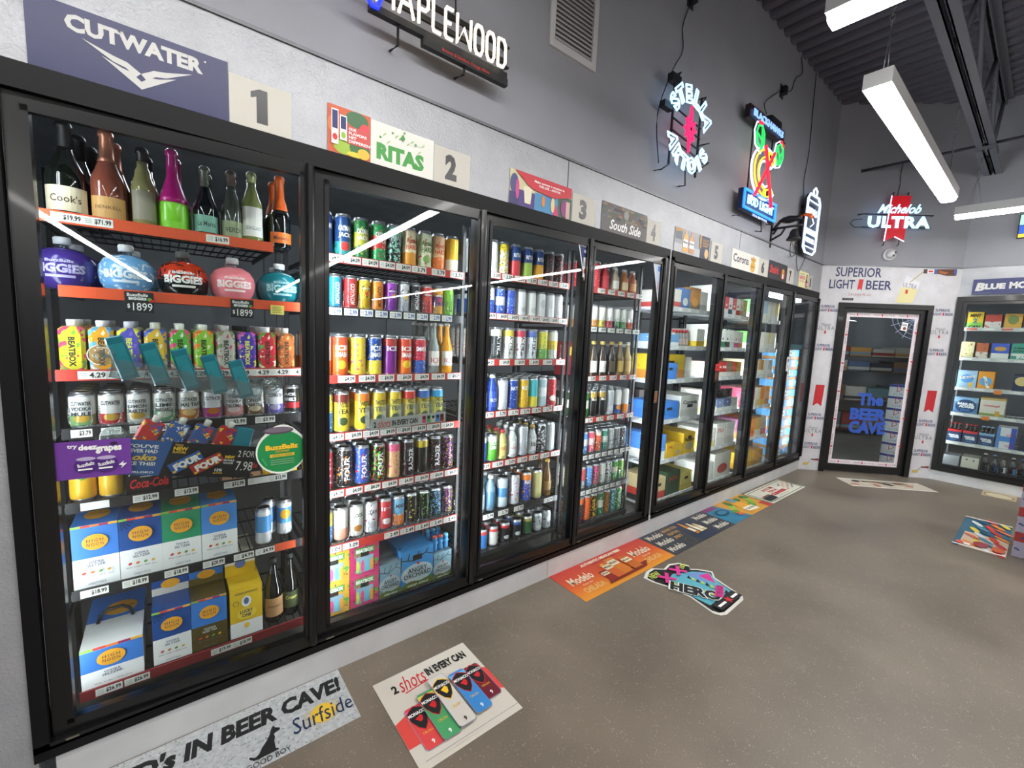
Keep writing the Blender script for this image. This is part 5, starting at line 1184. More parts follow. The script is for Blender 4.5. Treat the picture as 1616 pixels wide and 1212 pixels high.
# decals on doors three and four
for x, z, mat, d, lab in ((2.255, 2.040, NAVY, 3, 'navy triangular pennant decal with white edge, upper right of door three'), (3.015, 2.040, M('#b8c8dc', 0.5), 4, 'pale blue triangular pennant decal, upper right of door four')):
    tri = [(0, 0), (0.098, -0.012), (0.098, -0.30)][::-1]
    t, c = sign('pennant_decal', lab, 'decal', on_wall(x, z, 0.0095), 0, 0, WHITE, outline=tri)
    c.poly([(0.012, -0.012), (0.090, -0.020), (0.090, -0.265)][::-1], mat)
    if d == 3: c.rect(0.050, -0.19, 0.086, -0.075, WHITE); c.text('Lite', 0.053, -0.125, 0.083, -0.095, NAVY, 0.01); c.disc(0.068, -0.155, 0.013, 0.016, M('#a04a2c', 0.5)); c.text('FALL', 0.050, -0.05, 0.086, -0.032, WHITE, 0.03)
    else: c.text('ULTRA', 0.040, -0.165, 0.100, -0.150, RED, 0.02, 0, -math.pi/2); c.rect(0.056, -0.06, 0.088, -0.024, M('#5a8ac8', 0.5))
    c.build('print', t)
t, c = sign('label_decal', 'small black label with orange print on the edge of door four', 'decal', on_wall(3.106, 1.045, 0.0415), 0.040, 0.088, INK)
c.rect(0.003, 0.003, 0.037, 0.085, M('#d8d0c0', 0.5)); c.rect(0.005, 0.005, 0.035, 0.083, INK)
for k in range(5): c.rect(0.010, 0.012+0.014*k, 0.030, 0.020+0.014*k, M('#d87a2c', 0.5))
c.build('print', t)
# ================================================================== behind doors five to eight: cases on white shelves
WRAIL = M('#c4c8ca', 0.4, name='grey_rail')
CX = {5: (3.355, 4.090), 6: (4.140, 4.875), 7: (4.925, 5.660)}
SHX = {5: 0.045, 6: 0.038, 7: 0.042}
CZ = [1.757, 1.447, 1.172, 0.838, 0.500, 0.165]
for d in (5, 6, 7):
    for i, z in enumerate(CZ):
        shelf(d, i+1, *CX[d], z, WRAIL, tags_for(span(CX[d][0]+0.12, CX[d][1]-0.08, 5), '', w=0.05, h=0.022), style='white', y=0.11, wires=i < 5)
    uprights(CX[d][0]-0.0125, CX[d][1]+0.0125, d, 'grey', 0.34)
def casep(word, ink, emb=None):
    def f(c, w, h):
        if emb: c.disc(0, h*.36, w*.30, h*.20, M(emb, 0.5))
        if word: c.text(word, -w*.38, h*.60, w*.38, h*.78, M(ink, 0.5), 0.04)
    return f
def case(d, i, x0, x1, h, desc, c0, c1, c2, word=None, ink='#22242a', depth=0.30, y=0.128, z=None, hh=None, art=0.45, band=True, emb=None, lift=0.0):
    x0 += SHX[d]; x1 += SHX[d]; w = x1-x0-0.004
    zz = (CZ[i-1]+ZTOP if z is None else z)+lift
    carton('beer_case' if w > 0.13 else 'beer_pack', f'{desc} on shelf {NUM[i]} behind door {NUM[d]}', (x0+x1)/2, y, zz, w, depth, h,
           pack(c0, c1, c2, (0, h*0.35) if band else (9, 9), (9, .01, .01), art, 0.4, 0.0, 16.0), group=f'cases behind door {NUM[d]}', prints=casep(word, ink, emb) if (word or emb) else None, handle=hh)
# door five
case(5, 1, 3.45, 3.60, .150, 'white floral pack', '#d8d4cc', '#c84a44', '#8a9a8a')
case(5, 1, 3.60, 3.735, .168, 'blue seltzer box', '#4a7cc0', '#e0e2e0', '#c8d0d0', band=False, emb='#d8dcd8')
case(5, 1, 3.735, 3.905, .188, 'orange and brown box', '#d08a34', '#8a7a6a', '#e8e0d0', emb='#e8a03a')
case(5, 1, 3.905, 4.03, .165, 'white can pack', '#d8d8d2', '#b8bab4', '#8a8c88')
case(5, 2, 3.43, 3.62, .100, 'pale blue low box', '#6a9ac8', '#d8dcdc', '#e0e0dc')
case(5, 2, 3.90, 4.04, .160, 'white and yellow tall box', '#dcdcd4', '#d8b83a', '#c8c8c0')
for k in range(5):
    bottle('flavored_bottle', f'small red capped clear bottle, {ORD[k]} from the left, shelf two, door five', 3.700+0.048*k, 0.20, CZ[1]+ZTOP, 0.021, 0.145, 0.085, 0.011, glassy('#9a9a92'), M('#b83034', 0.4), 0.118, (0.02, 0.07, '#d0b8b0', 1.3), 'red capped bottles')
case(5, 3, 3.44, 3.635, .138, 'blue twelve pack', '#4a86d8', '#3a70c0', '#e0a83a', hh=0.6, band=False, art=0.2, depth=0.10)
case(5, 3, 3.46, 3.93, .205, 'wide yellow case', '#e2c22c', '#d8923a', '#e8dca0', depth=0.25, y=0.235, hh=0.6, emb='#e0843a')
case(5, 3, 3.935, 4.045, .182, 'white narrow pack', '#dad8d0', '#c0beb6', '#8a9a6a', y=0.235)
case(5, 4, 3.43, 3.705, .150, 'blue twelve pack', '#4282d6', '#3468b8', '#e0a040', hh=0.55, band=False, art=0.2)
case(5, 4, 3.735, 4.045, .190, 'white case with black lettering', '#dcdcd6', '#c8c8c0', '#2a2a30', 'Corona', '#22242a', depth=0.42, art=0.2, hh=0.45)
case(5, 5, 3.40, 3.555, .215, 'blue and white pack', '#4a84d0', '#dcdcd8', '#b8c8d8')
case(5, 5, 3.565, 3.695, .135, 'yellow six pack', '#e4b92c', '#e4b92c', '#8a6a20', 'X', '#b83a2c', art=0.3)
case(5, 5, 3.705, 3.825, .105, 'lower yellow six pack', '#e4b92c', '#d8a828', '#8a6a20', art=0.3, emb='#b8a88a')
case(5, 5, 3.835, 4.045, .190, 'yellow case with hand hole', '#e8bf2c', '#e8bf2c', '#c89a20', 'Pacifico', '#4a3a14', depth=0.42, hh=0.72, art=0.15, emb='#b0a890')
case(5, 6, 3.42, 3.605, .180, 'cream and red case', '#c8b488', '#b83a30', '#8a7a50', hh=0.6)
case(5, 6, 3.62, 3.83, .205, 'dark green case', '#2c4a34', '#3a3a30', '#b83a34', 'XX', '#b83a34', depth=0.36, art=0.2, band=False)
case(5, 6, 3.845, 4.045, .165, 'pale yellow case', '#d8c870', '#c8b458', '#8a7a3c', depth=0.42, hh=0.6, art=0.2)
# door six
case(6, 1, 4.20, 4.345, .260, 'tall white box', '#d4d6ce', '#c4c6be', '#b0b4a8', y=0.14, art=0.3)
for k in range(6): case(6, 1, 4.36+0.078*k, 4.436+0.078*k, .165, f'{["red and white", "white and navy", "red striped", "white and red", "cream", "yellow and white"][k]} slim pack', ['#c8484a', '#d8d8d4', '#d0605a', '#e0dcd8', '#dcd4b8', '#d8c880'][k], ['#e0dcd8', '#3a4a6a', '#e0dcd8', '#b83a3c', '#b8a070', '#e8e4d0'][k], '#3a4a6a', art=0.6)
case(6, 2, 4.20, 4.33, .215, 'white and grey tall pack', '#d8dad4', '#b8a878', '#9aa09a')
for k in range(5): case(6, 2, 4.35+0.090*k, 4.438+0.090*k, [.18, .18, .175, .17, .165][k], f'{["green lettered", "black lettered", "white", "pink capped", "orange edged"][k]} white pack', '#dcded8', ['#3a7a54', '#3a3c40', '#c8cac4', '#c85a94', '#d8843a'][k], '#8a9a8a', art=0.6)
for k in range(6): case(6, 3, 4.22+0.102*k, 4.32+0.102*k, .145, f'{["cream", "red lettered", "second red lettered", "dark and red", "orange red", "yellow orange"][k]} six pack', ['#dcd6c8', '#c83a34', '#c83a34', '#8a7a68', '#d85a34', '#d8a84a'][k], '#e0dcd4', '#e8e4dc', '806' if k in (1, 2) else None, '#f0ece4', art=0.4)
case(6, 4, 4.19, 4.36, .210, 'white and teal box', '#dcdcd4', '#c8b878', '#3a6a7a', hh=0.65, art=0.2)
for k in range(3):
    x0 = 4.385+0.155*k
    case(6, 4, x0, x0+0.145, .120, f'{["blue and white", "navy", "white and gold"][k]} bottle carrier', ['#7a8cb8', '#5a6a94', '#d0ccb8'][k], '#dcdcd4', '#c8b070', art=0.6)
    for q in range(3): bottle('beer_bottle', f'dark bottle standing in the {["first", "second", "third"][k]} carrier, {["left", "middle", "right"][q]}, door six', x0+SHX[6]+0.028+0.045*q, 0.20, CZ[3]+ZTOP+0.1225, 0.016, 0.085, 0.02, 0.0125, glassy('#1c1a18'), M('#1a1a1c', 0.4), 0.072, None, 'bottles in carriers of door six')
case(6, 5, 4.20, 4.42, .185, 'white case with black handle', '#d8d8d0', '#c8b878', '#5a6a70', hh=0.6, art=0.25)
case(6, 5, 4.44, 4.62, .215, 'white case with red ribbon print', '#dedcd6', '#d4d2cc', '#b83a38', 'STELLA', '#b83a38', depth=0.42, art=0.1)
case(6, 5, 4.64, 4.83, .215, 'plain white case', '#dcdcd6', '#d0d0c8', '#c0c0b8', depth=0.42, art=0.2)
case(6, 6, 4.21, 4.44, .185, 'white and navy case', '#d8dad6', '#c8cac8', '#3a4a7a', hh=0.55, art=0.35)
case(6, 6, 4.46, 4.81, .245, 'large plain white case with red oval', '#dcdad0', '#d4d2c8', '#c8c6bc', depth=0.44, art=0.0, emb='#b84a44')
# door seven
for k in range(6): case(7, 1, 4.99+0.105*k, 5.092+0.105*k, .20, f'{["green", "pale green", "blue white", "white", "cream", "yellow"][k]} seltzer box', ['#7aa87a', '#b8c8a8', '#a8c0d0', '#dcdcd6', '#dcd6c0', '#d8c888'][k], '#dcdcd6', ['#4a8a5a', '#8aa07a', '#6a90b0', '#b0b4b0', '#b8a878', '#b89a4a'][k])
for k in range(6): case(7, 2, 4.99+0.105*k, 5.092+0.105*k, .185, f'{["leaf green", "white green", "white", "pale cream", "cream yellow", "white yellow"][k]} pack', ['#6aa45a', '#c8d4bc', '#dcdcd4', '#dcd8c4', '#d8cc98', '#dcd8c0'][k], '#dcdcd6', ['#3a7a3a', '#7a9a6a', '#b4b8b4', '#b8b090', '#b89c50', '#c8b060'][k])
for k in range(5): case(7, 3, 4.99+0.125*k, 5.112+0.125*k, .165, f'{["cream", "tan", "orange brown", "white", "grey"][k]} six pack', ['#d8cfb0', '#c8b48c', '#b8843c', '#dcdcd6', '#b0b0aa'][k], '#dcdad0', '#a88a50')
for k in range(5): case(7, 4, 4.99+0.125*k, 5.112+0.125*k, .20, f'{["pink", "rose and white", "cream", "orange", "amber"][k]} box', ['#c85a74', '#d8a0a8', '#d8d0b8', '#e0883a', '#d8a04a'][k], ['#a83a54', '#dcdcd4', '#c8b888', '#e8b04a', '#b8803a'][k], '#e0dcd0')
for k in range(4): case(7, 5, 4.99+0.16*k, 5.146+0.16*k, .20, f'{["violet and orange", "orange", "orange and cream", "grey and red"][k]} box', ['#8a5a7a', '#e08a30', '#d8a860', '#a8a498'][k], ['#d8843a', '#d86a24', '#dcd8c8', '#b84a44'][k], '#e8d8b0')
case(7, 6, 5.00, 5.33, .175, 'yellow case with dark handle', '#d8ac2c', '#b88a20', '#4a3c18', depth=0.40, hh=0.6, art=0.25)
case(7, 6, 5.35, 5.60, .160, 'amber yellow case', '#d89a2c', '#a87a24', '#3a3018', depth=0.40, art=0.4)
# door eight: one stack of cases with cardboard trays
for k in range(12):
    z = 0.003+0.122*k
    o = carton('tray_case', f'blue beer case on cardboard tray, {ORD[k]} from the floor behind door eight', 6.29, 0.150, z, 0.400, 0.27, 0.119, pack('#5a9ad0', '#9a7048', '#e4dfd0', (0, 0.036), (9, .01, .01), 0.0, 0.45), cat='case', group='case stack behind door eight')
    c = Card(); xs_ = (-0.10 if k % 2 else 0.04); c.rect(xs_-0.055, 0.045, xs_+0.055, 0.112, M('#e6e0cc', 0.5)); c.text('Corona', xs_-0.045, 0.07, xs_+0.045, 0.095, M('#2c4a78', 0.5), 0.03); c.rect(xs_+0.13, 0.060, xs_+0.155, 0.10, WHITE); c.stand().build('print', o)

# ================================================================== right hand cooler
RZ = [1.795, 1.452, 1.105, 0.800, 0.455, 0.150]; RY0 = YR-0.055
for i, z in enumerate(RZ):
    t = thing('cooler_shelf', f'grey wire shelf, {ORD[i]} from the top in the right wall cooler', 'shelf', mat4=frame((XR+0.145, RY0, z), (0, -1, 0), (1, 0, 0), (0, 0, 1)), group='shelves of the right cooler')
    b = MB()
    for k in range(23): b.box(0.045*k-0.0018, 0.006, 0.002, 0.045*k+0.0018, 0.50, 0.006, WWIRE)
    b.box(0, 0.004, -0.02, 1.0, 0.010, 0.006, WWIRE).box(0, 0.49, -0.006, 1.0, 0.50, 0.002, WWIRE)
    b.build('wire_deck', t); MB().box(0, -0.004, -0.020, 1.0, 0.003, 0.020, WRAIL).build('price_rail', t)
    for k in range(7): put('price_tag', tag_mesh('', 0.085, 0.020, PAPER if i or k % 2 else M('#e06a4a', 0.5)), t, loc=(0.08+0.135*k, -0.0046, 0))
    if i in (2, 3):
        ct = MB().box(-0.03, -0.0065, -0.034, 0.03, -0.0055, 0.010, M('#e8842c', 0.5)).build('sale_tag', t, loc=(0.36-0.06*(i == 3), 0, 0))
for y in (RY0+0.008, RY0-1.01):
    t = thing('shelf_upright', 'steel upright of the right wall cooler, ' + ('by the corner' if y > RY0 else 'far side'), 'upright', (XR+0.15, y, 0)); MB().box(0, -0.008, 0.0015, 0.016, 0.008, 2.04, WWIRE).build('post', t); MB().box(0.50, -0.008, 0.0015, 0.516, 0.008, 2.04, WWIRE).build('rear_post', t)
def rcase(i, y0, y1, h, desc, mat, prints=None, hh=None, depth=0.25):
    w = abs(y1-y0)-0.004
    return carton('beer_pack' if w < .15 else 'beer_case', f'{desc} on shelf {NUM[i]} of the right wall cooler', XR+0.165, (y0+y1)/2, RZ[i-1]+ZTOP, w, depth, h, mat, group='cases in the right wall cooler', prints=prints, handle=hh, rot=-math.pi/2)
def mint(c, w, h):
    c.rect(-w/2, 0, w/2, h*.35, M('#8ac85a', 0.5)); c.text('MINT', -w*.36, h*.70, w*.36, h*.88, INK, 0.04, 0.2); c.text('2', -w*.14, h*.34, w*.14, h*.62, M('#3a8a8a', 0.5), 0.06); c.text('CAN', -w*.38, h*.04, w*.38, h*.20, INK, 0.05, 0.2)
rcase(1, -1.145, -1.275, .188, 'yellow and green pack lettered in black', pack('#e0bc34', '#c8a828'), mint)
rcase(1, -1.285, -1.415, .158, 'red and white pack', pack('#d8d2cc', '#c84a3c', '#b83a40', (0.08, 0.16), art=0.6, scale=18.0))
rcase(1, -1.432, -1.565, .165, 'orange leaf pack', pack('#e0a840', '#d8742c', '#7a8a4a', (9, 9), (0.10, 0.04, 0.05), 0.55, scale=16.0))
rcase(1, -1.58, -1.72, .165, 'amber pack at the frame edge', pack('#d89a3a', '#b86a2c', '#e8d8a0', art=0.6, scale=18.0))
rcase(2, -1.130, -1.240, .190, 'pale floral pack', pack('#e0d8a8', '#c86a5a', '#8a9a6a', art=0.6, scale=28.0))
rcase(2, -1.252, -1.350, .180, 'orange brown picture pack', pack('#d8cdc0', '#b8623a', '#5a4a5a', (0.08, 0.2), art=0.62, scale=22.0))
rcase(2, -1.372, -1.508, .182, 'royal blue pack with white cups', pack('#3a5ac0', '#e0e0dc', '#c89a4a', (0, 0.07), (0.12, 0.045, 0.025), 0.35, scale=24.0))
def teal_p(c, w, h): c.text('SUMMER', -w*.4, h*.66, w*.3, h*.78, M('#1c3c34', 0.5), 0.03); c.text('INTERNAL', -w*.4, h*.48, w*.4, h*.60, M('#1c3c34', 0.5), 0.03); c.text('IPA', -w*.2, h*.1, w*.2, h*.28, WHITE, 0.04)
rcase(2, -1.520, -1.670, .185, 'teal pack with white stripe', pack('#3a9a84', '#e0e4dc', '#b8c8c0', (0.05, 0.075)), teal_p)
def bm(c, w, h): c.disc(0, h*.55, w*.34, h*.24, M('#5a9ad8', 0.5)); c.poly([(-w*.36, h*.50), (w*.40, h*.62), (w*.40, h*.74), (-w*.36, h*.62)], WHITE); c.text('EL MUCHO', -w*.3, h*.57, w*.34, h*.66, NVY, 0.03, 0, 0.15); c.rect(w*.12, h*.06, w*.30, h*.32, YEL)
rcase(3, -1.140, -1.300, .205, 'light blue case with lemon glass', pack('#a4c4e0', '#8ab0d8', '#c8dcec'), bm)
def bm2(c, w, h): c.disc(0, h*.45, w*.40, h*.24, M('#6aa8d8', 0.5)); c.poly([(-w*.22, h*.72), (-w*.02, h*.72), (w*.30, h*.10), (w*.10, h*.10)], WHITE); c.text('BLUE MOON', -w*.3, h*.36, w*.38, h*.46, NVY, 0.02, 0, -1.02)
rcase(3, -1.305, -1.435, .205, 'orange and blue case', pack('#e89c2c', '#e0a83c'), bm2)
rcase(3, -1.570, -1.70, .19, 'navy moon printed case', pack('#24324a', '#3a6a9c', '#d8c080', (9, 9), (0.12, 0.05, 0.05), 0.3, scale=14.0))
def sam(c, w, h, col_='#22406c', sub='#3a6a9c'):
    c.disc(0, h*.48, w*.44, h*.40, M(col_, 0.5)); c.text('SAMUEL', -w*.36, h*.52, w*.36, h*.68, WHITE, 0.06, 0, -0.06); c.text('ADAMS', -w*.28, h*.37, w*.36, h*.52, WHITE, 0.06, 0, -0.06); c.rect(-w*.2, h*.16, w*.2, h*.32, M(sub, 0.5))
rcase(4, -1.145, -1.345, .195, 'navy and pale blue case with white lettering', pack('#5a80a8', '#8ab0d0', '#2a4468', (0.14, 0.2)), sam)
def lein(c, w, h): c.text('Leinenkugel', -w*.36, h*.50, w*.30, h*.66, RED, 0.02, 0.2); c.rect(-w/2, 0, w/2, h*.18, M('#8a9a4a', 0.5)); c.rect(w*.14, h*.02, w*.32, h*.32, M('#d8a03a', 0.5))
rcase(4, -1.355, -1.550, .215, 'cream case with red script', pack('#dcd6c8', '#c8a86a', '#c8c0a8', (0.19, 0.25)), lein)
for k, (y0, desc, c0, c1) in enumerate(((-1.125, 'first red and navy bottle carrier', '#26385c', '#c8323a'), (-1.255, 'second red and navy bottle carrier', '#26385c', '#d0363c'), (-1.385, 'pale blue and navy bottle carrier', '#2c466c', '#8ab4d4'))):
    rcase(5, y0, y0-0.125, .150, desc, pack(c0, c1, c1, (0.125, 0.2)), lambda c, w, h: sam(c, w, h*0.9), depth=0.18)
    for q in range(3): bottle('beer_bottle', f'{["red", "crimson", "ice blue"][k]} capped bottle in the right wall cooler, {["left", "middle", "right"][q]} of its carrier', XR+0.20, y0-0.028-0.035*q, RZ[4]+ZTOP+0.152, 0.015, 0.080, 0.02, 0.0125, glassy('#241c1a'), M('#b82c34' if k < 2 else '#8ab0d0', 0.4), 0.066, None, 'carrier bottles of the right cooler')
def ultra_c(c, w, h):
    c.rect(-w/2, 0, -w*.32, h, M('#5a8ac8', 0.5)); c.rect(w*.22, 0, w/2, h, M('#2c50b0', 0.5)); c.rect(-w*.32, h*.36, w*.22, h*.60, M('#4a8ad0', 0.5))
    for zz in (.16, .66): stroke(c, (0, h*zz), (w*.3, h*(zz+.08)), w*.03, RED); stroke(c, (w*.3, h*(zz+.08)), (w*.3, h*(zz-.06)), w*.03, RED); stroke(c, (w*.3, h*(zz-.06)), (0, h*zz), w*.03, RED)
rcase(5, -1.520, -1.665, .245, 'white and blue case with red ribbons', pack('#dadde2', '#2c50b0', '#c83a44'), ultra_c)
rcase(5, -1.69, -1.80, .15, 'dark picture pack', pack('#2a3240', '#5a8ac0', '#c8c8c8', art=0.5, scale=20.0))
rcase(6, -1.130, -1.265, .140, 'silver and red case', pack('#a8acb0', '#b83a44', '#d8dade', art=0.45, scale=14.0))
rcase(6, -1.280, -1.425, .150, 'cream case with two dark holes', pack('#d0ccbc', '#c0bcac', '#b8b4a4'), lambda c, w, h: (c.disc(-w*.2, h*.82, w*.06, h*.05, INK), c.disc(w*.2, h*.78, w*.06, h*.05, INK)))
for k in range(9): bottle('beer_bottle', f'dark bottle, {ORD[k]} from the corner on the lowest right hand shelf', XR+0.21, -1.465-0.070*k, RZ[5]+ZTOP, 0.030, 0.225, 0.120, 0.013, glassy('#15161c'), M(['#c8c8c8', '#7a8ab8', '#5a5a60'][k % 3], 0.4), 0.208, (0.035, 0.10, ['#2a2c30', '#3a3c70', '#c8c8d0', '#4a80b0'][k % 4], 1.3), 'bottles on the lowest right shelf')

# ================================================================== inside the walk-in
def cpos(s, depth): p = X0D + TD*s - ND*depth; return p.x, p.y
for k in range(7):
    x, y = 7.73, -0.73
    o = carton('ribbon_case', f'white beer case with blue top edge, {ORD[k]} from the floor of the stack', x, y, 0.003+0.153*k, 0.40, 0.28, 0.150, pack('#e2e3e6', '#2c3f9c', '#2c3f9c', (0.124, 0.2)), cat='case', group='case stack inside the walk-in', rot=-math.pi/2)
    c = Card()
    for sx in (-0.12, 0.06):
        stroke(c, (sx, 0.145), (sx, 0.06), 0.007, RED); stroke(c, (sx, 0.06), (sx+0.05, 0.10), 0.007, RED); stroke(c, (sx+0.05, 0.10), (sx, 0.145), 0.007, RED); c.text('ULTRA', sx-0.03, 0.02, sx+0.09, 0.045, M('#8a90b0', 0.5), 0.0)
    c.stand().build('print', o)
for cx_, cy_, lab in ((0.2, 0.76, 'added fill light under the walk-in ceiling behind door one'), (2.9, 0.76, 'added fill light under the walk-in ceiling behind door four'), (8.2, 1.20, 'lit strip light under the walk-in ceiling seen through door eight'), (8.3, -0.35, 'added fill light under the walk-in ceiling beyond the slanted door')):  # all but the door eight light are added to brighten the walk-in
  cl = thing('cave_light', lab, 'light', (cx_, cy_, 2.37))
  MB().box(0, -0.05, 0.02, 1.25, 0.05, 0.075, LAMPBODY).build('housing', cl); MB().box(0.02, -0.045, -0.055, 1.23, 0.045, 0.02, M('#eef4ff', 0.5, emit=14.0, name='lit_cave_lens')).build('lens', cl)
# wire racks and cases seen dimly beyond the door
for r_, (s, dp, ang, lab) in enumerate(((1.90, 2.6, -math.pi/4, 'rack of dim cases facing the walk-in door'),)):
    x, y = cpos(s, dp); m4 = Matrix.Translation((x, y, 0)) @ Matrix.Rotation(ang, 4, 'Z')
    t = thing('storage_rack', lab, 'rack', mat4=m4)
    for z in (0.10, 0.62, 1.14, 1.40): MB().box(-1.3, 0, z-0.02, 1.3, 0.45, z, M('#5a4a3c', 0.6, name='rack_board')).build('rack_shelf', t)
    for xx in (-1.3, 0.0, 1.3): MB().box(xx-0.015, 0.0, 0.0015, xx+0.015, 0.03, 2.0, STEEL).build('rack_post', t)
    n = 0
    cols = ['#8a6a4c', '#b8b4a8', '#9a3a34', '#c8c4b8', '#5a6a8a', '#b88a4a', '#7aa0a8', '#3a3c44', '#c0bcb0', '#7a8a9a']
    names = ['tan', 'pale', 'dark red', 'cream', 'slate blue', 'ochre', 'aqua', 'charcoal', 'white', 'grey blue']
    for lv, (z, hh) in enumerate(((0.10, .30), (0.62, .26), (1.14, .18), (1.40, .17))):
        for k in range(7):
            q = m4 @ Vector((-1.13+0.365*k, 0.03, z+0.001))
            carton('stored_case', f'{names[(k*3+lv) % 10]} case, {ORD[k]} from left on the {ORD[lv]} level of the walk-in rack', q.x, q.y, q.z, 0.34, 0.36, hh-0.02*(k % 3), pack(cols[(k*3+lv) % 10], cols[(k*3+lv+4) % 10], '#a8a49a', (0.02, 0.07), art=0.35, scale=10.0), cat='case', group='cases on the walk-in rack', rot=ang)
for st, (s, dp) in enumerate(((1.02, 1.75), (1.36, 1.95))):
    for k in range(6 if st else 7):
        x, y = cpos(s, dp)
        carton('stored_case', f'{["white", "pale printed"][st]} case, {ORD[k]} from the floor in the {["left", "right"][st]} walk-in floor stack', x, y, 0.003+0.165*k, 0.33, 0.30, 0.16, pack('#b4b2aa' if st == 0 else '#c0b8a4', '#8a8680', '#9a4a44', (0, 0.03), art=0.35 if st == 0 else 0.55, scale=14.0), cat='case', group='floor stacks inside the walk-in', rot=-math.pi/4, handle=0.6)
# ================================================================== printed signs over the doors
Z0S, HS = 2.152, 0.170
CREAM = M('#c0bdb3', 0.5, name='cream_card'); NUMINK = M('#2b2b2d', 0.35, name='number_foil')
def num_card(n, x0, x1, ink=NUMINK):
    t, c = sign('number_card', f'cream number card above cooler door {NUM[n]}', 'sign', on_wall(x0, Z0S, 0.006), x1-x0, HS-0.015, CREAM)
    w = x1-x0
    if n == 1: c.poly([(w*.42, .022), (w*.60, .022), (w*.60, .132), (w*.47, .132), (w*.33, .118), (w*.33, .098), (w*.42, .106)], ink)
    else: c.text(str(n), w*.30, 0.022, w*.62, 0.132, ink, 0.06)
    c.build('print', t)
for n, a, b_ in ((1, 0.552, 0.739), (2, 1.310, 1.498), (3, 2.190, 2.385), (4, 2.915, 3.08), (5, 3.79, 3.98), (6, 4.69, 4.90), (7, 5.385, 5.565), (8, 6.02, 6.14)): num_card(n, a, b_)
W = lambda x0, x1: x1-x0
t, c = sign('brand_sign', 'navy sign with white lettering and wing emblem above door one', 'sign', on_wall(0.098, Z0S, 0.006), 0.452, 0.183, M('#1d2254', 0.4, name='navy_sheet'))
LG = M('#c4c4c2', 0.5, name='pale_print')
c.text('CUTWATER', 0.075, 0.118, 0.385, 0.163, LG, 0.05)
for m_ in (1, -1):
    X = lambda u: 0.232+m_*u
    pts = [[(0.0, 0.062), (0.030, 0.082), (0.060, 0.088), (0.125, 0.108), (0.060, 0.072), (0.034, 0.066), (0.012, 0.048)], [(0.0, 0.040), (0.022, 0.058), (0.042, 0.062), (0.085, 0.078), (0.0, 0.018)]]
    for p in pts: q = [(X(u), v) for u, v in p]; c.poly(q if m_ > 0 else q[::-1], LG)
c.disc(0.385+0.006, 0.158, 0.003, 0.003, LG, 8); c.build('print', t)
t, c = sign('flavor_poster', 'colourful fruit poster with drink cans above door two', 'poster', on_wall(0.863, Z0S, 0.006), 0.163, HS, M('#c85a34', 0.5))
for k, (x, y, r_, cc) in enumerate(((.11, .14, .045, '#3f6a44'), (.14, .10, .035, '#d83a4a'), (.06, .03, .04, '#9ab83a'), (.12, .035, .04, '#3a6a34'), (.10, .01, .03, '#d8c83a'), (.03, .10, .04, '#e07a3a'), (.135, .02, .024, '#e8b83a'))): c.disc(x, y, min(r_, x, .163-x), min(r_, y+.0, .17-y) if min(y, .17-y) > .008 else .009, M(cc, 0.5), 14)
c.rect(.072, .045, .160, .110, M('#c84a44', 0.5))
for k, wd in enumerate(('OUR', 'FLAVORS', 'HIT', 'DIFFERENT.')): c.text(wd, .077, .094-.015*k, .077+.016*len(wd)*.62, .105-.015*k, WHITE, 0.03)
for x in (.012, .043):
    c.rect(x, .03 if x < .02 else .05, x+.026, .155 if x < .02 else .14, WHITE); c.rect(x+.003, .085 if x < .02 else .09, x+.023, .15 if x < .02 else .135, NAVY); c.disc(x+.013, .055 if x < .02 else .068, .009, .012, RED if x < .02 else M('#8ab83a', 0.5))
c.build('print', t)
t, c = sign('brand_sign', 'white sign with green lettering and sparkles above door two', 'sign', on_wall(1.027, Z0S, 0.006), 0.281, HS-0.005, M('#dcdcd4', 0.5))
GR = M('#3f9440', 0.5, name='green_print'); c.text('RITAS', .024, .022, .235, .088, GR, 0.06)
for k in range(12):
    a = k*2.4; x = .04+.017*k; y = .108+.018*math.sin(a)+.03*math.exp(-((x-.13)/.05)**2)
    if k % 3: stroke(c, (x-.006, y-.006), (x+.006, y+.006), .004, M('#8ab860', 0.5))
    else: c.disc(x, y, .005, .005, GR, 8)
c.poly([(.125, .13), (.135, .118), (.145, .13), (.135, .145)], GR); c.build('print', t)
t, c = sign('scene_poster', 'red topped illustrated poster with figures above door three', 'poster', on_wall(1.735, Z0S, 0.006), 0.445, HS, M('#c9c19a', 0.5))
c.rect(.06, 0, .17, .08, M('#4a3a7a', 0.5)); c.rect(.17, 0, .34, .09, M('#4a8ab8', 0.5)); c.rect(.34, 0, .445, .11, M('#3a5a44', 0.5)); c.disc(.03, .10, .028, .05, M('#4a4a7a', 0.5)); c.rect(0, 0, .06, .06, M('#3a346a', 0.5)); c.disc(.05, .08, .012, .05, M('#c84a8a', 0.5))
c.poly([(.10, .02), (.14, .02), (.15, .11), (.09, .10)], M('#e0d8c0', 0.5)); c.disc(.23, .055, .012, .03, M('#d8843a', 0.5)); c.disc(.30, .05, .014, .04, M('#d8c88a', 0.5)); c.disc(.39, .05, .03, .045, M('#8a3a74', 0.5)); c.poly([(.30, 0), (.345, 0), (.325, .06)], M('#c83a7a', 0.5)); c.rect(.40, .0, .43, .09, M('#c8a8a0', 0.5))
c.poly([(.03, .168), (.14, .10), (.30, .085), (.44, .115), (.44, .168)], M('#c32f3c', 0.5)); c.text('Make summer a vacation in', .16, .136, .38, .148, WHITE, 0.02); c.text('THE LIFE - ARTOIS', .19, .118, .35, .130, WHITE, 0.03); c.build('print', t)
t, c = sign('brand_sign', 'grey brick patterned sign with white script above door four', 'sign', on_wall(2.445, Z0S, 0.006), 0.462, HS, M('#5a5654', 0.5))
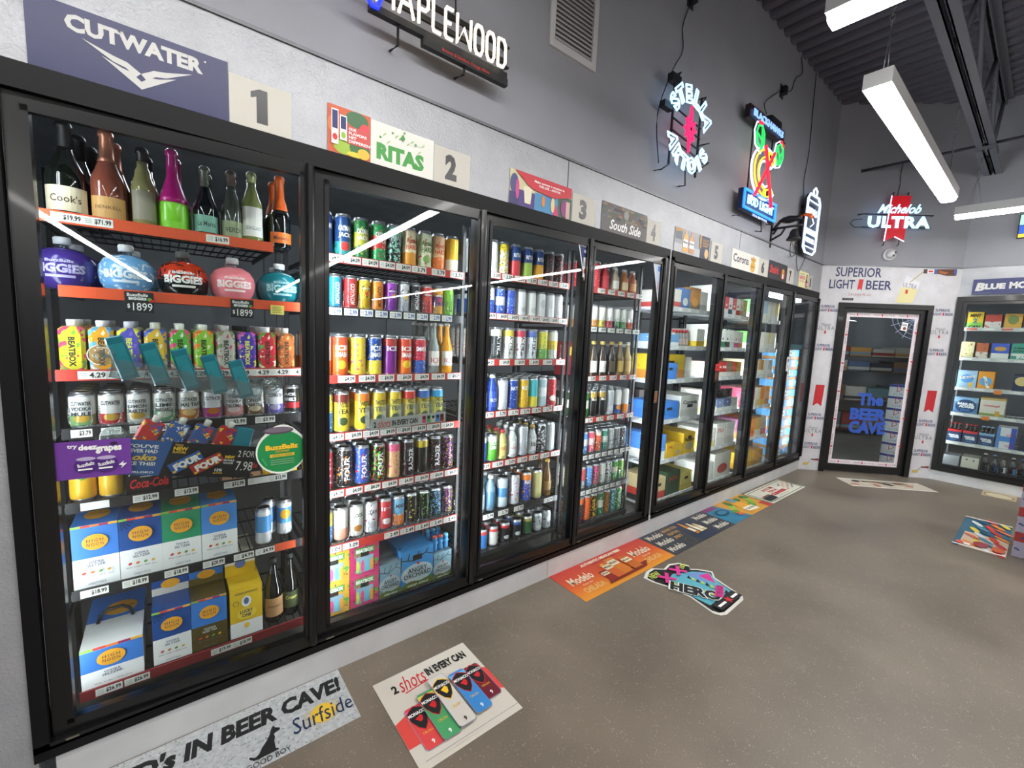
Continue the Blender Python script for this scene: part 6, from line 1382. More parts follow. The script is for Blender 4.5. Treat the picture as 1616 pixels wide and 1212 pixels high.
for r_ in range(5):
    for k in range(10): c.rect(.008+.045*k+(.02 if r_ % 2 else 0), .082+.017*r_, min(.048+.045*k+(.02 if r_ % 2 else 0), .460), .096+.017*r_, M(random.choice(['#7a5a50', '#6a6a72', '#5a6a5a', '#8a7a6a', '#4a4850']), 0.6)); c.z -= c.step
c.z += .0006; c.text('South Side', .08, .018, .40, .078, WHITE, 0.02, 0.3); c.disc(.24, .125, .025, .028, M('#8a9088', 0.5)); c.build('print', t)
t, c = sign('bottle_poster', 'grey poster with two golden bottles above door five', 'poster', on_wall(3.255, Z0S, 0.006), 0.525, HS, M('#9a9da4', 0.5))
c.rect(0, 0, .37, .06, M('#b8babe', 0.5)); c.rect(.01, .09, .10, .165, M('#6a7078', 0.5)); c.poly([(.01, .14), (.10, .15), (.10, .168), (.01, .168)], M('#b8884a', 0.5))
for x, cc in ((.115, '#d89a2c'), (.20, '#b87a34')): c.poly([(x, .01), (x+.07, .01), (x+.07, .11), (x+.045, .145), (x+.045, .165), (x+.025, .165), (x+.025, .145), (x, .11)], M(cc, 0.4)); c.rect(x+.003, .045, x+.067, .10, WHITE); c.text('Modelo', x+.008, .072, x+.062, .088, INK, 0.02)
c.rect(.37, 0, .50, .168, M('#2a2f4a', 0.5)); c.rect(.35, .07, .372, .168, M('#c89a5a', 0.5)); c.text('BEER FOR', .39, .130, .48, .145, M('#c89a5a', 0.5), 0.03); c.text('FIGHTING', .39, .108, .48, .123, M('#c89a5a', 0.5), 0.03); c.text('SPIRIT', .39, .088, .47, .102, M('#c89a5a', 0.5), 0.03); c.disc(.455, .04, .03, .036, M('#d8b078', 0.5)); c.build('print', t)
t, c = sign('brand_sign', 'white sign with black gothic lettering and gold crest above door six', 'sign', on_wall(4.15, Z0S, 0.006), 0.54, 0.158, M('#dcdad2', 0.5))
c.text('Corona', .03, .055, .33, .125, M('#20263a', 0.5), 0.02); c.disc(.42, .055, .05, .05, M('#d8a83a', 0.5)); c.poly([(.375, .10), (.465, .10), (.475, .135), (.445, .125), (.42, .148), (.395, .125), (.365, .135)], M('#c8902c', 0.5)); c.text('EXTRA', .385, .045, .455, .062, M('#7a5a1c', 0.5), 0.02); c.build('print', t)
t, c = sign('brand_sign', 'black sign with red jagged lettering above door seven', 'sign', on_wall(4.925, Z0S, 0.006), 0.45, HS, M('#26262a', 0.5))
c.text('Smirk', .02, .055, .25, .130, M('#c02c34', 0.5), 0.05, 0.2); c.disc(.35, .07, .06, .055, M('#8a2a2c', 0.5)); c.rect(.325, .03, .375, .12, M('#c8a03a', 0.5)); c.rect(.335, .03, .365, .07, WHITE); c.build('print', t)
t, c = sign('brand_sign', 'pale yellow sign with pink lettering and bottle above door eight', 'sign', on_wall(5.715, Z0S, 0.006), 0.29, HS, M('#e4e0a8', 0.5))
c.text('LEMON', .015, .085, .19, .125, M('#d86a8a', 0.5), 0.05); c.text('SELTZER', .03, .055, .17, .075, M('#e09aa8', 0.5), 0.03); c.rect(.03, .138, .15, .143, GREY)
c.poly([(.20, .01), (.27, .01), (.27, .07), (.25, .105), (.25, .150), (.22, .150), (.22, .105), (.20, .07)], M('#6a5a54', 0.4)); c.rect(.205, .02, .265, .06, M('#e08aa8', 0.5)); c.build('print', t)

# slanted wall prints
def superior(c, x, y, w, ink):
    h = w*.36; c.text('SUPERIOR', x+w*.08, y+h*.56, x+w*.80, y+h, ink, 0.015); c.text('LIGHT', x, y, x+w*.40, y+h*.42, ink, 0.015); c.text('BEER', x+w*.58, y, x+w*.98, y+h*.42, ink, 0.015)
    c.poly([(x+w*.45, y-h*.06), (x+w*.485, y+h*.03), (x+w*.52, y-h*.06), (x+w*.53, y+h*.46), (x+w*.46, y+h*.46)], RED)
t = thing('wall_lettering', 'large navy vinyl lettering over the walk-in door', 'lettering', mat4=on_slant(0.100, 2.205, 0.006)); c = Card(); superior(c, 0, 0.0, 0.69, NVY); c.text('2.6 carbs 95 cal', .22, -.075, .46, -.045, M('#b87a7a', 0.5), 0.0); c.build('print', t)
t = thing('pour_graphic', 'vinyl picture of a brown bottle pouring into a glass', 'graphic', mat4=on_slant(0, 0, 0.006)); c = Card()
P = lambda *q: [tuple(p) for p in q]
c.poly(P((.84, 2.065), (1.02, 2.065), (1.075, 2.30), (.92, 2.375)), M('#d8d8de', 0.4)); c.poly(P((.84, 2.065), (1.02, 2.065), (1.055, 2.225), (.885, 2.245)), M('#d8cf96', 0.4)); c.text('ULTRA', .895, 2.235, 1.045, 2.285, GREY, 0.0, 0, -0.2); c.rect(.93, 2.17, .955, 2.215, RED)
stroke(c, (.965, 2.30), (1.09, 2.425), .010, M('#b8a860', 0.4)); c.poly(P((1.09, 2.405), (1.13, 2.405), (1.13, 2.452), (1.09, 2.452)), M('#4a2c2c', 0.4)); c.rect(1.13, 2.412, 1.20, 2.446, WHITE); c.rect(1.14, 2.42, 1.19, 2.438, RED); c.rect(1.20, 2.400, 1.235, 2.455, M('#4a5a9a', 0.4)); c.poly(P((1.235, 2.405), (1.33, 2.385), (1.42, 2.385), (1.435, 2.395), (1.435, 2.462), (1.235, 2.455)), M('#5a3420', 0.35)); c.poly(P((1.25, 2.415), (1.32, 2.398), (1.35, 2.42), (1.25, 2.44)), M('#a8602c', 0.35)); c.rect(1.405, 2.40, 1.435, 2.462, M('#4a5a9a', 0.4)); c.build('print', t)
def column(s0, lab):
    t = thing('wall_lettering', lab, 'lettering', mat4=on_slant(s0, 0, 0.006)); w = 0.21
    for z in (1.935, 1.475, 0.635, 0.272): c = Card(); superior(c, 0, z, w, M('#4a4f78', 0.5)); c.build('slogan', t)
    for z in (1.72, 0.47): c = Card(); c.text('Michelob', w*.2, z+.05, w*.7, z+.075, GREY, 0.0, 0.35); c.text('ULTRA', 0, z, w*.9, z+.045, GREY, 0.0, space=1.3); c.rect(w*.40, z-.045, w*.49, z-.012, RED); c.build('brand_print', t)
    c = Card(); c.poly(P((.055, .80), (.105, .835), (.155, .80), (.165, 1.06), (.065, 1.06)), M('#b8262e', 0.5)); c.build('ribbon_print', t)
    c = Card(); c.poly(P((.02, .06), (.08, .06), (.10, .10), (.03, .09)), M('#c8b060', 0.5)); stroke(c, (.085, .095), (.115, .135), .004, M('#b8a860', 0.5)); c.rect(.115, .13, .15, .142, INK); c.poly(P((.15, .128), (.20, .124), (.20, .15), (.15, .145)), M('#8a2a2c', 0.5)); c.build('pour_print', t)
column(0.025, 'column of small beer prints left of the walk-in door'); column(1.262, 'column of small beer prints right of the walk-in door')
t, c = sign('door_plate', 'small black plate above the walk-in door', 'plate', on_slant(0.262, 2.075, 0.006), 0.12, 0.026, INK); c.rect(.012, .009, .108, .017, GREY); c.build('print', t)
t, c = sign('brand_sign', 'navy sign with white lettering over the right wall cooler', 'sign', on_right(-1.163, 2.170, 0.034), 1.0, 0.166, M('#2a3060', 0.45))
c.text('B', .022, .038, .095, .128, LG, 0.06, 0.15); c.text('LUE', .095, .052, .245, .115, LG, 0.06); c.text('MOON', .272, .052, .52, .125, LG, 0.06); c.rect(.01, .012, .15, .016, GREY); c.build('print', t)

# ================================================================== floor decals
def fl(label, x, y, w, h, mat, rot=0.0, outline=None): return sign('floor_decal', label, 'floor decal', on_floor(x, y, 0.0012, rot), w, h, mat, 0.0008, outline=outline)
WET = noisy('droplet_print', '#a4a8aa', '#c4c8ca', 60.0, 0.35, 0.0, spots=('#7d8385', 90.0, 0.62))
t, c = fl('silver droplet patterned floor decal along the kick panel under door one', 0.03, -0.302, 0.866, 0.288, WET)
c.text("RTD's IN BEER CAVE!", .10, .168, .850, .252, INK, 0.05, 0.15)
for k in range(26):
    a = 2*math.pi*k/26; c.poly([(.755+.03*math.cos(a), .10+.03*math.sin(a)), (.755+.085*math.cos(a+.06), .10+.058*math.sin(a+.06)), (.755+.03*math.cos(a+.14), .10+.03*math.sin(a+.14))], M('#e6bf3c', 0.5)); c.z -= c.step
c.z += .0005; c.disc(.755, .10, .045, .045, M('#e6bf3c', 0.5)); c.text('Surfside', .645, .060, .860, .135, M('#1c2c50', 0.5), 0.0, 0.15)
DOG = [(0, 0), (.62, 0), (.60, .07), (.54, .09), (.55, .38), (.60, .52), (.585, .66), (.66, .70), (.78, .72), (.80, .80), (.68, .88), (.62, 1.0), (.54, .90), (.47, .72), (.34, .52), (.17, .34), (.07, .18), (-.06, .10), (-.20, .22), (-.23, .15), (-.10, .02)]
c.poly([(.525+.105*p[0], .036+.112*p[1]) for p in DOG], INK); c.text('GOOD BOY', .49, .008, .625, .030, INK, 0.0); c.build('print', t)
t, c = fl('square cream floor decal showing five coloured cans', 0.984, -0.640, 0.444, 0.452, M('#cfc9bd', 0.45))
c.text('2', .055, .355, .078, .400, INK, 0.05); c.text('shots', .085, .345, .205, .425, RED, 0.0, 0.35); stroke(c, (.095, .335), (.205, .347), .005, RED); c.text('IN EVERY CAN', .212, .362, .410, .408, INK, 0.05)
c.poly(P((0.0, .10), (.085, .10), (.085, .25), (0.0, .22)), M('#d84a42', 0.5)); c.poly(P((.37, .17), (.444, .12), (.444, .26), (.37, .30)), M('#d84a42', 0.5))
for k, (x, y, hh, c0, c1, sh) in enumerate(((.048, .055, .205, '#d84a4a', '#e06aa8', RED), (.345, .105, .20, '#6a1c2c', '#c83a60', RED), (.115, .05, .24, '#4a9c64', '#c8cc5a', RED), (.272, .07, .235, '#3a84c8', '#5ab0e0', RED), (.185, .055, .275, '#cfcac2', '#cfcac2', YEL))):
    w = .078; c.poly(P((x+.008, y), (x+w-.008, y), (x+w, y+.012), (x+w, y+hh-.012), (x+w-.008, y+hh), (x+.008, y+hh), (x, y+hh-.012), (x, y+.012)), M('#8a8aa0', 0.4)); c.poly(P((x+.010, y+.002), (x+w-.010, y+.002), (x+w-.002, y+.013), (x+w-.002, y+hh-.013), (x+w-.010, y+hh-.002), (x+.010, y+hh-.002), (x+.002, y+hh-.013), (x+.002, y+.013)), M(c0, 0.4))
    c.rect(x+.002, y+hh-.055, x+w-.002, y+hh-.013, M(c1, 0.4)); c.poly([(x+w/2+p[0]*w*.50, y+hh*.70+p[1]*.062) for p in SHIELD], sh if k != 4 else YEL); c.poly([(x+w/2+p[0]*w*.47, y+hh*.70+p[1]*.057) for p in SHIELD], INK); c.text('MONACO', x+.005, y+hh*.70+.014, x+w-.005, y+hh*.70+.030, WHITE, 0.03)
    c.poly([(x+w*.36, y+hh*.67), (x+w*.30, y+hh*.70), (x+w*.45, y+hh*.72), (x+w*.62, y+hh*.75), (x+w*.70, y+hh*.70), (x+w*.62, y+hh*.62), (x+w*.48, y+hh*.60)], sh); c.text('CRUSH', x+.02, y+hh*.32, x+w-.02, y+hh*.37, YEL, 0.0); c.text('9', x+w*.42, y+.014, x+w*.56, y+.034, WHITE if k != 4 else INK, 0.03)
c.rect(.02, .012, .43, .014, GREY); c.build('print', t)
def sunset():
    m, nt, b = nodes_of('sunset_print'); tc = N(nt, 'ShaderNodeTexCoord'); sp = N(nt, 'ShaderNodeSeparateXYZ'); nt.links.new(tc.outputs['Object'], sp.inputs[0])
    mr = N(nt, 'ShaderNodeMapRange'); mr.inputs['From Max'].default_value = 0.31; nt.links.new(sp.outputs[1], mr.inputs['Value']); r = ramp(nt, mr.outputs[0], [(0.0, '#d8902c'), (0.45, '#cf5a2c'), (1.0, '#b8322f')]); nt.links.new(r.outputs[0], b.inputs['Base Color']); b.inputs['Roughness'].default_value = 0.45; return m
t, c = fl('red to orange floor decal with canned drinks below door three', 2.172, -0.316, 0.928, 0.310, sunset())
for x in (.05, .66): c.text('Modelo', x, .145, x+.20, .220, M('#e2d6bc', 0.5), 0.02, 0.12); c.text('Especial', x+.06, .112, x+.15, .130, M('#e2d6bc', 0.5), 0.0, 0.3); c.text('CHELADA', x+.02, .048, x+.20, .095, M('#dcae6c', 0.5), 0.03)
c.text('AUTHENTIC MEXICAN BEER', .25, .262, .66, .288, M('#eadfc8', 0.5), 0.05); c.text('MADE WITH REAL FRUIT AND SPICE', .33, .244, .58, .255, M('#3a1c14', 0.5), 0.0)
c.poly(P((.26, .03), (.64, .03), (.70, .08), (.30, .08)), M('#7a2a1c', 0.5))
for x, hh, cc in ((.29, .11, '#8a2a20'), (.36, .17, '#c8622c'), (.43, .19, '#c8742c'), (.535, .15, '#b8642c')): w = .085 if hh > .12 else .07; c.rect(x, .05, x+w, .05+hh, M(cc, 0.4)); c.rect(x+.004, .05+hh*.55, x+w-.004, .05+hh*.85, M('#dcd0b0', 0.5)); c.text('Modelo', x+.010, .05+hh*.64, x+w-.010, .05+hh*.78, INK, 0.02)
c.poly(P((.345, .195), (.385, .215), (.40, .185)), M('#d8a03c', 0.5)); c.build('print', t)
t, c = fl('dark charcoal floor decal with white lettering below doors four and five', 3.108, -0.318, 0.916, 0.320, M('#3a3d44', 0.45))
c.rect(.40, 0, .66, .320, M('#2c3448', 0.45))
for x in (.03, .71):
    for k in range(3): cc_ = Card(); cc_.z = .0016; cc_.text('Modelo', x, .225-.095*k, x+.18, .285-.095*k, M('#d8d2c0', 0.5), 0.02, 0.12); cc_.build('lettering', t)
for k, wd in enumerate(('BEWARE YOUR', 'FIGHTING', 'SPIRIT')): c.text(wd, .24, .245-.055*k, .24+.022*len(wd)*.8, .278-.055*k, M('#b08a58', 0.5), 0.04)
c.disc(.31, .062, .045, .045, M('#5a5040', 0.5)); c.disc(.31, .062, .036, .036, M('#3a3d44', 0.5)); 
for x, hh, cc in ((.47, .19, '#b87a2c'), (.53, .15, '#d8c8a0'), (.58, .12, '#c8b488')): c.poly(P((x, .09), (x+.045, .09), (x+.045, .09+hh*.6), (x+.03, .09+hh), (x+.015, .09+hh), (x, .09+hh*.6)), M(cc, 0.4)); c.rect(x+.004, .12, x+.041, .09+hh*.5, M('#e2dac4', 0.5))
c.build('print', t)
BEACH = noisy('beach_print', '#2f6a8c', '#3a88a4', 9.0, 0.45)
t, c = fl('bright beach picture floor decal with bottle below doors five and six', 4.030, -0.312, 0.79, 0.315, BEACH)
c.poly(P((.33, 0), (.79, 0), (.79, .315), (.22, .315)), M('#c8923c', 0.45)); c.rect(.0, .25, .20, .315, M('#7a3a6a', 0.5)); c.rect(.70, .0, .79, .10, M('#a83a34', 0.5))
for k in range(9): c.disc(.28+.055*k+.02*(k % 2), .18+.09*((k*7) % 3-1)*.7, .05, .032, M(['#5a9a3c', '#8ab84a', '#3f7a34'][k % 3], 0.5), 14, k*.7)
c.poly(P((.42, .02), (.52, .02), (.56, .16), (.53, .29), (.47, .30), (.40, .16)), M('#d89a34', 0.4)); c.poly(P((.40, .05), (.57, .03), (.575, .11), (.405, .12)), M('#e2dcc4', 0.5)); c.text('CORONA', .415, .065, .565, .095, M('#26305a', 0.5), 0.03); c.poly(P((.455, .22), (.545, .22), (.53, .30), (.47, .30)), M('#5a90a8', 0.4))
c.disc(.13, .17, .09, .05, M('#24506c', 0.5)); c.disc(.13, .17, .06, .03, M('#3a7a98', 0.5)); c.poly([(.26+.05*math.cos(2*math.pi*k/10+.3)*(1 if k % 2 else .42), .07+.05*math.sin(2*math.pi*k/10+.3)*(1 if k % 2 else .42)) for k in range(10)], M('#cc6a3a', 0.5)); c.build('print', t)
t, c = fl('white and green bordered floor decal with red lettering below door seven', 4.845, -0.308, 0.86, 0.275, M('#d4d2c2', 0.45))
GB = M('#2c5a3c', 0.5); 
for q in ((.02, .018, .84, .026), (.02, .249, .84, .257), (.02, .026, .032, .249), (.828, .026, .84, .249)): c.rect(*q, GB)
c.text('GOOD TIME', .26, .185, .50, .225, M('#b8463c', 0.5), 0.03); c.text('FOR A', .30, .135, .48, .172, M('#b8463c', 0.5), 0.03); c.text('GUINNESS', .25, .075, .56, .122, RED, 0.04); c.text('HAVE IT RESPONSIBLY', .30, .045, .54, .060, GREY, 0.0)
for k in range(14): c.disc(.60+.016*k, .08+.14*((k*5) % 7)/7, .014, .010, M(['#b8743c', '#2a2422', '#d8a878'][k % 3], 0.5), 10)
c.poly(P((.03, .03), (.20, .03), (.22, .10), (.03, .10)), M('#26282c', 0.5)); c.rect(.05, .10, .20, .125, M('#7a5a44', 0.5)); c.build('print', t)
hp = [(2.665, -.357), (2.743, -.323), (2.807, -.320), (2.871, -.371), (2.95, -.355), (3.025, -.382), (3.054, -.443), (3.02, -.472), (3.06, -.50), (3.10, -.553), (3.114, -.576), (3.055, -.622), (3.03, -.70), (2.995, -.82), (2.96, -.838), (2.736, -.845), (2.700, -.83), (2.684, -.795), (2.719, -.64), (2.705, -.511), (2.67, -.42)]
hx, hy = 2.88, -.58; out = [(x-hx, y-hy) for x, y in hp][::-1]; a = -1.06
t, c = fl('jagged die cut black and neon floor decal with white edge', hx, hy, 0, 0, M('#dcdad2', 0.45), outline=out)
PNK = M('#cf3588', 0.5); CYN = M('#5aaabc', 0.5); LIM = M('#b9cc58', 0.5); H = lambda *q: [(x-hx, y-hy) for x, y in q]
c.poly([(p[0]*.92, p[1]*.93) for p in out], INK)
c.poly(H((2.74, -.47), (2.86, -.44), (3.00, -.50), (3.08, -.57), (3.02, -.66), (2.99, -.75), (2.74, -.75), (2.735, -.62)), CYN); c.poly(H((2.93, -.49), (3.04, -.53), (3.05, -.60), (2.95, -.63)), M('#6f8fc4', 0.5)); c.poly(H((2.985, -.55), (3.07, -.57), (2.99, -.66)), PNK)
for k in range(9): x, y = 2.745+.012*k, -.50-.028*k; c.poly(H((x, y), (x+.05, y+.012), (x+.02, y-.03)), LIM); x += .15-.008*k; c.poly(H((x, y-.02), (x+.035, y-.01), (x+.01, y-.045)), LIM if k % 2 else INK)
c.text('HERO', -.09-.150, -.05-.055, -.09+.150, -.05+.055, M('#dfe8e4', 0.5), 0.09, 0, a); c.text('HERO', -.09-.140, -.05-.050, -.09+.140, -.05+.050, INK, 0.05, 0, a)
c.text('NEW', *H((2.685, -.415))[0], *H((2.785, -.365))[0], LIM, 0.03, 0.2)
for x, y in H((2.775, -.452), (2.915, -.445)): stroke(c, (x-.05, y-.035), (x+.05, y+.035), .024, PNK); stroke(c, (x-.035, y+.045), (x+.035, y-.045), .024, PNK)
c.text('10%', *H((2.955, -.450))[0], *H((3.025, -.415))[0], LIM, 0.03, 0.0, 0.3)
c.poly(H((2.955, -.675), (2.985, -.71), (2.865, -.765), (2.83, -.73)), PNK); c.text('10 TIMES BIGGER', -.09+.055, -.155, .095, -.125, INK, 0.0, 0, .42); c.rect(-.15, -.242, .10, -.185, INK); c.rect(-.13, -.222, -.05, -.207, WHITE); c.rect(.02, -.222, .09, -.207, WHITE)
c.poly([(-.015+.030*math.cos(2*math.pi*k/10)*(1 if k % 2 else .45), -.214+.030*math.sin(2*math.pi*k/10)*(1 if k % 2 else .45)) for k in range(10)], RED); c.build('print', t)
WM = M('#c2b8a6', 0.45, name='worn_print')
t = thing('floor_decal', 'worn beige floor decal before the walk-in door', 'floor decal', mat4=on_floor(6.229, -.597, 0.0012, -math.pi/4)); MB().box(0, 0, 0, .88, .29, .0008, WM).build('sheet', t); c = Card(); c.z = .0014
c.rect(.012, .012, .868, .022, WHITE); c.rect(.012, .268, .868, .278, WHITE)
for k in range(9): c.disc(.08+.075*k, .14+.06*((k*5) % 3-1), .05, .035, M(['#b88a74', '#3a3432', '#cfc2ae', '#a86a4c'][k % 4], 0.5), 12, .5*k)
for k in range(3): c.text('MAKE', .22+.16*k, .17, .36+.16*k, .23, M('#8a7a5c', 0.5), 0.03)
c.build('print', t)
t, c = fl('red blue and orange picture floor decal near the case stack', 5.18, -1.765, 0.92, 0.285, M('#39657c', 0.45))
c.rect(0, 0, .45, .285, M('#d0b8a0', 0.45)); c.rect(0, .25, .92, .285, M('#39657c', 0.45))
for k in range(22): c.disc(.05+.041*k, .04+.20*((k*7) % 5)/5, .075, .022, M(['#c8402f', '#d8dce0', '#e0893a', '#2c5a78', '#d8c84a', '#b83a44', '#4a88a0', '#c86a4a'][k % 8], 0.5), 12, .35+.12*(k % 4))
c.rect(.0, 0, .02, .285, WHITE); c.rect(.90, 0, .92, .285, WHITE); c.disc(.12, .045, .07, .035, M('#c8603a', 0.5)); c.disc(.14, .14, .07, .04, M('#9a3a44', 0.5)); c.rect(.04, .19, .09, .225, WHITE); c.disc(.07, .25, .04, .022, M('#d8584a', 0.5)); c.build('print', t)
t, c = fl('oval cream floor decal with dark edge below the right wall cooler', XR-.30, -1.75, .28, .25, M('#b8a27c', 0.5))
c.disc(.12, .125, .105, .11, M('#4a3c2c', 0.5)); c.disc(.115, .125, .095, .10, M('#cfc4a4', 0.5)); c.build('print', t)

# ================================================================== display stack at the right edge
for k in range(4):
    o = carton('display_case', f'red white and blue beer case, {ORD[k]} from the floor of the display stack', 5.60, -2.02, 0.003+0.192*k, 0.46, 0.40, 0.190, pack('#8f8a9c', '#8c2f2c', '#343f6c', (0.12, 0.2), (9, .01, .01), 0.66, 0.4, 0.0, 13.0), cat='case', group='display stack of beer cases', rot=-math.pi/2*0)
    o.location = (5.52, -2.185, 0.003+0.192*k)
    c = Card(); c.text('BUD', -.12, .07, .12, .13, WHITE, 0.05); c.stand().build('print', o)
t = thing('sign_holder', 'clear plastic sheet leaning against the display stack', 'sign holder', (5.765, -1.80, 0.0015))
MB().poly([(0, 0, 0.45), (0.02, -0.28, 0.45), (0.10, -0.30, 0.0), (0.08, -0.02, 0.0)], PLASTIC).poly([(0.003, 0, 0.45), (0.023, -0.28, 0.45), (0.103, -0.30, 0.0), (0.083, -0.02, 0.0)], PLASTIC).build('sheet', t); MB().box(0.05, -0.30, 0, 0.11, -0.02, 0.012, M('#5a4a3c', 0.6)).build('foot', t)
# ================================================================== lit signs and wall things
def glow(colr, k=1.0): return M(colr, 0.5, emit=NEON*k, name='lit_' + colr.lstrip('#'))
ICE = glow('#a6dcff', 1.25); WARM = glow('#fff0d6', 1.0); PINKR = glow('#ff1f55', 1.2); YELN = glow('#ffc22e', 1.1); GRNN = glow('#21c85a', 0.9); BLUN = glow('#2a7bff', 1.4); REDN = glow('#ff2338', 1.0); WHN = glow('#cfe2ff', 1.0); DEEP = glow('#1c2cff', 1.4)
RODM = M('#141416', 0.5, name='black_rod')
def outline_text(txt, size, tube, mat, shear=0.0, bold=0.0):
    """letter outlines drawn as lit tubes, centred on the origin"""
    cu = bpy.data.curves.new('n', 'FONT'); cu.body = txt; cu.size = size; cu.resolution_u = 2; cu.fill_mode = 'NONE'; cu.bevel_depth = tube; cu.bevel_resolution = 1; cu.shear = shear; cu.offset = bold; cu.align_x = 'CENTER'; cu.align_y = 'CENTER'
    ob = bpy.data.objects.new('n', cu); me = bpy.data.meshes.new_from_object(ob); bpy.data.objects.remove(ob); bpy.data.curves.remove(cu)
    me.materials.clear(); me.materials.append(mat); return me
def fit(me, w, h):
    xs = [v.co.x for v in me.vertices]; ys = [v.co.y for v in me.vertices]; cx = (min(xs)+max(xs))/2; cy_ = (min(ys)+max(ys))/2; sx = w/(max(xs)-min(xs)); sy = h/(max(ys)-min(ys))
    for v in me.vertices: v.co.x = (v.co.x-cx)*sx; v.co.y = (v.co.y-cy_)*sy
    return me
def cord(label, pts, r=0.0035):
    t = thing('power_cord', label, 'cord', pts[0]); p0 = Vector(pts[0]); out = []
    pts = [Vector(p)-p0 for p in pts]
    for i in range(len(pts)-1):
        a = pts[max(i-1, 0)]; b_ = pts[i]; c_ = pts[i+1]; d_ = pts[min(i+2, len(pts)-1)]
        for k in range(5):
            u = k/5; out.append(0.5*((2*b_)+(c_-a)*u+(2*a-5*b_+4*c_-d_)*u*u+(3*b_-a-3*c_+d_)*u**3))
    out.append(pts[-1]); MB().tube(out, r, RODM, 5).build('cable', t); return t

# white stroke-letter sign
t = thing('neon_sign', 'white tube lettered sign on black backing, nearest the camera', 'neon sign', mat4=on_wall(0.90, 2.665, 0.11))
ST = {'M': [[(0, 0), (0, 1), (.5, .35), (1, 1), (1, 0)]], 'A': [[(0, 0), (.5, 1), (1, 0)], [(.2, .38), (.8, .38)]], 'P': [[(0, 0), (0, 1), (.7, 1), (1, .85), (1, .62), (.7, .48), (0, .48)]], 'L': [[(0, 1), (0, .12), (.12, 0), (1, 0)]], 'E': [[(1, 1), (.15, 1), (0, .9), (0, .1), (.15, 0), (1, 0)], [(0, .52), (.75, .52)]], 'W': [[(0, 1), (0, 0), (.5, .62), (1, 0), (1, 1)]], 'O': [[(.25, 1), (.75, 1), (1, .8), (1, .2), (.75, 0), (.25, 0), (0, .2), (0, .8), (.25, 1)]], 'D': [[(0, 0), (0, 1), (.7, 1), (1, .8), (1, .2), (.7, 0), (0, 0)]]}
x = 0.105
for ch, w in zip('MAPLEWOOD', (.062, .060, .040, .034, .034, .066, .040, .040, .040)):
    b = MB()
    for s in ST[ch]: b.tube([(x+p[0]*w, .012+p[1]*.112, 0.012) for p in s], 0.0068, WARM, 6)
    b.build('letter_tube', t); x += w+.0215
MB().box(0.085, -0.015, -0.03, x+.005, .010, -0.004, RODM).box(0.30, -0.045, -0.03, x+.01, -0.015, -0.004, RODM).build('backing_bar', t)
MB().box(0.085, 0.055, -0.03, x, .075, -0.02, RODM).box(0.085, 0.115, -0.03, x, .135, -0.02, RODM).build('backing_rail', t)
c = Card(); c.z = -0.003; c.text('Brewery & Distillery, Chicago, Illinois', .385, -.038, .620, -.022, glow('#b8281c', 0.25), 0.0); c.build('red_line', t)
MB().tube([(0.05, .03, .012), (0.085, -.012, .012), (0.105, -.012, .012), (0.12, .03, .012)], 0.009, DEEP, 6).tube([(0.04, .05, .012), (0.05, .12, .012)], 0.007, WHN, 6).build('chevron_tube', t)
MB().prism([(.085+.018*math.cos(2*math.pi*k/12)*(1 if k % 2 else .5), .045+.018*math.sin(2*math.pi*k/12)*(1 if k % 2 else .5)) for k in range(12)], 0.004, 0.010, glow('#ff2a1c', 0.8)).build('star', t)
for xx, z0, z1 in ((0.20, -.015, -.085), (0.50, -.045, -.075)): MB().tube([(xx, z0, -0.02), (xx, z1, -0.02), (xx+.004, z1+.02, -0.105)], 0.0055, RODM, 6).build('standoff', t)
for zz in (.055, .14): MB().tube([(x, zz-.01, -0.02), (x+.02, zz-.012, -0.02), (x+.05, zz+.03, -0.105)], 0.005, RODM, 6).build('standoff', t)
cord('looped black cord and chain above the nearest white lit sign', [(1.40, -0.02, 2.80), (1.385, -0.03, 2.90), (1.39, -0.03, 3.05), (1.41, -0.02, 3.3), (1.40, -0.006, 3.9)])

# round star sign
t = thing('neon_sign', 'ice blue lettered round sign with pink star', 'neon sign', mat4=on_wall(3.17, 2.92, 0.10))
def arc_word(word, cx, cy_, rx, ry, a0, a1, size, top):
    for k, ch in enumerate(word):
        a = a0+(a1-a0)*(k+.5)/len(word); me = outline_text(ch, size, 0.0062, ICE, 0, 0.006)
        px, py = cx+rx*math.cos(a), cy_+ry*math.sin(a)
        put('letter_tube', me, t, mat4=Matrix.Translation((px, py, 0.01)) @ Matrix.Rotation((a-math.pi/2) if top else (a+math.pi/2), 4, 'Z'))
arc_word('STELLA', 0.0, 0.045, 0.215, 0.160, math.radians(172), math.radians(8), 0.135, True)
arc_word('ARTOIS', 0.0, -0.055, 0.215, 0.175, math.radians(190), math.radians(352), 0.125, False)
star = []
for k in range(16):
    a = math.pi/2+2*math.pi*k/16; r_ = .048 if k % 2 else (.150 if k in (0, 8) else .085); star.append((r_*math.cos(a)*.9, r_*math.sin(a)))
MB().prism(star, 0.0, 0.016, PINKR).build('star', t); MB().prism([(.012*math.cos(2*math.pi*k/8), .012*math.sin(2*math.pi*k/8)) for k in range(8)], 0.016, 0.018, INK).build('star_centre', t)
b = MB()
for xx in (-.17, .17): b.box(xx-.006, -.26, -.03, xx+.006, .27, -.018, RODM)
for yy in (.07, 0.0, -.075, -.13): b.tube([(-.18, yy+.03, -.02), (.18, yy-.0, -.02)], .006, RODM, 5)
b.build('support_frame', t)
MB().box(-.27, .07, -.06, -.17, .11, -.02, RODM).build('transformer', t); MB().box(-.22, .24, -.05, -.12, .29, -.01, RODM).build('cord_box', t)
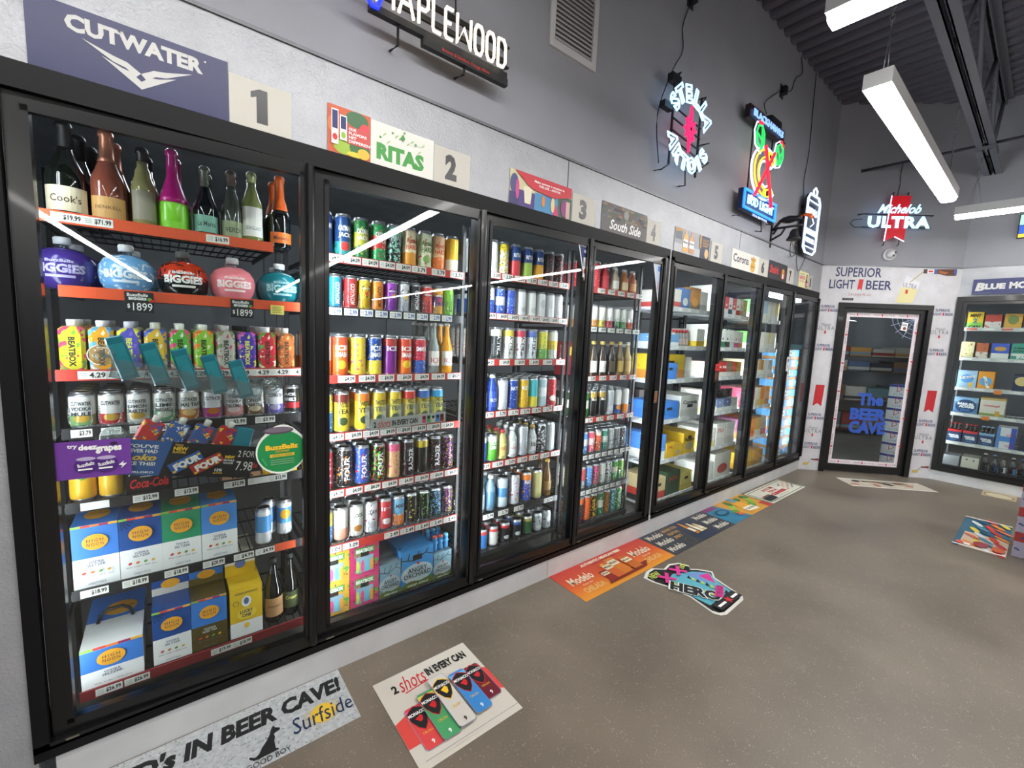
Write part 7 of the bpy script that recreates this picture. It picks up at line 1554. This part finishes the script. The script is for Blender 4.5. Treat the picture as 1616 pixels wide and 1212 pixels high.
for p, q in (((-.17, .26), (-.10, .335)), ((.17, .22), (.235, .30)), ((.17, -.05), (.33, .02)), ((.17, -.22), (.35, -.11)), ((-.17, -.26), (-.24, -.31)), ((.03, -.25), (.06, -.34))): MB().tube([(p[0], p[1], -.02), (q[0], q[1], -.03), (q[0]+.02, q[1]+.015, -.095)], .005, RODM, 6).build('standoff', t)
cord('thin black cord rising from the star sign to its plug', [(2.94, -0.04, 2.66), (2.90, -0.03, 2.95), (3.03, -0.03, 3.27), (3.16, -0.01, 3.45), (3.14, -0.008, 3.60), (3.21, -0.012, 3.78)])
def plug(x, z, lab):
    t = thing('wall_outlet', lab, 'outlet', mat4=on_wall(x, z, 0.0)); MB().box(-.035, -.055, 0, .035, .055, .006, M('#2a2a2c', 0.4)).build('cover_plate', t); MB().box(-.025, -.03, .006, .025, .035, .045, RODM).build('plug', t)
plug(3.215, 3.80, 'black outlet with plug above the star sign'); plug(4.80, 3.79, 'black outlet with plug above the feathered sign')

# feathered letter C sign
t = thing('neon_sign', 'tall sign with yellow C, green feathers and blue boxed lettering', 'neon sign', mat4=on_wall(4.40, 3.0, 0.10))
MB().box(-.36, .30, -.05, .34, .40, -.01, M('#2a1a20', 0.4)).build('banner_box', t); put('letter_tube', fit(outline_text('BLACKHAWKS', .1, .004, glow('#7fa8e8', .9)), .60, .055), t, loc=(-.01, .35, 0.0))
MB().box(.06, .40, -.06, .26, .45, -.01, RODM).build('transformer', t)
def arc(r0, sx, sy, a0, a1, n=22): return [(sx*r0*math.cos(math.radians(a0+(a1-a0)*k/n)), sy*r0*math.sin(math.radians(a0+(a1-a0)*k/n))) for k in range(n+1)]
def ctube(b, pts, z, r_, mat, closed=False): b.tube([(p[0], p[1], z) for p in pts], r_, mat, 6, closed)
b = MB(); ctube(b, arc(.225, 1.18, .92, 40, 320)+arc(.105, 1.18, .95, 320, 40), 0.0, .009, WHN, True); b.v = [(v[0]+.0, v[1]-.05, v[2]) for v in b.v]; b.build('white_outline_tube', t)
for k, (a0, a1) in enumerate(((48, 86), (94, 265), (274, 312))): b = MB(); ctube(b, arc(.198, 1.18, .92, a0, a1, 10)+arc(.134, 1.18, .95, a1, a0, 10), 0.012, .007, YELN, True); b.v = [(v[0], v[1]-.05, v[2]) for v in b.v]; b.build('yellow_tube', t)
MB().tube([(-.20, -.27, .022), (.10, .14, .022)], .013, REDN, 6).tube([(.14, -.30, .022), (-.09, .15, .022)], .013, REDN, 6).build('red_cross_tube', t)
MB().tube([(-.23, -.28, .004), (-.185, -.30, .004)], .011, WHN, 6).tube([(.12, -.33, .004), (.17, -.31, .004)], .011, WHN, 6).build('white_tip_tube', t)
for cx, cy_, rot in ((-.17, .190, .35), (.225, .160, -.30)):
    leaf_ = [(-.0, -.09), (.055, -.05), (.075, .02), (.045, .08), (-.02, .095), (-.065, .05), (-.065, -.03)]; cs, sn = math.cos(rot), math.sin(rot); L2 = [(cx+p[0]*cs-p[1]*sn, cy_+p[0]*sn+p[1]*cs) for p in leaf_]
    b = MB(); ctube(b, [(cx+(p[0]-cx)*1.3, cy_+(p[1]-cy_)*1.3) for p in L2], 0.0, .006, WHN, True); b.build('white_outline_tube', t); b = MB(); ctube(b, L2, 0.010, .007, GRNN, True); ctube(b, [L2[0], L2[3]], .010, .006, GRNN); ctube(b, [L2[5], L2[1]], .010, .006, GRNN); b.build('green_tube', t); MB().tube([(L2[3][0], L2[3][1]+.02, .01), (L2[4][0], L2[4][1]+.025, .01)], .010, REDN, 6).build('red_tip_tube', t)
b = MB(); ctube(b, [(-.33, -.385), (.29, -.385), (.29, -.245), (-.33, -.245)], 0.0, .011, BLUN, True); b.build('blue_box_tube', t); MB().box(-.34, -.395, -.05, .30, -.235, -.012, M('#16264a', 0.4)).build('box_back', t); put('letter_tube', fit(outline_text('BUD LIGHT', .1, .0045, glow('#8fc4ff', 1.2)), .52, .075), t, loc=(-.02, -.315, 0.005))
c = Card(); c.z = 0.0; c.text('OFFICIAL BEER SPONSOR', -.16, -.425, .14, -.405, glow('#bcd4ff', .6), 0.02); c.build('small_line', t)
b = MB(); b.box(-.20, -.24, -.05, -.188, .30, -.04, RODM).box(.188, -.24, -.05, .20, .30, -.04, RODM); b.build('support_frame', t)
for p, q in (((-.28, -.40), (-.33, -.455)), ((.10, -.42), (.12, -.50)), ((.25, -.40), (.34, -.40)), ((.05, .40), (.08, .46)), ((.34, .33), (.42, .33))): MB().tube([(p[0], p[1], -.03), (q[0], q[1], -.03), (q[0]+.03, q[1]+.02, -.095)], .005, RODM, 6).build('standoff', t)
cord('wavy black cord from the feathered sign to the ceiling', [(4.43, -0.05, 3.46), (4.44, -0.02, 3.56), (4.62, -0.008, 3.69), (4.80, -0.02, 3.80), (4.98, -0.01, 3.86), (5.06, -0.008, 4.0), (5.20, -0.008, 4.10), (5.14, -0.008, 4.22)])

# can shaped outline sign and toucan bell
t = thing('neon_sign', 'white outlined can shaped sign beside the slanted corner', 'neon sign', mat4=on_wall(5.68, 2.80, 0.08))
can_ = [(-.17, -.27), (-.10, -.315), (.11, -.315), (.18, -.27), (.18, .21), (.13, .265), (-.12, .265), (-.17, .21)]
MB().prism([(p[0]*1.02, p[1]*1.02) for p in can_], -.03, -.012, M('#1c2030', 0.4)).build('backing', t)
b = MB(); ctube(b, can_, 0.0, .011, WHN, True); b.build('outline_tube', t)
MB().tube([(-.155, .20, 0), (.165, .20, 0)], .007, WHN, 6).tube([(-.155, -.255, 0), (.165, -.255, 0)], .007, WHN, 6).tube([(-.03, .265, 0), (-.05, .31, 0), (0, .345, 0), (.06, .32, 0), (.05, .265, 0)], .009, WHN, 6).build('rim_tube', t)
for wd, y, w, h in (('DEVILS', .10, .25, .075), ('BACKBONE', -.10, .28, .06), ('VIENNA', -.185, .25, .05)): put('letter_tube', fit(outline_text(wd, .1, .004, glow('#bcd0ff', 1.0)), w, h), t, loc=(0, y, 0))
MB().tube([(-.03, .06, 0), (.06, .0, 0), (-.03, -.05, 0)], .006, WHN, 6).build('arrow_tube', t)
MB().tube([(-.19, .15, -.04), (.20, .15, -.04)], .006, RODM, 5).tube([(-.1, .15, -.04), (-.1, .15, -.079)], .006, RODM, 5).tube([(.1, .15, -.04), (.1, .15, -.079)], .006, RODM, 5).build('support_bar', t)
cord('thin cord dropping from the ceiling to the can shaped sign', [(5.545, -0.008, 4.23), (5.56, -0.01, 3.9), (5.585, -0.01, 3.5), (5.54, -0.01, 3.2), (5.53, -0.03, 3.03)])
cord('looped cord hanging below the can shaped sign', [(5.45, -0.04, 2.62), (5.33, -0.03, 2.55), (5.35, -0.03, 2.42), (5.47, -0.03, 2.45), (5.50, -0.03, 2.55), (5.53, -0.03, 2.38), (5.62, -0.03, 2.30), (5.74, -0.04, 2.46)])
t = thing('toucan_bell', 'black wall bell on a bracket with an orange beaked toucan', 'bell', mat4=on_wall(4.90, 2.58, 0.0))
IRON = M('#17171a', 0.45, 0.3, name='cast_iron')
MB().box(-.012, -.15, 0, .012, .17, .012, IRON).build('wall_plate', t)
MB().tube([(0, .02, .012), (0, .02, .26)], .011, IRON, 8).tube([(0, -.08, .012), (0, -.04, .09), (0, .01, .12)], .010, IRON, 8).tube([(0, -.03, .02), (0, .01, .05)], .009, IRON, 6).build('bracket', t)
bb = MB().lathe([(.060, 0), (.056, .012), (.040, .04), (.034, .07), (.024, .09), (.010, .098)], IRON, 20); bb.v = [(v[0], v[2]-.105, v[1]+.20) for v in bb.v]; bb.build('bell', t); MB().tube([(0, -.105, .20), (0, -.155, .20)], .006, M('#a89a84', 0.4, 0.5), 6).build('clapper', t)
bd = MB().lathe([(.006, -.09), (.030, -.05), (.038, 0), (.030, .04), (.026, .06), (.028, .075), (.016, .095)], IRON, 14); bd.v = [(v[0], v[1]*.9+.085, v[2]+.15) for v in bd.v]; bird = bd.build('bird_body', t)
bk = MB().tube([(0, .100, .235), (0, .108, .275), (0, .092, .315), (0, .070, .335)], .016, M('#d8642c', 0.4), 8); bk.build('beak', bird); MB().tube([(0, .075, .07), (0, .03, .035), (0, -.0, .02)], .014, IRON, 6).build('tail', bird); MB().box(-.020, .06, .10, .020, .085, .14, M('#d88a3c', 0.5)).build('breast_patch', bird)

# ribbon sign on the slanted wall
t = thing('neon_sign', 'ice blue lettered sign over a red ribbon on the slanted wall', 'neon sign', mat4=on_slant(0.685, 2.95, 0.10))
MB().prism([(-.115, -.215), (-.015, -.165), (.088, -.215), (.105, .28), (-.098, .28)], -.02, -.004, glow('#b3121f', 0.42)).build('ribbon', t)
MB().tube([(-.118, -.215, 0), (-.100, .28, 0)], .006, WHN, 6).tube([(-.015, -.165, 0), (.088, -.215, 0)], .006, WHN, 6).build('edge_tube', t)
c = Card(); c.z = .012; c.text('ULTRA', -.325, -.075, .325, .055, ICE, 0.05, space=1.1); c.b.v = [(x_, y_, z_) for x_, y_, z_ in c.b.v]; c.build('capital_letters', t)
c = Card(); c.z = .012; c.text('Michelob', -.235, .085, .215, .185, ICE, 0.025, 0.5); c.build('script_letters', t)
MB().tube([(-.36, .085, -.02), (.37, .075, -.02), (.40, .09, -.095)], .006, RODM, 6).tube([(-.36, .085, -.02), (-.37, .095, -.095)], .006, RODM, 6).tube([(-.36, -.06, -.02), (.36, -.06, -.02), (.39, -.045, -.095)], .006, RODM, 6).build('support_bar', t)
for xx in (-.07, .085): MB().tube([(xx, .26, -.03), (xx+.005, .325, -.03), (xx+.04, .335, -.095)], .005, RODM, 6).tube([(xx-.025, -.19, -.03), (xx-.03, -.25, -.03), (xx, -.245, -.095)], .005, RODM, 6).build('standoff', t)
MB().tube([(-.36, .03, -.02), (-.45, .02, -.03), (-.48, -.02, -.03), (-.43, -.06, -.03), (-.33, -.06, -.02)], .004, RODM, 5).build('cord_loop', t)
p = X0D+TD*0.69+ND*0.02
cord('thin cord rising from the ribbon sign to the rod above', [(p.x, p.y, 3.24), (p.x+.012, p.y-.012, 3.38), (p.x+.006, p.y-.006, 3.50), (p.x+.015, p.y-.015, 3.62)])
t = thing('dome_camera', 'white dome camera below the ribbon sign', 'camera', mat4=on_slant(0.70, 2.605, 0.0))
MB().lathe([(.070, 0), (.070, .022), (.055, .030)], M('#c9c9cc', 0.4), 22).build('base', t); MB().lathe([(.050, .028), (.046, .050), (.032, .070), (.012, .080)], M('#d6d6d8', 0.3), 20).build('dome', t)
for dx, dy in ((.022, .012), (.006, -.018)): MB().lathe([(.013, .055), (.013, .078), (.009, .081)], M('#101012', 0.2), 12, dx, dy).build('camera_eye', t)
# lit sign at the right edge
t = thing('lit_sign', 'lit green blue and yellow sign high on the right wall', 'lit sign', mat4=on_right(-1.428, 2.745, 0.05))
MB().box(0, 0, -.045, .55, .245, 0, RODM).build('case', t); c = Card(); c.z = .001; c.rect(.008, .135, .54, .238, glow('#a8e8c8', .5)); c.rect(.008, .045, .54, .130, glow('#2a5ab8', .5)); c.rect(.008, .006, .54, .042, glow('#e8b83a', .55)); c.text('CORONA', .05, .155, .50, .215, glow('#2a5a88', .3), .04); c.build('lit_face', t)

# return air grille on the left wall
t = thing('wall_vent', 'white louvred vent grille high on the left wall', 'vent', mat4=on_wall(1.951, 2.982, 0.0)); w, h = .357, .50; WP = M('#c3c3c4', 0.5, name='vent_white')
MB().box(0, 0, 0, .035, h, .014, WP).box(w-.035, 0, 0, w, h, .014, WP).box(.035, 0, 0, w-.035, .04, .014, WP).box(.035, h-.04, 0, w-.035, h, .014, WP).build('frame', t); MB().box(.03, .03, 0.0005, w-.03, h-.03, .001, M('#7a7876', 0.7)).build('dark_back', t)
lv = MB().poly([(.035, 0, .012), (w-.035, 0, .012), (w-.035, .018, .002), (.035, .018, .002)], WP).poly([(.035, -.001, .013), (w-.035, -.001, .013), (w-.035, 0, .012), (.035, 0, .012)], WP).mesh('louvre')
for k in range(18): put('louvre', lv, t, loc=(0, .045+.0228*k, 0))

# tags hanging on far doors
t, c = sign('bottle_tag', 'red and dark hang tag on the edge of door five', 'tag', on_wall(3.98, 1.17, 0.0415), .075, .155, M('#2c2420', 0.5)); c.rect(0, .095, .075, .155, M('#c8302c', 0.5)); c.disc(.037, .125, .014, .016, M('#8a1c1c', 0.5)); c.rect(.012, .02, .03, .08, M('#8a5a3c', 0.5)); c.rect(.045, .03, .06, .085, M('#6a3a2c', 0.5)); c.build('print', t)
t, c = sign('paper_tag', 'white paper tag with small print on the edge of door seven', 'tag', on_wall(5.545, 1.235, 0.0415), .075, .155, M('#dcdce0', 0.5)); c.disc(.037, .115, .022, .02, GREY); c.rect(.02, .03, .055, .07, M('#c8b8c8', 0.5)); c.build('print', t)
